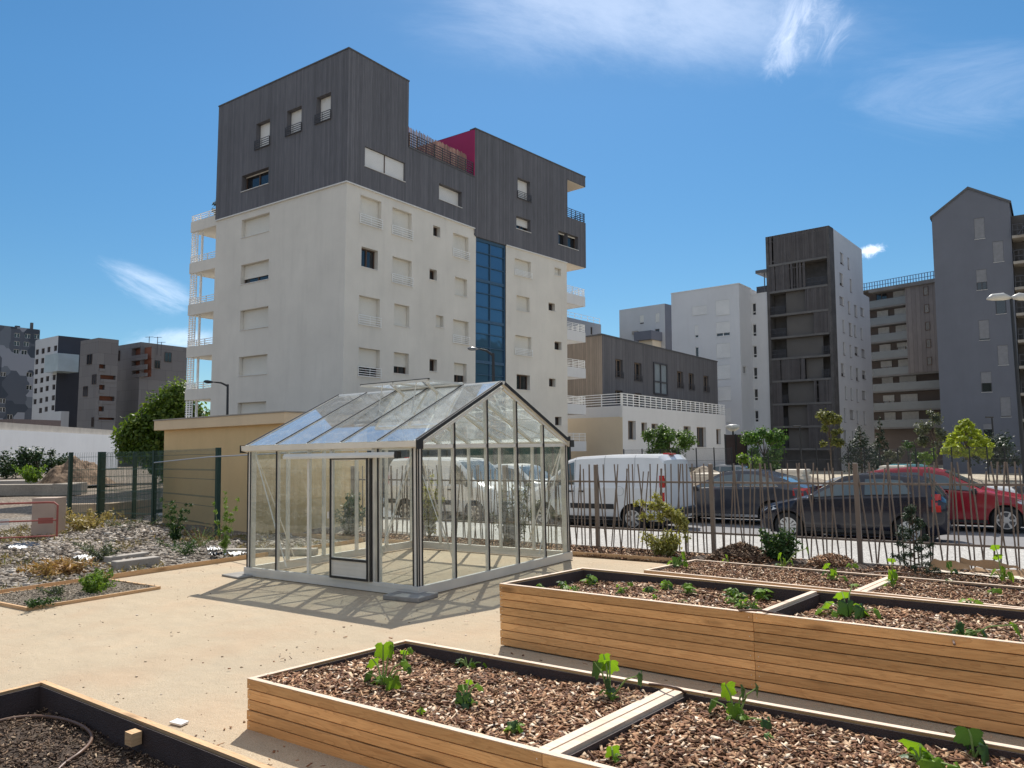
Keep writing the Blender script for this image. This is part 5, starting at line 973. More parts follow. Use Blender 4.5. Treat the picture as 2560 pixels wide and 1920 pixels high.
def car(name, label, cat, top, belt, hw, wheels, L, rw, rim, pt, windows, windscreen, rearglass, rooflights=(), lo=.22, face=1, loc=(0, 0, -.30), lightz=.65, rail=None, trim=None, spokes=9, tail=None, tailx=.0, headlen=.35, roofin=.82, extra=None, group=None):
    """body lofted along its length (local x runs from nose 0 to tail L), greenhouse glass set in, arches cut by the wheels.
    face=1: nose towards -X; face=-1: nose towards +X"""
    root = thing(name, label, cat, loc, group, rotz=0.0)
    W = max(h for _, h in hw)
    def sect(x):
        zt, zb, w = interp(top, x), min(interp(belt, x), interp(top, x)-.03), interp(hw, x); k = max(0., min(1., (zt-zb)/.45)); we = w*(.93-(.93-roofin)*k); zl = lo+.05*max(0, 1-min(x, L-x)/.35)
        return [(0, zl), (w*.86, zl), (w*.965, zl+.10), (w, lo+.30), (w*1.0, (lo+.3+zb)/2), (w*.985, zb-.02), (w*.955, zb+.015), (we*(1-.02)+.0, zt-.055-.02*k), (we*.90, zt-.012), (we*.5, zt+.004), (0, zt+.008)]
    fx = lambda x: (x if face > 0 else -x); P3 = lambda x, y, z: np.array([loc[0]+fx(x), loc[1]+W+y, loc[2]+z])
    xs = sorted({*np.linspace(0, L, 44), *[p[0] for p in top]}); n = 11; V = []; F = []
    for x in xs:
        s = sect(x); ring = [(-y, z) for y, z in s]+[(y, z) for y, z in s[-2:0:-1]]; V += [P3(x, y, z) for y, z in ring]
    m_ = len(ring)
    for i in range(len(xs)-1):
        for k in range(m_): F.append((i*m_+k, i*m_+(k+1) % m_, (i+1)*m_+(k+1) % m_, (i+1)*m_+k))
    F.append(tuple(range(m_))); F.append(tuple((len(xs)-1)*m_+k for k in range(m_))[::-1])
    mb = MB(); mb.add(V, F); body = mb.build('body', pt, root, smooth=True)
    bm = bmesh.new(); bm.from_mesh(body.data); bmesh.ops.recalc_face_normals(bm, faces=bm.faces); bm.to_mesh(body.data); bm.free()
    cut = MB()
    for wx in wheels:
        for y in (-W-.06, W-.20): cut.tube([P3(wx, y, rw), P3(wx, y+.26, rw)], rw*1.16, 28)
    # cabin hollow: cut the windows right through the shell
    co = cut.build('cutter', M_TRIM); bm = bmesh.new(); bm.from_mesh(co.data); bmesh.ops.recalc_face_normals(bm, faces=bm.faces); bm.to_mesh(co.data); bm.free()
    md = body.modifiers.new('b', 'BOOLEAN'); md.operation = 'DIFFERENCE'; md.object = co; md.solver = 'EXACT'; bpy.context.view_layer.update()
    co.matrix_world = root.matrix_world.inverted() @ root.matrix_world
    body.data.materials.append(M_TRIM); bpy.context.view_layer.update()
    dg = bpy.context.evaluated_depsgraph_get(); me = bpy.data.meshes.new_from_object(body.evaluated_get(dg)); body.modifiers.clear(); body.data = me
    bpy.data.objects.remove(co, do_unlink=True)
    for p in me.polygons: p.use_smooth = True
    if hasattr(me, 'set_sharp_from_angle'): me.set_sharp_from_angle(angle=R(32))
    # arch liners
    lp = lambda p: p
    def side_pt(x, f, s, o=.006):
        """point on the flank between belt (f=0) and roof rail (f=1)"""
        q = sect(x); a, b = q[6], q[7]; y = a[0]*(1-f)+b[0]*f+o; z = a[1]*(1-f)+b[1]*f; return P3(x, s*y, z)
    for (x0, x1, x2, x3) in windows:      # bottom from x0..x3, top from x1..x2
        for s in (-1, 1):
            g = MB(); N = 8; lowp = [side_pt(x0+(x3-x0)*k/N, .07, s) for k in range(N+1)]; hip = [side_pt(x1+(x2-x1)*k/N, .93, s) for k in range(N+1)]
            g.add(lowp+hip, [(k, k+1, N+2+k, N+1+k) for k in range(N)]); g.build('side_window', M_CARWIN, root, smooth=True)
            if s < 0:
                fr = MB(); 
                for a, b in ((lowp, .012),):
                    for k in range(N): fr.bar(a[k], a[k+1], b, .016)
                fr.build('window_trim', M_CHROME if trim == 'chrome' else M_TRIM, root)
    def top_patch(xa, xb, nm, inset=.08):
        g = MB(); N, K = 5, 6; pts = []
        for i in range(N+1):
            x = xa+(xb-xa)*i/N; q = sect(x); we = q[8][0]*(1-inset*.5)
            for k in range(K+1):
                y = -we+2*we*k/K; z = np.interp(abs(y), [0, q[9][0], q[8][0]], [q[10][1], q[9][1], q[8][1]]); pts.append(P3(x, y, z+.010))
        g.add(pts, [(i*(K+1)+k, i*(K+1)+k+1, (i+1)*(K+1)+k+1, (i+1)*(K+1)+k) for i in range(N) for k in range(K)]); g.build(nm, M_CARWIN, root, smooth=True)
    if windscreen: top_patch(*windscreen, 'windscreen')
    if rearglass: top_patch(*rearglass, 'rear_window')
    # wheels
    for wx in wheels:
        for s in (-1, 1):
            t_ = MB(); c0 = P3(wx, s*(W-.215), rw); c1 = P3(wx, s*(W-.012), rw); d = (c1-c0)/np.linalg.norm(c1-c0); prof = [(0, rw-.03), (.02, rw-.004), (.05, rw), (.15, rw), (.18, rw-.006), (.203, rw-.04), (.2035, rim+.01)]
            t_.tube([c0+d*a for a, _ in prof], [r_ for _, r_ in prof], 30, True); wl = t_.build('wheel', M_TYRE, root, smooth=False)
            h = MB(); cc = c0+d*.196; h.tube([cc, cc+d*.012], [rim, rim*.98], 28); o = .014
            ux, uz = np.array([1., 0, 0]), np.array([0, 0, 1.])
            hb = h.build('rim', M_HUBD, wl)
            sp = MB(); sp.tube([cc+d*.013, cc+d*.024], [rim*.36, rim*.30], 18)
            for k in range(spokes):
                a = 2*math.pi*k/spokes; e = ux*math.cos(a)+uz*math.sin(a); q = -ux*math.sin(a)+uz*math.cos(a); sp.prism([cc+d*.014+e*rim*.3-q*rim*.075, cc+d*.014+e*rim*.3+q*rim*.075, cc+d*.013+e*rim*.95+q*rim*.15, cc+d*.013+e*rim*.95-q*rim*.15], d*.008)
            nseg = 28
            for k in range(nseg):
                a0, a1 = 2*math.pi*k/nseg, 2*math.pi*(k+1)/nseg; pt_ = lambda a, r_: cc+d*.013+(ux*math.cos(a)+uz*math.sin(a))*r_; sp.prism([pt_(a0, rim*.9), pt_(a1, rim*.9), pt_(a1, rim*1.01), pt_(a0, rim*1.01)], d*.01)
            sp.build('hubcap', rail or M_HUB, wl)
    # lamps, mirrors, handles, door lines, sills
    for s in (-1, 1):
        q = MB(); x0, x1 = .03, headlen; pts = []
        for x in np.linspace(x0, x1, 5): c = sect(x); pts.append((x, c[5][0]+.008, c[6][1]))
        q.add([P3(x, s*(y*.985), z-.02) for x, y, z in pts]+[P3(x, s*(y+.002), z-.15+.05*(x/x1)) for x, y, z in pts], [(k, k+1, 6+k, 5+k) for k in range(4)]); q.build('headlight', M_CLEAR, root)
        tz0, tz1, tl = tail or (.75, 1.05, .14); tm = MB(); xx = [L-tl-tailx, L-tl*.4-tailx, L-.012-tailx]
        f_ = lambda x, z: P3(x, s*(np.interp(z, [c_[1] for c_ in sect(x)[2:8]], [c_[0] for c_ in sect(x)[2:8]])+.009), z)
        zz = np.linspace(tz0, tz1, 4); tm.add([f_(x, z) for x in xx for z in zz], [(i*4+k, (i+1)*4+k, (i+1)*4+k+1, i*4+k+1) for i in range(2) for k in range(3)]); tm.build('taillight', M_RED, root)
        mr = MB(); xw = windows[0][0]+.06; c = side_pt(xw, .16, s, .11); mr.tube([c+np.array([-.05, 0, 0]), c+np.array([-.03, 0, 0]), c+np.array([.03, 0, 0]), c+np.array([.05, 0, 0])], [.05, .075, .075, .055], 10); mr.bar(side_pt(xw, .05, s, 0), c, .03, .03); mr.build('mirror', M_TRIM if trim != 'body' else pt, root)
    s = -1; seams = MB(); xs_ = [w[3]+.04 for w in windows]
    for x in [windows[0][0]+.03]+xs_:
        if not (lo < .3 and x > L-.2):
            q = sect(x); pl = [P3(x, -(c[0]+.001), c[1]) for c in q[3:7]]
            for a, b in zip(pl[:-1], pl[1:]): seams.bar(a, b, .008, .004)
    seams.build('door_seam', M_TRIM, root)
    for x in xs_[:2]:
        h = MB(); q = sect(x-.14); h.bar(P3(x-.22, -(q[5][0]+.018), q[5][1]-.09), P3(x-.07, -(q[5][0]+.018), q[5][1]-.09), .025, .02); h.build('door_handle', pt, root)
    for s in (-1, 1):
        sl = MB(); sl.bar(P3(wheels[0]+rw*1.2, s*(W*.975), lo+.055), P3(wheels[1]-rw*1.2, s*(W*.975), lo+.055), .03, .07)
        sl.build('sill_trim', M_TRIM if trim != 'chrome' else M_CHROME, root)
    un = MB(); un.box((0, 0, 0), (1, 1, 1)); un.v = [tuple(P3(.25+(L-.5)*a, (-1+2*b)*W*.78, .15+.2*c)) for a, b, c in un.v]; un.build('underbody', M_TRIM, root)
    if extra: extra(root, P3, sect, side_pt, W)
    return root
M_CARWIN = mat('tinted_window', (.075, .105, .11), .05, .15, .8, spec=1.0, coat=.6)
# white vans parked nose to nose
def van(label, x, y, face, pw, lamp=True):
    top = [(0, .72), (.06, .95), (.75, 1.16), (.95, 1.22), (1.75, 1.84), (2.05, 1.915), (3.0, 1.95), (4.2, 1.95), (4.72, 1.93), (4.86, 1.80), (4.95, 1.25), (4.98, .8)]; belt = [(0, .68), (.8, 1.08), (1.2, 1.12), (4.98, 1.12)]
    hw = [(0, .68), (.08, .84), (.35, .93), (.9, .96), (4.8, .96), (4.93, .93), (4.98, .88)]
    kx = .895; sc_ = lambda T: [(a*kx, b) for a, b in T]; top, belt, hw = sc_(top), sc_(belt), sc_(hw)
    def ex(root, P3_, sect_, side_pt, W):
        P3 = lambda x, y, z: P3_(x*kx, y, z); sect = lambda x: sect_(x*kx)
        for a_, b_ in ((1.9, 3.35), (4.4, 4.93)): rub = MB(); rub.bar(P3(a_, -(W+.008), .62), P3(b_, -(W+.006), .62), .016, .13); rub.build('rubbing_strip', M_TRIM, root)
        bm_ = MB(); bm_.tube([P3(4.99, -W*.9, .48), P3(5.03, -W*.6, .48), P3(5.03, W*.6, .48), P3(4.99, W*.9, .48)], .10, 8); bm_.build('rear_bumper', M_TRIM, root)
        tl = MB()
        for z0, z1, a in ((.78, 1.0, M_RED), (1.0, 1.12, M_CLEAR), (1.12, 1.42, M_RED)):
            t2 = MB(); t2.obox(P3(4.80, -(W*.985+.004), z0), P3(4.93, -(W*.975+.004), z0)-P3(4.80, -(W*.985+.004), z0), (0, .05, 0), (0, 0, z1-z0)); t2.build('taillight', a, root)
        hb = MB(); hb.obox(P3(4.55, -.16, 1.945), P3(4.8, -.16, 1.93)-P3(4.55, -.16, 1.945), (0, .32, 0), (0, 0, .035)); hb.build('brake_light', M_RED, root)
        sm = MB()
        for xx in (2.02, 3.02, 4.0):
            q = sect(xx); pl = [P3(xx, -(c[0]+.001), c[1]) for c in q[3:9]]
            for a, b in zip(pl[:-1], pl[1:]): sm.bar(a, b, .010, .004)
        sm.build('panel_seam', mat('seam_grey', (.22, .22, .22), .7), root)
        ff = MB(); cc = P3(3.55, -(W+.002), 1.02); n = 24
        for k in range(n): a, b = 2*math.pi*k/n, 2*math.pi*(k+1)/n; ff.bar(cc+.12*np.array([math.cos(a), 0, math.sin(a)]), cc+.12*np.array([math.cos(b), 0, math.sin(b)]), .005, .005)
        ff.build('fuel_flap', MATS['seam_grey'], root)
        for xx in (1.85, 2.2): h = MB(); h.tube([P3(xx, -(W+.012), 1.0), P3(xx+.16, -(W+.012), 1.0)], .022, 8); h.build('door_handle', M_TRIM, root)
    return car('parked_van', label, 'van', top, belt, hw, (.93*kx, 3.95*kx), 4.98*kx, .33, .21, pw, [(1.12*kx, 1.66*kx, 1.98*kx, 2.0*kx)], (.98*kx, 1.78*kx), None, face=face, loc=(x, y, -.30), lo=.26, tail=(.80, 1.35, .10), tailx=.03, roofin=.86, extra=ex, rail=M_HUB, spokes=8, headlen=.45, group='white vans at the kerb')
PW = paint('white_paint', (.70, .70, .69), .25)
van('white panel van with dark rubbing strips, its tail lamps close behind the picket fence', -12.35, 17.85, 1, PW)
van('white panel van half hidden behind the greenhouse and beige shed', -12.92, 17.6, -1, PW)
def hatch(name, label, x, y, face, pm, L=3.95, trim='', spokes=11, hub=None, h=1.47, cat='car', zg=-.30):
    k = L/3.95; top = [(0, .60), (.05, .70), (.30*k, .80), (.95*k, .94), (1.12*k, .99), (1.85*k, h-.09), (2.2*k, h-.01), (2.7*k, h), (3.3*k, h-.06), (3.55*k, h-.13), (3.82*k, 1.02), (3.92*k, .90), (L, .68)]
    belt = [(0, .56), (.3, .74), (1.1*k, .93), (2.2*k, .97), (3.6*k, 1.03), (L, .85)]; hw = [(0, .60), (.1, .74), (.4, .83), (1.0, .865), (3.2*k, .865), (3.7*k, .83), (3.9*k, .74), (L, .66)]
    return car(name, label, cat, top, belt, hw, (.72*k, 3.22*k), L, .305, .20, pm, [(1.22*k, 1.85*k, 2.28*k, 2.30*k), (2.38*k, 2.38*k, 3.12*k, 3.30*k)], (1.17*k, 1.86*k), (3.52*k, 3.84*k), face=face, loc=(x, y, zg), tail=(.70, 1.06, .17), tailx=.10, trim=trim, spokes=spokes, rail=hub, headlen=.5*k, roofin=.76, lo=.20)
hatch('parked_car', 'dark navy hatchback with pale hubcaps parked against the kerb beyond the pickets', -5.62, 17.72, 1, paint('navy_paint', (.008, .010, .022), .16), 3.85, hub=mat('pale_hubcap', (.60, .59, .56), .4, .06, 3, metal=.2), spokes=12)
hatch('parked_car', 'red hatchback with silver alloy wheels parked across the street', -.15, 21.0, -1, paint('red_paint', (.30, .010, .022), .2), 4.2, spokes=6, h=1.50)
hatch('parked_car', 'black hatchback parked beyond the red car', 2.6, 26.6, -1, zg=-.93, pm=paint('black_paint', (.012, .012, .014), .18), L=4.1)
def sedan(label, x, y, face, pm, L=4.5):
    h = 1.47; top = [(0, .60), (.06, .72), (.4, .82), (1.25, .97), (1.35, 1.0), (2.15, h-.06), (2.6, h), (3.1, h-.02), (3.75, h-.20), (4.12, 1.10), (4.38, 1.0), (L, .70)]
    belt = [(0, .57), (.4, .77), (1.35, .95), (3.7, 1.02), (L, .9)]; hw = [(0, .62), (.12, .78), (.5, .87), (1.2, .89), (3.6, .89), (4.2, .84), (4.45, .74), (L, .66)]
    return car('parked_car', label, 'car', top, belt, hw, (.85, 3.55), L, .32, .22, pm, [(1.42, 2.12, 2.6, 2.62), (2.70, 2.70, 3.5, 3.72)], (1.38, 2.16), (3.72, 4.14), face=face, loc=(x, y, -.30), tail=(.80, 1.0, .40), trim='chrome', roofin=.74, lo=.20)
sedan('dark metallic liftback car with a chrome sill parked across the street behind the vans', -9.65, 20.55, 1, paint('graphite_paint', (.035, .040, .055), .2))
def suv(label, x, y, face, pm, L=4.4, zg=-.30):
    h = 1.66; top = [(0, .66), (.05, .85), (.35, .98), (1.1, 1.08), (1.2, 1.11), (1.85, h-.08), (2.3, h), (3.6, h-.02), (3.95, h-.12), (4.25, 1.15), (L, .8)]
    belt = [(0, .62), (.4, .92), (1.2, 1.05), (3.9, 1.12), (L, 1.0)]; hw = [(0, .66), (.1, .8), (.45, .9), (1.2, .91), (3.9, .91), (4.3, .84), (L, .76)]
    return car('parked_car', label, 'car', top, belt, hw, (.85, 3.5), L, .345, .22, pm, [(1.28, 1.85, 2.38, 2.4), (2.48, 2.48, 3.3, 3.34), (3.42, 3.42, 3.85, 3.98)], (1.24, 1.88), (3.9, 4.2), face=face, loc=(x, y, zg), tail=(.9, 1.3, .12), roofin=.8, lo=.24)
suv('white tall estate car parked across the street, seen through the greenhouse', -13.0, 21.2, -1, PW)
hatch('parked_car', 'small white car showing its roof behind the navy hatchback', -4.4, 26.3, 1, zg=-.93, pm=PW, L=3.9)
hatch('parked_car', 'silver car parked behind the liftback tail', -9.2, 32.5, 1, zg=-.93, pm=paint('silver_paint', (.42, .43, .44), .25), L=4.0)
hatch('parked_car', 'white car parked deep on the waste ground beyond the red car', -1.6, 36.0, -1, zg=-.93, pm=PW, L=4.1)
suv('teal tall car far behind the navy hatchback, only its roof showing', -9.2, 44.5, 1, zg=-.93, pm=paint('teal_paint', (.10, .30, .33), .25), L=4.2)
suv('grey tall car under the dark hoarding by the shrub', -19.0, 45.5, 1, zg=-.93, pm=paint('grey_paint', (.30, .31, .32), .25), L=4.2)

# ------------------------------------------------------------------ street lamps
def px_at(x, y, dist): return at_depth(x, y, dist, R1)
M_LAMP = mat('lamp_dark', (.028, .03, .034), .45, .1, 3, metal=.2)
M_LAMPL = mat('lamp_pale', (.50, .49, .46), .4, .1, 3)
def lamp_arm(label, base_px, top_px, dist, arm_px, head_px):
    b = px_at(*top_px, dist); root = thing('street_lamp', label, 'street lamp', (b[0], b[1], -.3), 'street lamps')
    m = MB(); m.tube([(b[0], b[1], -.3), (b[0], b[1], 1), (b[0], b[1], b[2])], [.085, .07, .05], 12); m.build('pole', M_LAMP, root)
    a, h = px_at(*arm_px, dist), px_at(*head_px, dist); m = MB(); m.tube([b-np.array([0, 0, .08]), (b*.5+a*.5)+np.array([0, 0, .02]), a], [.05, .04, .03], 8); m.build('arm', M_LAMP, root)
    d = h-a; m = MB(); L = np.linalg.norm(d); pr = [(0, .03), (.12, .07), (.35, .15), (.65, .20), (.88, .16), (1.0, .04)]; m.tube([a+d*t_ for t_, _ in pr], [r_*L*.8 for _, r_ in pr], 14); hd = m.build('lamp_head', M_LAMP, root, smooth=True)
    return root, hd
r_, hd = lamp_arm('dark street lamp with a long tapering arm reaching over the balconies', None, Z(3, 396, 1330), 36, Z(3, 285, 1312), Z(3, 195, 1306))
r_, hd = lamp_arm('dark street lamp whose almond head hangs before the blue glazed strip', None, Z(4, 772, 806), 27, Z(4, 660, 772), Z(4, 560, 768))
hd.data.materials[0] = mat('lamp_head_grey', (.16, .165, .17), .25, .1, 2, metal=.6)
def lamp_post(label, px, dist, kind):
    t_ = px_at(*px, dist); root = thing('street_lamp', label, 'street lamp', (t_[0], t_[1], -.3), 'street lamps'); m = MB(); m.tube([(t_[0], t_[1], -.3), (t_[0], t_[1], 1.0), (t_[0], t_[1], t_[2])], [.10, .075, .055], 10); m.build('pole', M_LAMP, root)
    h = MB()
    if kind == 'disc': h.tube([t_-np.array([0, 0, .05]), t_+np.array([0, 0, .1]), t_+np.array([0, 0, .3]), t_+np.array([0, 0, .38])], [.12, .40, .42, .2], 16); h.build('lamp_head', M_LAMPL, root, smooth=True)
    elif kind == 'twin':
        for s in (-1, 1):
            a = t_+np.array([0, 0, .05]); rt = R1[:, 0]*s; q = a+rt*.95; h2 = MB(); h2.tube([a+np.array([0, 0, 0]), a+rt*.3+np.array([0, 0, .05]), q-rt*.2+np.array([0, 0, .02]), q-np.array([0, 0, .05])], [.05, .15, .13, .04], 10); h2.build('lamp_head', M_LAMPL, root, smooth=True)
    else: rt = R1[:, 0]; h.tube([t_-rt*.5, t_+rt*.1], .06, 8); h.build('lamp_head', M_LAMP, root)
lamp_post('street lamp with a pale disc head in front of the white base building', (Z(5, 1494, 1300)), 48, 'disc')
lamp_post('tall street lamp with twin pale heads before the pointed gable building', (Z(6, 1408, 690)), 30, 'twin')
lamp_post('thin street lamp before the timber screened tower', (Z(6, 222, 1402)), 62, 't')
lamp_post('thin street lamp before the foot of the grey gable building', (Z(6, 1300, 1352)), 60, 't')
lamp_post('thin street lamp in front of the brown balconies', (Z(6, 828, 1486)), 66, 't')
# ------------------------------------------------------------------ plants
def leafcloud(centers, radii, n, size, flat=.6, droop=.2, hole=.0, squash=1.0, cup=.25, aspect=1.7, outer=.55):
    """leaf faces spread through several clumps: each leaf two triangles folded on the midrib"""
    centers = np.array(centers, float); radii = np.array(radii, float); w = radii**2; w /= w.sum(); k = nr.choice(len(centers), n, p=w)
    d = nr.normal(size=(n, 3)); d /= np.linalg.norm(d, axis=1, keepdims=True); r = nr.rand(n)**outer*radii[k]*(1+.18*nr.normal(size=n)).clip(.5, 1.5)
    p = centers[k]+d*r[:, None]*np.array([1, 1, squash]); nrm = d*flat+nr.normal(size=(n, 3))*(1-flat)+np.array([0, 0, .35]); nrm /= np.linalg.norm(nrm, axis=1, keepdims=True)
    t = np.cross(nrm, nr.normal(size=(n, 3))); t /= np.linalg.norm(t, axis=1, keepdims=True); t[:, 2] -= droop; b = np.cross(nrm, t)
    s = size*nr.uniform(.6, 1.35, n)[:, None]; a0 = p-t*s*.5; a1 = p+t*s*.55; c0 = p+b*s*.5/aspect-nrm*s*cup*.5; c1 = p-b*s*.5/aspect-nrm*s*cup*.5
    V = np.stack([a0, c0, a1, c1], 1).reshape(-1, 3); i = np.arange(n)[:, None]*4; return V, np.concatenate([i+np.array([[0, 1, 2]]), i+np.array([[0, 2, 3]])])
M_BARK = mat('bark', (.13, .10, .075), .95, .3, 6, .6, 30)
G_TREE = leaf_mat('tree_leaves', (.07, .125, .02), (.16, .24, .035), .50, (.24, .30, .06))
G_DARK = leaf_mat('dark_leaves', (.018, .04, .016), (.045, .085, .03), .25)
G_LIGHT = leaf_mat('light_leaves', (.10, .19, .035), (.20, .32, .05), .5, (.30, .40, .08))
G_CONIF = leaf_mat('conifer_leaves', (.012, .028, .016), (.03, .055, .03), .15)
G_YEL = leaf_mat('yellow_green_leaves', (.26, .34, .04), (.44, .50, .07), .5)
G_GREY = leaf_mat('grey_leaves', (.06, .075, .055), (.13, .145, .105), .35)
G_VARI = leaf_mat('variegated_leaves', (.24, .25, .06), (.48, .45, .15), .45, (.62, .58, .32))
G_SHRUB = leaf_mat('shrub_leaves', (.02, .055, .018), (.055, .12, .035), .35, (.10, .17, .05))
G_SQ = leaf_mat('squash_leaves', (.13, .27, .022), (.25, .42, .035), .58, (.40, .50, .05))
G_SQD = leaf_mat('squash_leaves_dark', (.035, .085, .03), (.07, .14, .045), .35)
M_STEM = mat('plant_stem', (.24, .33, .09), .6, .15, 8)
def tree(name, label, base, h, spread, mat_, n, size, clumps, trunk=.14, z0=.35, squash=1.0, cat='tree', group='trees along the street', crown=None, outer=.55, low=.3):
    """tapered trunk, limbs to every clump of the crown, leaves spread through the clumps"""
    base = np.array(base, float); root = thing(name, label, cat, base, group); r = random.Random(int(base[0]*13+base[1]*7))
    m = MB(); top = base+np.array([0, 0, h*.75]); m.tube([base-np.array([0, 0, .2]), base+np.array([.02*h*r.uniform(-1, 1), 0, h*.35]), top], [trunk, trunk*.7, trunk*.25], 8)
    C, RR = [], []
    for k in range(clumps):
        if crown: c, rad = crown(r, k)
        else:
            a = r.uniform(0, 6.283); zz = h*(z0+(1-z0)*r.random()**.8*.92); w = spread*math.sin(math.pi*min(.97, max(.18, (zz/h-low*.6)/(1.05-low*.6))))**.7; rr = w*r.uniform(.35, .9); c = np.array([math.cos(a)*rr, math.sin(a)*rr, zz]); rad = spread*r.uniform(.22, .40)
        C.append(base+c); RR.append(rad); st = base+np.array([0, 0, max(h*.18, c[2]*.55)]); m.tube([st, (st+base+c)/2+np.array([0, 0, .05*h]), base+c], [trunk*.35, trunk*.2, trunk*.08], 5)
    m.build('trunk', M_BARK, root); V, F = leafcloud(C, RR, n, size, squash=squash, outer=outer); npmesh('crown', V, F, mat_, root, off=base); return root
def gp(x, y, dist, z=-.25): p = at_depth(x, y, dist, R1); return (p[0], p[1], z)
# the big tree beside the main block: three heads, light above and dark below
def big_crown(r, k):
    L = [(0.6, 0, 8.2, 1.5), (-.6, .3, 7.4, 1.3), (1.6, -.2, 7.2, 1.6), (-2.4, 0, 5.6, 1.1), (-3.0, .2, 4.6, 1.1), (-1.6, -.3, 4.8, 1.4), (.2, -.2, 5.9, 1.7), (1.9, .2, 5.4, 1.8), (-.4, -.4, 3.6, 1.5), (1.4, -.2, 3.6, 1.6), (-2.0, -.1, 3.2, 1.1), (.6, 0, 2.2, 1.4), (-1.0, 0, 2.0, 1.2), (2.4, .1, 2.6, 1.3), (-2.9, .3, 3.4, .8), (3.3, .4, 4.4, 1.2), (3.6, .3, 6.0, .9), (-1.9, .2, 6.4, .8)]
    x, y, z, rad = L[k % len(L)]; z *= .80; v = R1[:, 0]; return np.array([v[0]*x-v[1]*y, v[1]*x+v[0]*y, z])+np.array([r.uniform(-.2, .2)]*3), rad*r.uniform(.75, .95)
tree('leafy_tree', 'big bushy broadleaf tree between the taupe blocks and the white balconies', gp(415, 1130, 58), 9, 4, G_TREE, 15000, .32, 18, .28, crown=big_crown, outer=.45)
tree('leafy_tree', 'leafy tree glimpsed under the white balconies behind the big tree', gp(505, 1040, 66), 5.4, 2.4, G_TREE, 2500, .28, 8, .2)
tree('leafy_tree', 'round mid green young tree before the white base building', gp(1675, 1150, 50), 3.6, 1.75, leaf_mat('street_leaves', (.055, .11, .025), (.12, .21, .045), .4, (.17, .26, .07)), 5200, .18, 18, .09, .05)
tree('leafy_tree', 'wide bushy green tree standing before the white building and the timber tower', gp(1912, 1165, 46), 3.3, 1.35, leaf_mat('street_leaves2', (.05, .12, .03), (.12, .24, .05), .42, (.20, .30, .06)), 5200, .18, 18, .09, .03)
tree('leafy_tree', 'small light green bush in front of the wide bushy tree', gp(1872, 1165, 42), 2.1, .85, G_LIGHT, 1400, .16, 8, .05, .1)
tree('slender_tree', 'slender sparse yellowish tree before the timber screened tower', gp(2078, 1150, 62), 5.0, 1.15, leaf_mat('sparse_leaves', (.10, .12, .04), (.22, .23, .07), .45, (.34, .33, .11)), 1500, .24, 13, .07, .35)
def cone(h, w): return lambda r, k: ((lambda t_, a: (np.array([math.cos(a)*w*(1-t_)*.7, math.sin(a)*w*(1-t_)*.7, h*(.08+.9*t_)]), w*(.42*(1-t_)+.1)))((k+.5)/20, k*2.4))
tree('conifer', 'dense dark conical evergreen at the foot of the white tower side', gp(2153, 1145, 60), 3.6, 1.4, G_CONIF, 2800, .16, 20, .1, crown=cone(3.6, 1.7))
tree('conifer', 'narrow dark evergreen in front of the brown balconies', gp(2205, 1150, 66), 4.6, .9, G_CONIF, 1200, .18, 20, .08, crown=cone(4.6, .85))
tree('leafy_tree', 'grey green open tree beside the brown building foot', gp(2342, 1150, 58), 4.7, 1.4, G_GREY, 1600, .2, 12, .08, .2)
tree('leafy_tree', 'bright yellow green spreading tree before the grey gable', gp(2420, 1150, 52), 4.9, 2.5, G_YEL, 3200, .22, 1, .09, crown=None) if False else None
def tiers(r, k):
    t_ = (k+.5)/32; a = k*2.399; w = 1.75*(1-abs(t_-.22)/.85)**1.0; return np.array([math.cos(a)*w*.75, math.sin(a)*w*.75, 1.2+2.4*t_]), .5*(1-.55*t_)
tree('leafy_tree', 'bright yellow green spreading tree before the grey gable', gp(2420, 1150, 52), 4.9, 2.5, G_YEL, 5200, .2, 32, .08, crown=tiers, squash=.6)
tree('round_shrub', 'dark rounded evergreen mass below the grey gable', gp(2500, 1160, 54), 2.4, 2.2, G_CONIF, 2600, .2, 12, .06, .2, cat='shrub', group='shrubs beyond the street')
for x, d, h, w, m_, lb in ((2240, 60, 2.0, .9, G_GREY, 'low olive bush before the brown ground floor'), (2286, 56, 2.3, 1.1, G_SHRUB, 'dark green bush before the brown ground floor'), (2322, 54, 1.9, .7, G_LIGHT, 'light green bush among the dark bushes across the street'), (1690, 40, 1.3, .9, G_SHRUB, 'dark bush behind the white van tail')):
    tree('round_shrub', lb, gp(x, 1160, d), h, w, m_, 800, .16, 8, .04, .15, cat='shrub', group='shrubs beyond the street')
# shrubs in the chip bed
def shrub(label, base, h, spread, m_, n, size, stems, lean=(0, 0), spike=False, top=None):
    base = np.array([*base, .0]); root = thing('garden_shrub', label, 'shrub', base, 'shrubs in the chip bed'); m = MB(); C, RR = [], []; r = random.Random(int(base[0]*31+5))
    for k in range(stems):
        a = r.uniform(0, 6.283); hh = h*r.uniform(.5, 1.0); sp = spread*r.uniform(.2, 1); q = base+np.array([math.cos(a)*sp+lean[0]*hh/h, math.sin(a)*sp*.6+lean[1], hh]); mid = (base+q)/2+np.array([0, 0, hh*.12]); m.tube([base, mid, q], [.012, .008, .004], 5)
        for t_ in np.linspace(.2, 1.0, 7): p = base*(1-t_)**2+2*mid*t_*(1-t_)+q*t_**2; C.append(p); RR.append((.055 if spike else .12)*(1.25-.5*t_)*max(1, spread*1.4))
    m.build('stem', M_BARK, root); V, F = leafcloud(C, RR, n, size, flat=.35, aspect=2.0, outer=.6); npmesh('foliage', V, F, m_, root, off=base); return root
shrub('low bushy variegated yellow shrub in the chip bed in front of the white van', (-5.35, 12.0), .42, .42, G_VARI, 2600, .05, 22, lean=(-.05, 0))
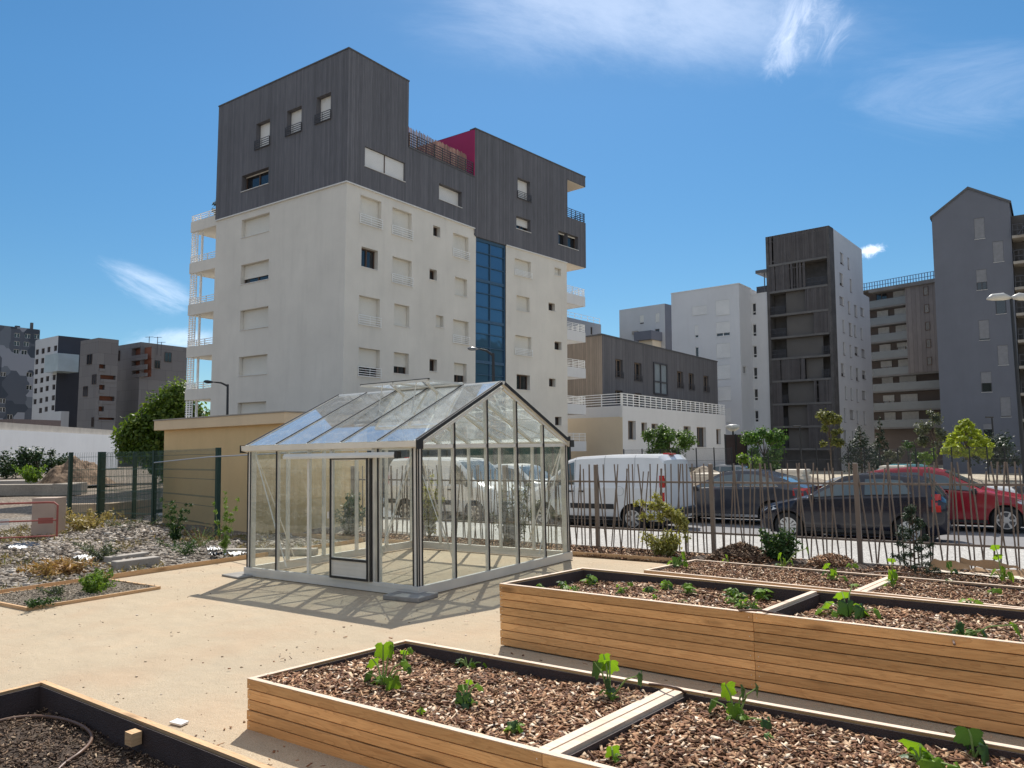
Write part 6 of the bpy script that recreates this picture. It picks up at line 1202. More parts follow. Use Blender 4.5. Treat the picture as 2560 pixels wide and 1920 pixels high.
sh = thing('garden_shrub', 'arching variegated branch with a bushy tip rising from the yellow shrub', 'shrub', (-5.05, 12.0, 0), 'shrubs in the chip bed')
YA = 12.0; px_ = lambda x, y: ray(x, y, R1)*(YA/ray(x, y, R1)[1])+CAM
AP = [px_(*q) for q in ((1716, 1385), (1716, 1345), (1706, 1310), (1690, 1288), (1662, 1272), (1630, 1263), (1590, 1257))]; SPR = [px_(*q) for q in ((1662, 1272), (1648, 1255), (1638, 1240))]; SP2 = [px_(*q) for q in ((1690, 1288), (1650, 1292), (1605, 1290))]
m = MB(); m.tube(AP, [.012, .011, .01, .008, .006, .005, .003], 5); m.tube(SPR, .004, 5); m.tube(SP2, .005, 5); m.build('stem', M_BARK, sh)
C = []; RR = []
for T, r0, r1 in ((AP[1:], .10, .06), (AP[2:5], .14, .12), (SPR, .09, .05), (SP2, .10, .05)):
    for a_, b_ in zip(T[:-1], T[1:]):
        for t_ in (0, .5, 1): C.append(a_*(1-t_)+b_*t_); RR.append(r0+(r1-r0)*rnd.random())
V, F = leafcloud(C, RR, 2000, .055, flat=.35, aspect=2.0); npmesh('foliage', V, F, G_VARI, sh, off=(-5.05, 12.0, 0))
shrub('upright yellow green shrub behind the greenhouse', (-10.6, 12.05), 1.35, .42, G_VARI, 2400, .06, 15, spike=True)
shrub('grey green loose shrub behind the greenhouse corner', (-8.5, 12.05), 1.15, .6, G_GREY, 2600, .06, 14)
shrub('glossy green shrub behind the greenhouse door', (-12.6, 11.75), .95, .5, G_SHRUB, 2200, .075, 12)
shrub('rounded dark green shrub with pale leaf edges by the fence', (-3.5, 12.0), .50, .34, leaf_mat('laurel_leaves', (.03, .075, .025), (.08, .16, .05), .35, (.20, .28, .11)), 3000, .065, 20)
G_CONIF2 = leaf_mat('young_conifer', (.025, .05, .03), (.06, .10, .06), .2)
cf = thing('garden_shrub', 'small ragged dark conifer standing in the chip bed near the cardboard', 'shrub', (-1.62, 11.85, 0), 'shrubs in the chip bed'); m = MB(); C = []; RR = []
for k in range(26):
    t_ = (k+.5)/26; a = k*2.4; w = .27*(1-t_)**.8+.03; q = np.array([-1.62+math.cos(a)*w, 11.85+math.sin(a)*w*.8, .08+.88*t_+.06*math.sin(k*1.7)]); m.tube([(-1.62, 11.85, .05+.8*t_), q], [.008, .004], 4); [(C.append(np.array([-1.62, 11.85, .05+.8*t_])*(1-u)+q*u), RR.append(.05)) for u in (.5, .8, 1.0)]
m.tube([(-1.62, 11.85, 0), (-1.6, 11.85, .98)], [.015, .004], 5); m.build('stem', M_BARK, cf); V, F = leafcloud(C, RR, 2600, .045, flat=.3, aspect=4.0); npmesh('foliage', V, F, G_CONIF2, cf, off=(-1.62, 11.85, 0))
# ---- vegetable seedlings: lobed leaves on drooping stalks
def lobed(c, d, nrm, L, lobes, depth, cup, V, F):
    """one leaf blade as a fan with a toothed, lobed outline; d points to its tip"""
    d = d/np.linalg.norm(d); nrm = nrm-np.dot(nrm, d)*d; nrm /= np.linalg.norm(nrm); s = np.cross(nrm, d); b = len(V); n = lobes*8; V.append(c+d*L*.12)
    for k in range(n+1):
        a = -2.75+5.5*k/n; r = L*.56*(1-depth*.5*(1-math.cos(lobes*a*1.15))/1.0*.8)*(1+.05*math.cos(k*2.7))*(1.0 if abs(a) < 2.2 else .85); x, y = math.cos(a)*r+L*.2, math.sin(a)*r*1.02; V.append(c+d*x+s*y+nrm*(-cup*(x*x+y*y)/L+.05*L*math.cos(lobes*a*1.15)))
    F += [(b, b+1+k, b+2+k) for k in range(n)]
def squash_plant(label, base, leaves, group='squash and courgette plants'):
    """leaves: (dx, dy, dz, size, tip tilt, dark?)"""
    base = np.array(base, float); root = thing('squash_plant', label, 'plant', base, group); m = MB(); r = random.Random(int(abs(base[0]*1000))+3)
    extra = [(r.uniform(-.07, .07), r.uniform(-.05, .05), r.uniform(.02, .09), r.uniform(.03, .055), r.uniform(-.3, .9), r.random() < .35) for _ in range(8)] if len(leaves) > 2 else [(r.uniform(-.03, .03), r.uniform(-.02, .02), r.uniform(.015, .05), .03, r.uniform(-.3, .6), 0) for _ in range(2)]
    for dx, dy, dz, L, tilt, dk_ in list(leaves)+extra:
        q = base+np.array([dx, dy, dz]); m.tube([base, (base+q)/2+np.array([0, 0, dz*.22+.01]), q], [.0065, .0055, .004], 6); out = np.array([dx, dy, 0])+np.array([r.uniform(-.02, .02), r.uniform(-.02, .02), 0]); out /= np.linalg.norm(out)+1e-6; d = out*math.cos(tilt)-np.array([0, 0, 1])*math.sin(tilt); nn = np.array([0, 0, 1.])*math.cos(tilt)+out*math.sin(tilt)
        V, F = [], []; L *= 1.0; lobed(q-d*L*.1, d, nn, L, 5, .32, .9, V, F); npmesh('leaf', np.array(V), np.array(F), G_SQD if dk_ else G_SQ, root, off=base, smooth=True)
    m.build('stem', M_STEM, root); return root
def surf(px, py, hf):
    """where the sight line through a spot of the photograph meets a planting surface"""
    z = .3
    for _ in range(6): p = gnd(px, py, z); z = float(hf(np.array([p[0]]), np.array([p[1]]))[0])
    return np.array([p[0], p[1], z])
def lp(px, py, hf, leaves, label): return squash_plant(label, surf(px, py, hf), leaves)
S1 = 1.15732
D = lambda x, y: (x*S1, y*S1)
lp(*D(828, 1485), low_h, [(-.02, .02, .27, .13, 1.15, 0), (.07, .03, .27, .12, 1.15, 0), (-.10, .0, .17, .09, .7, 0), (.16, .05, .18, .10, .5, 0), (.13, -.03, .08, .12, .9, 0), (-.13, -.03, .08, .11, .9, 1), (.22, .03, .15, .06, 1.1, 1)], 'tall squash plant with drooping lobed leaves in the first bay of the low planter')
lp(*D(1318, 1512), low_h, [(-.12, .03, .20, .13, 1.1, 1), (-.02, .05, .22, .11, .8, 0), (-.02, -.03, .12, .10, 1.2, 1), (.20, .05, .17, .10, 1.1, 1), (-.07, .06, .25, .08, .9, 0)], 'squash plant with one long arching stalk near the low planter divider')
lp(*D(1005, 1530), low_h, [(0, -.03, .08, .11, 1.1, 1), (-.06, .05, .12, .07, .6, 1), (.08, .03, .15, .07, .3, 0), (-.02, .07, .15, .05, .6, 0)], 'squat dark leaved squash plant in the middle of the first low bay')
lp(*D(1590, 1560), low_h, [(-.06, .02, .19, .11, 1.2, 0), (.05, .03, .18, .11, 1.15, 1), (-.14, 0, .10, .10, .8, 1), (.0, -.03, .10, .08, .8, 0), (.20, -.04, .05, .12, .9, 1), (.12, .05, .20, .08, 1.1, 1)], 'squash plant with several hanging leaves in the second low bay')
lp(*D(1990, 1655), low_h, [(.0, .02, .10, .19, .5, 0), (.07, -.08, .06, .15, .5, 0), (.16, -.06, .05, .12, .6, 0)], 'squash plant with a broad flat pale green leaf in the second low bay')
lp(*D(2105, 1640), low_h, [(-.02, .03, .13, .13, .9, 1), (.06, -.02, .08, .15, .9, 1)], 'bluish squash plant by the back rim of the second low bay')
lp(*D(870, 1435), low_h, [(.0, .02, .10, .07, .4, 0), (.06, .02, .12, .06, .6, 0)], 'small seedling near the back corner of the low planter')
lp(*D(1010, 1445), low_h, [(-.09, .02, .05, .08, .3, 0), (.05, .02, .05, .09, .4, 0), (-.05, -.02, .04, .07, .6, 1), (.15, .03, .06, .07, .4, 0)], 'sprawling seedling in the first low bay near the tall planter')
lp(*D(1125, 1450), low_h, [(-.05, .03, .07, .07, .4, 0), (.05, .03, .05, .08, .4, 0), (.10, -.02, .03, .08, .5, 1), (-.1, 0, .03, .06, .5, 1)], 'sprawling seedling with curling stems beside the low planter back rim')
lp(*D(1110, 1590), low_h, [(-.03, 0, .05, .06, .3, 0), (.03, .01, .06, .06, .5, 0), (0, .03, .04, .05, .3, 0)], 'tiny bright seedling close to the low planter front rim')
lp(*D(1325, 1650), low_h, [(-.02, .02, .07, .08, 1.0, 0), (.02, .0, .04, .06, .8, 0)], 'tiny seedling beside the divider of the low planter')
lp(*D(1660, 1600), low_h, [(-.02, 0, .03, .10, .6, 1), (.03, .0, .02, .05, .6, 1)], 'single dark seedling leaf in the second low bay')
lp(*D(908, 1550), low_h, [(0, .0, .05, .05, .9, 0)], 'single leaf sprout by the brown drip hose')
# tall planter rows
def seedling(px, py, hf, k, n=3, s=.07, h=.07, kind=None):
    r = random.Random(k); nm = SEEDL[k % len(SEEDL)] if kind is None else kind
    return lp(px, py, hf, [(r.uniform(-.04, .04), r.uniform(-.03, .04), h*r.uniform(.5, 1.2), s*r.uniform(.6, 1.05), r.uniform(-.5, .7), 0 if r.random() < .8 else 1) for _ in range(n)], nm)
TL = [((1216, 1275), 3, .08, .09, 'leafy bright sprout at the greenhouse end of the tall planter'), ((1275, 1268), 5, .10, .10, 'grey green cabbage sprout against the tall planter liner'), ((1175, 1283), 3, .06, .05, 'pale flat seedling in the greenhouse end corner of the tall planter'), ((1245, 1288), 3, .05, .04, 'silvery seedling behind the tall planter front board'), ((1360, 1270), 2, .05, .06, 'tiny sprout in the back row of the tall planter'), ((1345, 1286), 3, .06, .07, 'thin sprout in the middle row of the tall planter'), ((1400, 1283), 3, .07, .08, 'fresh leafy sprout in the middle row of the tall planter'), ((1437, 1278), 3, .07, .09, 'upright spinach sprout in the middle row of the tall planter'), ((1490, 1285), 4, .08, .09, 'spreading spinach seedling in the middle of the tall planter'), ((1415, 1298), 2, .05, .04, 'yellowing sprout near the tall planter front board'), ((1470, 1305), 2, .04, .03, 'tiny yellow sprout near the tall planter front board'), ((1578, 1290), 3, .07, .08, 'sprout near the tall planter liner, right of the spreading spinach'), ((1600, 1295), 3, .07, .06, 'small sprout beside the dark liner of the tall planter'), ((1645, 1297), 6, .11, .09, 'crisp lettuce like plant beside the tall planter divider'), ((1585, 1308), 4, .07, .06, 'yellowish sprout in front of the dark liner of the tall planter'), ((1600, 1318), 4, .07, .06, 'bright sprout behind the tall planter board joint'), ((1628, 1318), 3, .06, .05, 'grey sprout below the tall planter divider')]
for i, (p, n, s, h, lb) in enumerate(TL): seedling(*D(*p), tall_h, i+50, n, s, h, lb)
lp(*D(1830, 1335), tall_h, [(-.16, .05, .10, .14, .4, 0), (-.05, .1, .18, .12, .3, 0), (.10, .06, .10, .15, .5, 0), (.02, -.06, .12, .14, 1.1, 1), (.12, -.05, .10, .15, 1.0, 1), (.22, .02, .08, .14, .6, 0), (-.2, -.04, .06, .12, .4, 0), (-.08, -.08, .05, .09, .6, 0), (.03, .12, .24, .07, -.6, 0)], 'big sprawling squash plant with wilted dark leaves in the tall planter second bay')
lp(*D(2098, 1325), tall_h, [(-.05, 0, .11, .07, .1, 0), (.05, .0, .11, .07, .1, 0), (0, .04, .11, .05, 0, 0)], 'upright three leaved seedling against the far liner of the tall planter')
lp(*D(2080, 1382), tall_h, [(-.03, 0, .10, .11, 1.1, 1), (.12, .03, .07, .10, .6, 1), (-.18, 0, .03, .10, .8, 1), (.30, .06, .12, .13, .7, 0), (.05, .06, .06, .08, .5, 1)], 'trailing squash plant with a long stalk near the tall planter front board')
# rear planter
hq = [((1460, 1228), [(-.09, 0, .09, .12, .4, 0), (.02, .02, .13, .14, .9, 1), (.12, .02, .20, .13, 1.0, 0), (.16, -.04, .10, .10, .9, 0), (.1, .05, .16, .1, .6, 0)], 'cluster of squash leaves with one yellow blade at the rear planter corner'), ((1572, 1216), [(0, .0, .10, .08, .9, 0), (-.06, 0, .05, .06, .5, 0)], 'twin leaved sprout in the rear planter'), ((1690, 1228), [(-.04, .0, .18, .11, .9, 0), (.04, .0, .12, .11, .8, 0), (.12, .02, .10, .09, .8, 0), (.30, .08, .26, .11, .9, 0)], 'yellowing squash with a long raised stalk in the rear planter'), ((1800, 1255), [(-.1, 0, .10, .10, .5, 1), (.03, 0, .12, .12, 1.2, 0), (.13, 0, .06, .09, .5, 0), (-.08, .05, .18, .1, .6, 0)], 'squash plant with one upright leaf beside the rear planter divider'), ((1840, 1228), [(-.04, 0, .06, .08, .4, 0), (.05, 0, .06, .08, .5, 0)], 'low seedling by the back rim of the rear planter'), ((1930, 1270), [(-.03, 0, .17, .14, 1.1, 0), (.04, 0, .16, .11, 1.0, 0), (-.08, -.02, .04, .1, .5, 0), (-.01, .05, .30, .08, .4, 0)], 'tall squash stem with hanging leaves past the rear planter divider'), ((2055, 1238), [(-.03, 0, .12, .10, 1.1, 1), (.05, 0, .05, .08, .6, 1)], 'drooping dark seedling in the rear planter second bay'), ((2150, 1285), [(.02, 0, .06, .10, .4, 0), (-.06, 0, .04, .09, .5, 0)], 'flat bright seedling near the rear planter front rim'), ((2165, 1255), [(-.08, 0, .12, .12, .6, 0), (.04, 0, .14, .14, 1.1, 0), (.10, -.03, .10, .13, .9, 0), (-.03, .06, .28, .10, .5, 0), (-.05, .08, .38, .10, .5, 0)], 'leafy yellow green squash near the far end of the rear planter'), ((2050, 1262), [(-.03, 0, .05, .08, .5, 1), (.04, 0, .04, .07, .5, 1)], 'small dark seedling in the middle of the rear planter second bay')]
for p, lv, lb in hq: lp(*D(*p), hh, lv, lb)
# weeds
def weed(label, base, h, n, m_, size, spread, group='weeds on the gravel', k=0, stems=6):
    base = np.array(base, float); root = thing('weed', label, 'weed', base, group); m = MB(); r = random.Random(k+9); C = []; RR = []
    for i in range(stems):
        q = base+np.array([r.uniform(-1, 1)*spread, r.uniform(-1, 1)*spread, h*r.uniform(.6, 1)]); m.tube([base, (base+q)/2+np.array([r.uniform(-.04, .04), 0, h*.06]), q], [.006, .004, .002], 4); [(C.append(base*(1-t_)+q*t_), RR.append(spread*.22*(1.15-t_*.6)+.02)) for t_ in (.25, .45, .65, .85, 1.0)]
    m.build('stem', M_STEM, root); V, F = leafcloud(C, RR, n, size, flat=.3, aspect=3.0); npmesh('foliage', V, F, m_, root, off=base)
g8 = lambda x, y: gnd(*Z(8, x, y), .03)
weed('tall feathery weed in front of the green mesh fence', g8(1510, 985), .95, 1300, G_SHRUB, .06, .22, k=1, stems=9)
weed('tall flowering weed spike beside the last dark fence post', g8(1940, 1075), 1.15, 900, G_LIGHT, .05, .16, k=2, stems=6)
weed('low bright green weed clump on the corner of the sunken bed', g8(800, 1392), .22, 700, G_LIGHT, .06, .22, k=3, stems=9)
weed('second low weed clump at the back of the sunken bed', g8(865, 1340), .24, 500, G_LIGHT, .055, .15, k=4, stems=7)
weed('dry olive weed in the sunken bed', g8(480, 1410), .10, 260, G_GREY, .05, .25, k=5)
weed('green weed clump near the sunken bed edge', g8(330, 1500), .10, 260, G_SHRUB, .05, .2, k=6)
weed('big leafy weed patch before the earth heap', at_depth(85, 1205, 48, R1), 1.05, 900, G_LIGHT, .22, 1.1, k=7, stems=9)
weed('reddish dry stalks at the foot of the mesh fence', g8(1720, 1010), .5, 400, leaf_mat('dry_red', (.16, .08, .05), (.30, .17, .10), .3), .035, .45, k=8, stems=14)
weed('straw coloured dead grass tuft on the rubble', g8(500, 1225), .18, 900, leaf_mat('dry_straw', (.36, .20, .09), (.52, .34, .17), .3), .10, .55, k=10, stems=20)
weed('straw grass tuft beneath the mesh fence posts', g8(760, 860), .5, 1200, leaf_mat('dry_straw2', (.34, .25, .11), (.50, .40, .20), .3), .11, .7, k=11, stems=20)
weed('dull green weeds along the concrete kerb block', g8(900, 1120), .35, 600, G_GREY, .06, .4, k=12, stems=10)
weed('olive weeds on the stone heap', g8(1150, 900), .4, 700, G_GREY, .06, .6, k=13, stems=14)
weed('green weeds between the kerb block and the fence', g8(1600, 1060), .3, 500, G_SHRUB, .05, .4, k=14, stems=10)
for i, (x, d_, h, w, lb) in enumerate(((40, 80, 1.7, 3.2, 'long dark shrub at the foot of the low white building'), (95, 80, 2.3, 2.4, 'taller dark shrub at the foot of the low white building'), (152, 80, 1.7, 1.8, 'last dark shrub at the foot of the low white building, next to the earth heap'))):
    b = at_depth(x, 1182, d_, R1); tree('round_shrub', lb, (b[0], b[1], b[2]-.5), h+.5, w, G_DARK, 1500, .3, 12, .06, .15, cat='shrub', group='shrubs beyond the waste ground')

for pxy, lb in ((Z(1, 240, 1180), 'potted olive like shrub on the top white balcony'), (Z(1, 190, 1215), 'small potted plant beside the olive on the top white balcony')):
    A_ = MAIN[1]; s_, z_ = A_.hit(pxy); b = np.array(A_.pt(s_, MAIN[4]+.1, -1.0)); b4 = TILT @ Vector(b); h_ = 1.7 if 'olive' in lb else .9
    tree('potted_plant', lb, tuple(b4), h_, .55 if h_ > 1 else .3, G_GREY, 420 if h_ > 1 else 160, .14, 8, .03, .4, cat='plant', group='plants on the balcony')
# ------------------------------------------------------------------ shed, mesh fence, building site
def shed():
    Y, Z1 = 11.45, 2.80; a = onx(712, 1030, Y); l = onx(385, 1053, Y); zt = a[2]
    root = thing('beige_shed', 'beige rendered flat roofed shed with a deep pale roof band, behind the mesh fence', 'shed', (a[0], Y, 0)); x1, x0, y1 = a[0]-.14, l[0]+.28, Y+2.75
    m = MB(); m.box((x0, Y+.14, -.2), (x1, y1, zt-.26)); m.build('wall', mat('ochre_render', (.74, .52, .27), .9, .07, .5, .25, 90, fine=.05, dirt=.14), root)
    m = MB(); m.box((x0-.28, Y, zt-.259), (x1+.14, y1+.14, zt)); m.build('roof_band', mat('pale_ochre_render', (.74, .57, .38), .88, .06, .6, .2, 80, fine=.05, dirt=.12), root, bevel=.01)
    m = MB(); m.box((x0-.3, Y-.02, zt+.001), (x1+.16, y1+.16, zt+.03)); m.build('roof_edge', M_CONC, root)
    return x1, x0, Y
def onx(px, py, Y): d = ray(px, py, R1); return CAM+d*(Y/d[1])
SX1, SX0, SY = shed()
M_GREEN = mat('green_powder_coat', (.018, .045, .032), .5, .15, 3)
M_GWIRE = mat('green_wire', (.05, .10, .08), .45, .1, 3, metal=.3)
def mesh_run(label, P, z0=.05, z1=1.93, posts=None, base=0.0):
    root = thing('mesh_fence', label, 'fence', (*P[0], base), 'green mesh fences')
    for p in P:
        m = MB(); m.box((p[0]-.045, p[1]-.045, base-.2), (p[0]+.045, p[1]+.045, base+2.0)); m.build('post', M_GREEN, root)
    for p, q in zip(P[:-1], P[1:]):
        p, q = np.array([*p, base]), np.array([*q, base]); L = np.linalg.norm(q-p); d = (q-p)/L; n = np.array([-d[1], d[0], 0]); m = MB(); k = int(L/.055); 
        for i in range(k+1):
            c = p+d*(L*i/k); m.bar(c+(0, 0, z0), c+(0, 0, z1), .0052, .0052, up=n)
        for z in (.08, .30, .32, .70, .90, .92, 1.30, 1.50, 1.52, 1.86):
            m.bar(p+(0, 0, z), q+(0, 0, z), .010, .010)
        for i in range(k+1): c = p+d*(L*i/k); m.bar(c+(0, 0, z1), c+n*-.05+(0, 0, z1+.06), .0052, .0052, up=d)
        m.build('mesh_panel', M_GWIRE, root)
mesh_run('dark green welded mesh fence on square posts in front of the beige shed', [(-14.95, 10.05), (-19.5, 11.2)])
mesh_run('short green mesh fence turning back beside the earth heap', [(-19.62, 11.28), (-21.95, 11.0), (-22.35, 10.4)])
mesh_run('green mesh fence leaf leading back behind the corner posts', [(-22.05, 11.15), (-22.3, 12.2), (-25.5, 16.5)])
tb = MB(); tb.tube([(-18.9, 10.85, 1.68), (-15.1, 9.95, 1.80), (-10.3, 8.9, 1.86)], .014, 6); tag(tb.build('pole', mat('grey_tube', (.42, .42, .42), .4, metal=.5)), 'long thin grey tube tied across the green mesh fence towards the greenhouse', 'pole')
# red safety barrier and the pale box behind it
def barrier():
    b = gnd(690*.2049, 1080+1320*.2049); e = np.array([-20.6, 5.65, 0]); d = (e-b)/np.linalg.norm(e-b); L = 3.2; root = thing('safety_barrier', 'red and white tubular safety barrier standing on the rubble', 'barrier', b); up = np.array([0, 0, 1.]); mr, mw = mat('barrier_red', (.34, .095, .075), .5, .15, 3), mat('barrier_white', (.70, .66, .62), .55, .1, 3)
    m = MB(); m.tube([b+up*.0, b+up*.78, b+up*.84+d*.07, b+up*.85+d*.2, b+up*.85+d*L], .022, 8); m.tube([b+up*.1, b+up*.1+d*L], .018, 8); m.tube([b+up*.45, b+up*.45+d*L], .018, 8); m.tube([b+d*1.95, b+d*1.95+up*.85], .018, 8); m.build('frame', mr, root)
    for s, w in ((.08, .3), (.95, .35)): q = MB(); q.obox(b+d*s+up*.38, d*w, np.array([-d[1], d[0], 0])*.012, up*.13); q.build('striped_board', mr if int(s*2) % 2 == 0 else mw, root)
barrier()
c = gnd(500*.2049, 1080+1296*.2049); m = MB(); v = R1[:, 0]; f2 = np.array([R1[0, 2], R1[1, 2], 0]); f2 /= np.linalg.norm(f2); m.obox(c-np.array([*v[:2], 0])*.27+f2*.05, np.array([*v[:2], 0])*.54, f2*.45, (0, 0, .92)); tag(m.build('crate', mat('pale_pink_board', (.46, .36, .29), .8, .1, 1.2, dirt=.15), bevel=.01), 'pale pinkish boxed crate behind the red barrier', 'crate')
# concrete beams and blocks lying about
def beam(label, p, q, w, h, mt=None, z=0.0):
    p, q = np.array([*p[:2], z]), np.array([*q[:2], z]); d = (q-p); L = np.linalg.norm(d); d /= L; n = np.array([-d[1], d[0], 0]); m = MB(); K = 1
    for k in range(K): j = lambda s: .012*math.sin(s*9+p[0]); m.obox(p+d*(L*k/K), d*(L/K), n*w, (0, 0, h+j(k)))
    tag(m.build('concrete_beam', mt or M_CONC, bevel=.015), label, 'concrete beam', 'concrete blocks on the rubble')
K2 = lambda x, y, z=0: gnd(x*.2049, 1080+y*.2049, z)
beam('long weathered concrete beam beyond the rubble', K2(-250, 780, .0), K2(830, 778), .8, .58, mat('old_concrete', (.33, .29, .24), .95, .2, .6, .4, 12, fine=.15, dirt=.35))
beam('end piece of the weathered concrete wall beside the mesh posts', K2(835, 775), K2(1065, 750), .8, .6, MATS['old_concrete'])
beam('low tan concrete wall behind the mesh fence posts', K2(640, 1105), K2(1100, 1095), .3, .5, mat('tan_concrete', (.40, .31, .22), .95, .15, 1.2, .3, 20, fine=.12, dirt=.25))
beam('grey rubble stone block behind the second mesh post', K2(1110, 1080), K2(1330, 1070), .4, .47, M_CONC)
beam('tan concrete wall section next to the beige shed', K2(1335, 1085), K2(1900, 1010), .3, .5, MATS['tan_concrete'])
beam('pale concrete kerb stone lying on the gravel by the sand edge', g8(1010, 1190), g8(1390, 1140), .22, .15)
beam('second concrete kerb stone behind the first', g8(950, 1135), g8(1290, 1088), .2, .14)
beam('half buried dark kerb on the rubble', g8(330, 1200), g8(800, 1130), .15, .06, MATS['old_concrete'])
beam('low concrete kerb curving towards the greenhouse corner', g8(1930, 1060), (-10.9, 9.3), .2, .12)
# stones
def ico():
    bm = bmesh.new(); bmesh.ops.create_icosphere(bm, subdivisions=1, radius=1.0); V = np.array([v.co[:] for v in bm.verts]); F = np.array([[v.index for v in f.verts] for f in bm.faces]); bm.free(); return V, F
IV, IF = ico()
def stones(name, label, pts, size, m_, flat=.6):
    n = len(pts); s = size*np.exp(nr.normal(0, .6, n)).clip(.2, 3.2); sc = np.stack([s, s*nr.uniform(.6, 1, n), s*flat*nr.uniform(.6, 1.1, n)], 1); a = nr.rand(n)*6.283; jit = 1+.25*nr.normal(size=(n, len(IV)))
    P = IV[None]*jit[:, :, None]*sc[:, None]; c, s_ = np.cos(a)[:, None], np.sin(a)[:, None]; X = P[:, :, 0]*c-P[:, :, 1]*s_; Y = P[:, :, 0]*s_+P[:, :, 1]*c; V = np.stack([X, Y, P[:, :, 2]], 2)+pts[:, None]; F = (np.arange(n)[:, None, None]*len(IV)+IF[None]).reshape(-1, 3)
    o = npmesh(name, V.reshape(-1, 3), F, m_); return tag(o, label, 'rubble', kind='stuff')
STONE = chip_mat('rubble_stones', [(0., (.075, .058, .043)), (.4, (.19, .15, .115)), (.75, (.30, .255, .205)), (1., (.58, .52, .45))], .85)
def gz(X, Y): return np.clip((-11.65-X)/2.0, 0, 1)*(.10*wav(X, Y, .55, 1)+.05*wav(X, Y, 1.7, 4)+.05)-.012
x, y = nr.uniform(-22.5, -11.75, 16000), nr.uniform(2.5, 11.0, 16000); stones('rubble', 'grey stones and rubble covering the gravel strip', np.stack([x, y, gz(x, y)+.005], 1), .020, STONE)
rr = nr.rand(6500)**.6; th = nr.rand(6500)*6.283; hx, hy = g8(1150, 900)[:2]; x = hx+np.cos(th)*rr*1.9; y = hy+np.sin(th)*rr*1.2; stones('rubble', 'heap of pale stones below the mesh fence', np.stack([x, y, .02+.30*(1-rr)], 1), .023, STONE)
rr = nr.rand(5000)**.6; th = nr.rand(5000)*6.283; hx, hy = g8(620, 1030)[:2]; x = hx+np.cos(th)*rr*3.2; y = hy+np.sin(th)*rr*1.3; stones('rubble', 'spread of larger cobbles before the red barrier', np.stack([x, y, .01+.10*(1-rr)], 1), .025, STONE)
# dry ground cover between the stones
n = 9000; cx = nr.uniform(-22.5, -11.8, n); cy = nr.uniform(3.0, 10.9, n); keep = (wav(cx, cy, .9, 6)+nr.normal(0, .25, n)) > .1; cx, cy = cx[keep], cy[keep]
V, F = leafcloud(np.stack([cx, cy, gz(cx, cy)+.04], 1), np.full(len(cx), .06), len(cx)*2, .10, flat=.2, aspect=6.0); tag(npmesh('dry_weeds', V, F, leaf_mat('dry_cover', (.20, .16, .07), (.34, .25, .12), .3, (.17, .20, .07))), 'thin straw and olive ground weeds creeping between the stones', 'weeds', kind='stuff')
# earth heap
def heap(name, label, c, r, h, m_, sx=1.0, st=None):
    N = 46; u, v = np.meshgrid(np.linspace(-1, 1, N), np.linspace(-1, 1, N)); q = np.sqrt(u*u+v*v); z = h*np.clip(1-np.clip(q, 0, 1)**2.0, 0, 1)**1.1*(1+.35*wav(u*3, v*3, 1.6, 2))+.12*h*wav(u*9, v*9, 1, 1)*np.clip(1.05-q, 0, 1); V = np.stack([c[0]+u.ravel()*r*sx, c[1]+v.ravel()*r, c[2]+z.ravel()-.1], 1); i = (np.arange(N-1)[:, None]*N+np.arange(N-1)[None]).ravel(); F = np.stack([i, i+1, i+N+1, i+N], 1); return tag(npmesh(name, V, F, m_, smooth=True), label, 'heap')
M_EARTH = mat('earth', (.17, .115, .075), .95, .4, 1.6, 1.0, 7, fine=.55)
hp = at_depth(190, 1195, 50, R1); heap('earth_heap', 'brown earth heap behind the mesh fence posts', (hp[0], hp[1], hp[2]-.3), 2.3, 1.45, M_EARTH)
hp = at_depth(60, 1210, 56, R1); m = MB(); vv = np.array([*R1[:2, 0], 0]); m.obox(np.array([hp[0], hp[1], hp[2]-.5])-vv*8, vv*9, f2*2, (0, 0, .75)); tag(m.build('concrete_wall', M_CONC), 'low pale concrete retaining wall before the dark shrubs', 'wall')
# plastic sheet scraps
def scrap(label, p, w, m_, k):
    N = 9; u, v = np.meshgrid(np.linspace(-1, 1, N), np.linspace(-1, 1, N)); r = np.random.RandomState(k); z = .05*wav(u*4, v*4, 1.3, k)+.05+.03*r.rand(N, N); V = np.stack([p[0]+(u*w+.1*w*v*v).ravel(), p[1]+(v*w*.6).ravel(), p[2]+z.ravel()], 1); i = (np.arange(N-1)[:, None]*N+np.arange(N-1)[None]).ravel(); tag(npmesh('plastic_sheet', V, np.stack([i, i+1, i+N+1, i+N], 1), m_, smooth=True), label, 'plastic sheet', 'scraps of plastic sheet')
MPW, MPB = mat('white_sheet', (.75, .75, .74), .4, .05, 4), mat('black_sheet', (.03, .03, .034), .3, .2, 4)
scrap('white crumpled plastic scrap on the rubble', g8(730, 1110), .22, MPW, 1); scrap('black crumpled plastic sheet by the barrier foot', g8(190, 1000), .36, MPB, 2); scrap('white torn sheet lying over the black one', g8(150, 1020), .2, MPW, 3); scrap('white rag beside the dark fence post', g8(1850, 1040), .13, MPW, 4); scrap('black rag under the white one', g8(1860, 1085), .12, MPB, 5); scrap('white scrap by the greenhouse corner', g8(2040, 1080), .2, MPW, 6); scrap('white paper on the stone heap', g8(1300, 890), .13, MPW, 7)
p_ = gnd(395*S1, 1565*S1); m = MB(); m.obox((p_[0]-.08, p_[1]-.05, .006), (.12, .012, .0), (-.02, .07, .0), (0, 0, .012)); tag(m.build('paper_scrap', MPW), 'white paper scrap on the sand beyond the shaded planter', 'paper')
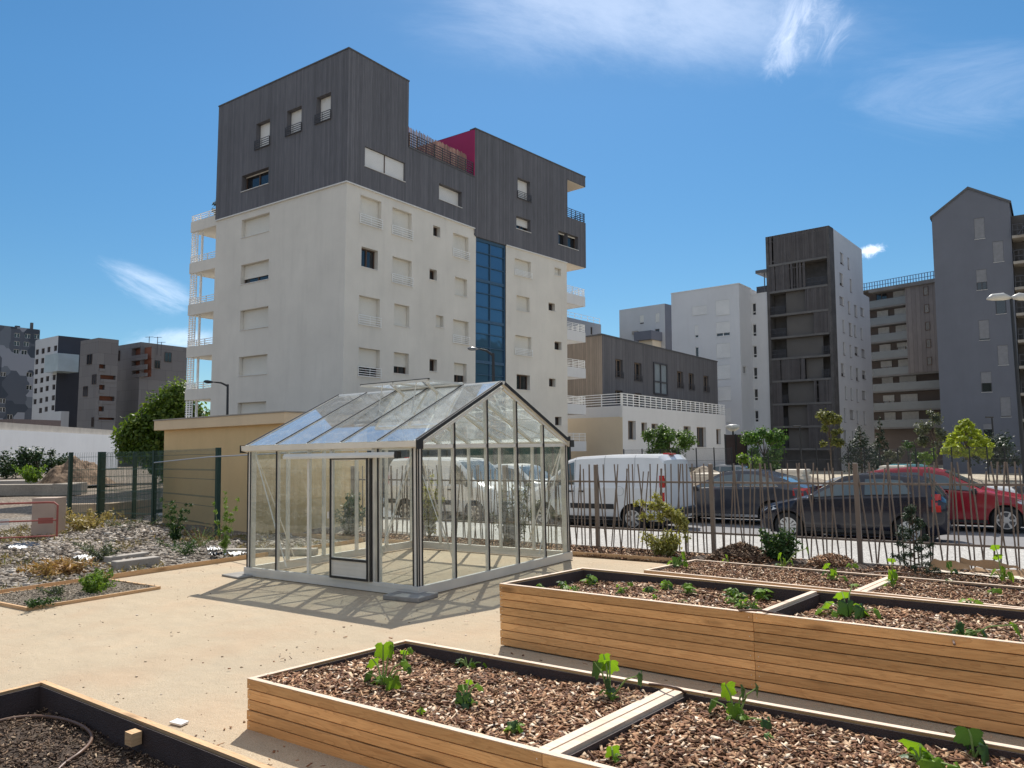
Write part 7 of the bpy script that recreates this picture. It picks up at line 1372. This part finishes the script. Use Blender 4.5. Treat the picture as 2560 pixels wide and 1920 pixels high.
# yellow pebbles and clods on the sand
pts = np.stack([nr.uniform(-11.4, 0, 1500), nr.uniform(1.2, 11, 1500), np.full(1500, .002)], 1); stones('pebbles', 'loose pebbles and bark crumbs strewn over the sand', pts, .0052, chip_mat('sand_pebbles', [(0, (.16, .10, .06)), (.3, (.36, .27, .18)), (.8, (.54, .44, .32)), (1, (.66, .60, .52))]))
# cardboard
def cardboard():
    root = thing('cardboard_box', 'flattened brown cardboard box lying against the fence foot', 'box', (-.9, 12.15, .05)); mc, mi_ = mat('cardboard', (.40, .25, .135), .85, .1, 2), mat('cardboard_pale', (.62, .54, .44), .8, .06, 2)
    def flap(pts, k=.0): 
        m = MB(); N = 8; A, B, C_, D_ = [np.array(p, float) for p in pts]; V = [A*(1-u)*(1-v)+D_*u*(1-v)+B*(1-u)*v+C_*u*v+np.array([0, 0, k*math.sin(u*9+v*3)]) for u in np.linspace(0, 1, N) for v in np.linspace(0, 1, 4)]; m.add(V, [(i*4+j, (i+1)*4+j, (i+1)*4+j+1, i*4+j+1) for i in range(N-1) for j in range(3)]); return m
    flap([(-1.45, 11.95, .05), (-1.4, 12.22, .05), (.4, 12.15, .05), (.4, 11.85, .05)], .012).build('sheet', mi_, root, smooth=True)
    flap([(-1.5, 12.22, .06), (-1.42, 12.27, .19), (-1.0, 12.25, .15), (-.98, 12.2, .07)], .015).build('flap', mc, root, smooth=True); flap([(-1.12, 12.3, .10), (-1.10, 12.32, .22), (-.45, 12.28, .17), (-.40, 12.25, .11)], .02).build('flap', mc, root, smooth=True)
    flap([(-1.0, 12.12, .06), (-.9, 12.17, .12), (-.1, 12.1, .10), (0, 12.02, .06)], .02).build('flap', mc, root, smooth=True); flap([(-.42, 12.0, .05), (-.40, 12.1, .15), (-.2, 12.05, .20), (-.12, 11.95, .06)], .015).build('flap', mc, root, smooth=True); flap([(-.1, 12.25, .06), (-.1, 12.28, .18), (.5, 12.2, .15), (.5, 12.15, .06)], .02).build('flap', mc, root, smooth=True)
cardboard()
# irrigation pipe
M_PIPE = mat('brown_pipe', (.13, .075, .05), .45, .12, 5)
def pipe(label, pts, r=.008):
    P = [np.array(p, float) for p in pts]; Q = []
    for i in range(len(P)-1):
        p0, p1, p2, p3 = P[max(i-1, 0)], P[i], P[i+1], P[min(i+2, len(P)-1)]
        for t_ in np.linspace(0, 1, 7)[:-1]: Q.append(.5*((2*p1)+(-p0+p2)*t_+(2*p0-5*p1+4*p2-p3)*t_**2+(-p0+3*p1-3*p2+p3)*t_**3))
    Q.append(P[-1]); m = MB(); m.tube(Q, r, 8); tag(m.build('drip_pipe', M_PIPE, smooth=True), label, 'pipe', 'brown irrigation pipes')
s_ = lambda x, y, hf, dz=.012: surf(x, y, hf)+np.array([0, 0, dz])
pipe('brown drip pipe lying along the front of the first low bay', [s_(*D(790, 1480), low_h, -.01), s_(*D(840, 1494), low_h), s_(*D(930, 1506), low_h), s_(*D(1010, 1513), low_h), s_(*D(1040, 1514), low_h, -.02)])
pipe('brown drip pipe arching over the low planter divider', [s_(*D(1360, 1497), low_h, -.01), s_(*D(1390, 1493), low_h, .04), np.array([*gnd(*D(1440, 1482), .36)[:2], .36]), np.array([*gnd(*D(1470, 1490), .35)[:2], .35]), s_(*D(1490, 1504), low_h, .0)])
z5 = lambda x, y: (x*.28933, 1440+y*.28933)
pipe('thick brown pipe hoop on the dark compost of the shaded planter', [s_(*z5(-200, 1330), soil_h, .01), s_(*z5(60, 1265), soil_h, .02), s_(*z5(300, 1240), soil_h, .02), s_(*z5(520, 1260), soil_h, .02), s_(*z5(700, 1320), soil_h, .02), s_(*z5(790, 1400), soil_h, .02), s_(*z5(770, 1480), soil_h, .02), s_(*z5(690, 1560), soil_h, .02), s_(*z5(560, 1640), soil_h, .012), s_(*z5(480, 1700), soil_h, 0)], .011)
pipe('brown drip pipe in the back row of the tall planter', [s_(*D(1240, 1279), tall_h, -.01), s_(*D(1290, 1275), tall_h), s_(*D(1350, 1278), tall_h), s_(*D(1380, 1282), tall_h, -.01)])
pipe('curved drip pipe near the tall planter board joint', [s_(*D(1520, 1318), tall_h, -.01), s_(*D(1524, 1310), tall_h), s_(*D(1550, 1304), tall_h), s_(*D(1590, 1300), tall_h, -.01)])
pipe('black drip pipe looping over the tall planter divider', [s_(*D(1560, 1322), tall_h, 0), np.array([*gnd(*D(1605, 1319), .585)[:2], .585]), np.array([*gnd(*D(1650, 1320), .59)[:2], .59]), s_(*D(1730, 1338), tall_h, .0)])
pipe('brown drip pipe dropping over the chips near the tall planter front', [s_(*D(2030, 1345), tall_h, .0), s_(*D(2048, 1360), tall_h), s_(*D(2058, 1385), tall_h), np.array([*gnd(*D(2062, 1392), .575)[:2], .575])])
pipe('thin drip pipe crossing the rear planter divider', [s_(*D(1850, 1243), hh, .0), np.array([*gnd(*D(1905, 1235), .35)[:2], .35]), np.array([*gnd(*D(1965, 1240), .35)[:2], .35]), s_(*D(1990, 1246), hh, .0)], .006)
# ---- across the street: site hoarding, mesh panels, rubble mounds
def panel_fence(label, p, q, h, col, solid, z=-.9, n=6):
    h += .7
    p, q = np.array([*p[:2], z]), np.array([*q[:2], z]); L = np.linalg.norm(q-p); d = (q-p)/L; root = thing('site_fence', label, 'fence', p, 'site fences across the street')
    for k in range(n+1): c = p+d*(L*k/n); m = MB(); m.tube([c, c+(0, 0, h)], .03 if not solid else .05, 6); m.build('post', M_LAMP, root)
    for k in range(n):
        a, b = p+d*(L*k/n+.05), p+d*(L*(k+1)/n-.05); m = MB()
        if solid: m.bar(a+(0, 0, h*.5), b+(0, 0, h*.5), .03, h*.98, up=(0, 0, 1))
        else:
            for zz in np.linspace(.1, h-.05, 5): m.bar(a+(0, 0, zz), b+(0, 0, zz), .012, .012)
            for s in np.linspace(0, 1, 16): e = a+(b-a)*s; m.bar(e+(0, 0, .1), e+(0, 0, h-.05), .008, .008, up=(d[1], -d[0], 0))
        m.build('panel', col, root)
G = lambda x, d_: at_depth(x, 1150, d_, R1)
panel_fence('tall dark green netting fence behind the parked vans', G(1170, 33), G(1425, 33), 2.6, mat('green_netting', (.012, .05, .036), .8, .2, .8), True)
panel_fence('dark blue grey hoarding behind the greenhouse and vans', G(880, 36), G(1165, 36), 3.2, mat('blue_grey_hoarding', (.07, .08, .095), .8, .25, .5), True)
panel_fence('grey wire site fence before the white base building', G(1560, 40), G(1830, 41), 2.0, M_RAILD, False)
panel_fence('dark brown hoarding below the disc headed lamp', G(1815, 47), G(1868, 47), 2.8, mat('brown_hoarding', (.045, .03, .03), .8), True, n=2)
panel_fence('wire site fence in front of the timber screened tower', G(1880, 40), G(2200, 41), 1.9, M_RAILD, False, n=8)
panel_fence('wire site fence in front of the brown building', G(2200, 38), G(2600, 39), 1.8, M_RAILD, False, n=9)
for i, (x, d_, r, h, lb) in enumerate(((1600, 37, 2.2, .9, 'sandy rubble mound behind the white van tail'), (1770, 39, 3.0, 1.15, 'pale rubble mound behind the dark liftback'), (2000, 36, 3.2, .95, 'pale rubble mound beyond the navy hatchback'), (2330, 40, 4.0, .8, 'low earth mound beyond the red car'))):
    p = G(x, d_); heap('rubble_heap', lb, (p[0], p[1], -.9), r*1.3, h+.30, mat('pale_rubble', (.21, .175, .135), .95, .35, 1.8, 1.0, 7, fine=.55))
for i, (x, y, d_, w, h, lb) in enumerate(((1480+70, 1170, 34, 1.0, .7, 'pallet stack of pale blocks beside the green post'), (1785, 1150, 36, 1.6, .35, 'stack of pale stone slabs on the rubble'), (1980, 1178, 33, 1.2, .55, 'pale crate of stones beyond the liftback'), (2230, 1178, 34, 1.0, .6, 'white bulk bag beyond the navy hatchback'))):
    p = G(x, d_); m = MB(); K = 4
    for k in range(K): m.box((p[0]-w/2+.04*(k % 2), p[1]-w/2, .25+h*k/K), (p[0]+w/2-.05*((k+1) % 2), p[1]+w/2, .25+h*(k+.9)/K))
    tag(m.build('stone_stack', mat('pale_block', (.52, .47, .40), .9, .15, 1.5, island=.15)), lb, 'stone stack', 'stacks on the building site')
# hills behind the viewer, mirrored in the stair glazing
N = 240; a = np.linspace(-2.4, 2.4, N); hz = 112+40*np.sin(a*3+1)+16*np.sin(a*9+2)+8*np.sin(a*37)+5*np.sin(a*71); V = []; 
for k in range(N): 
    dx, dy = math.sin(a[k]+2.5), math.cos(a[k]+2.5); V += [(dx*700, dy*700, -2), (dx*1100, dy*1100, hz[k])]
F = np.array([(2*k, 2*k+2, 2*k+3, 2*k+1) for k in range(N-1)]); tag(npmesh('hills', np.array(V), F, mat('wooded_hills', (.022, .034, .022), .95, .3, .02)), kind='structure')
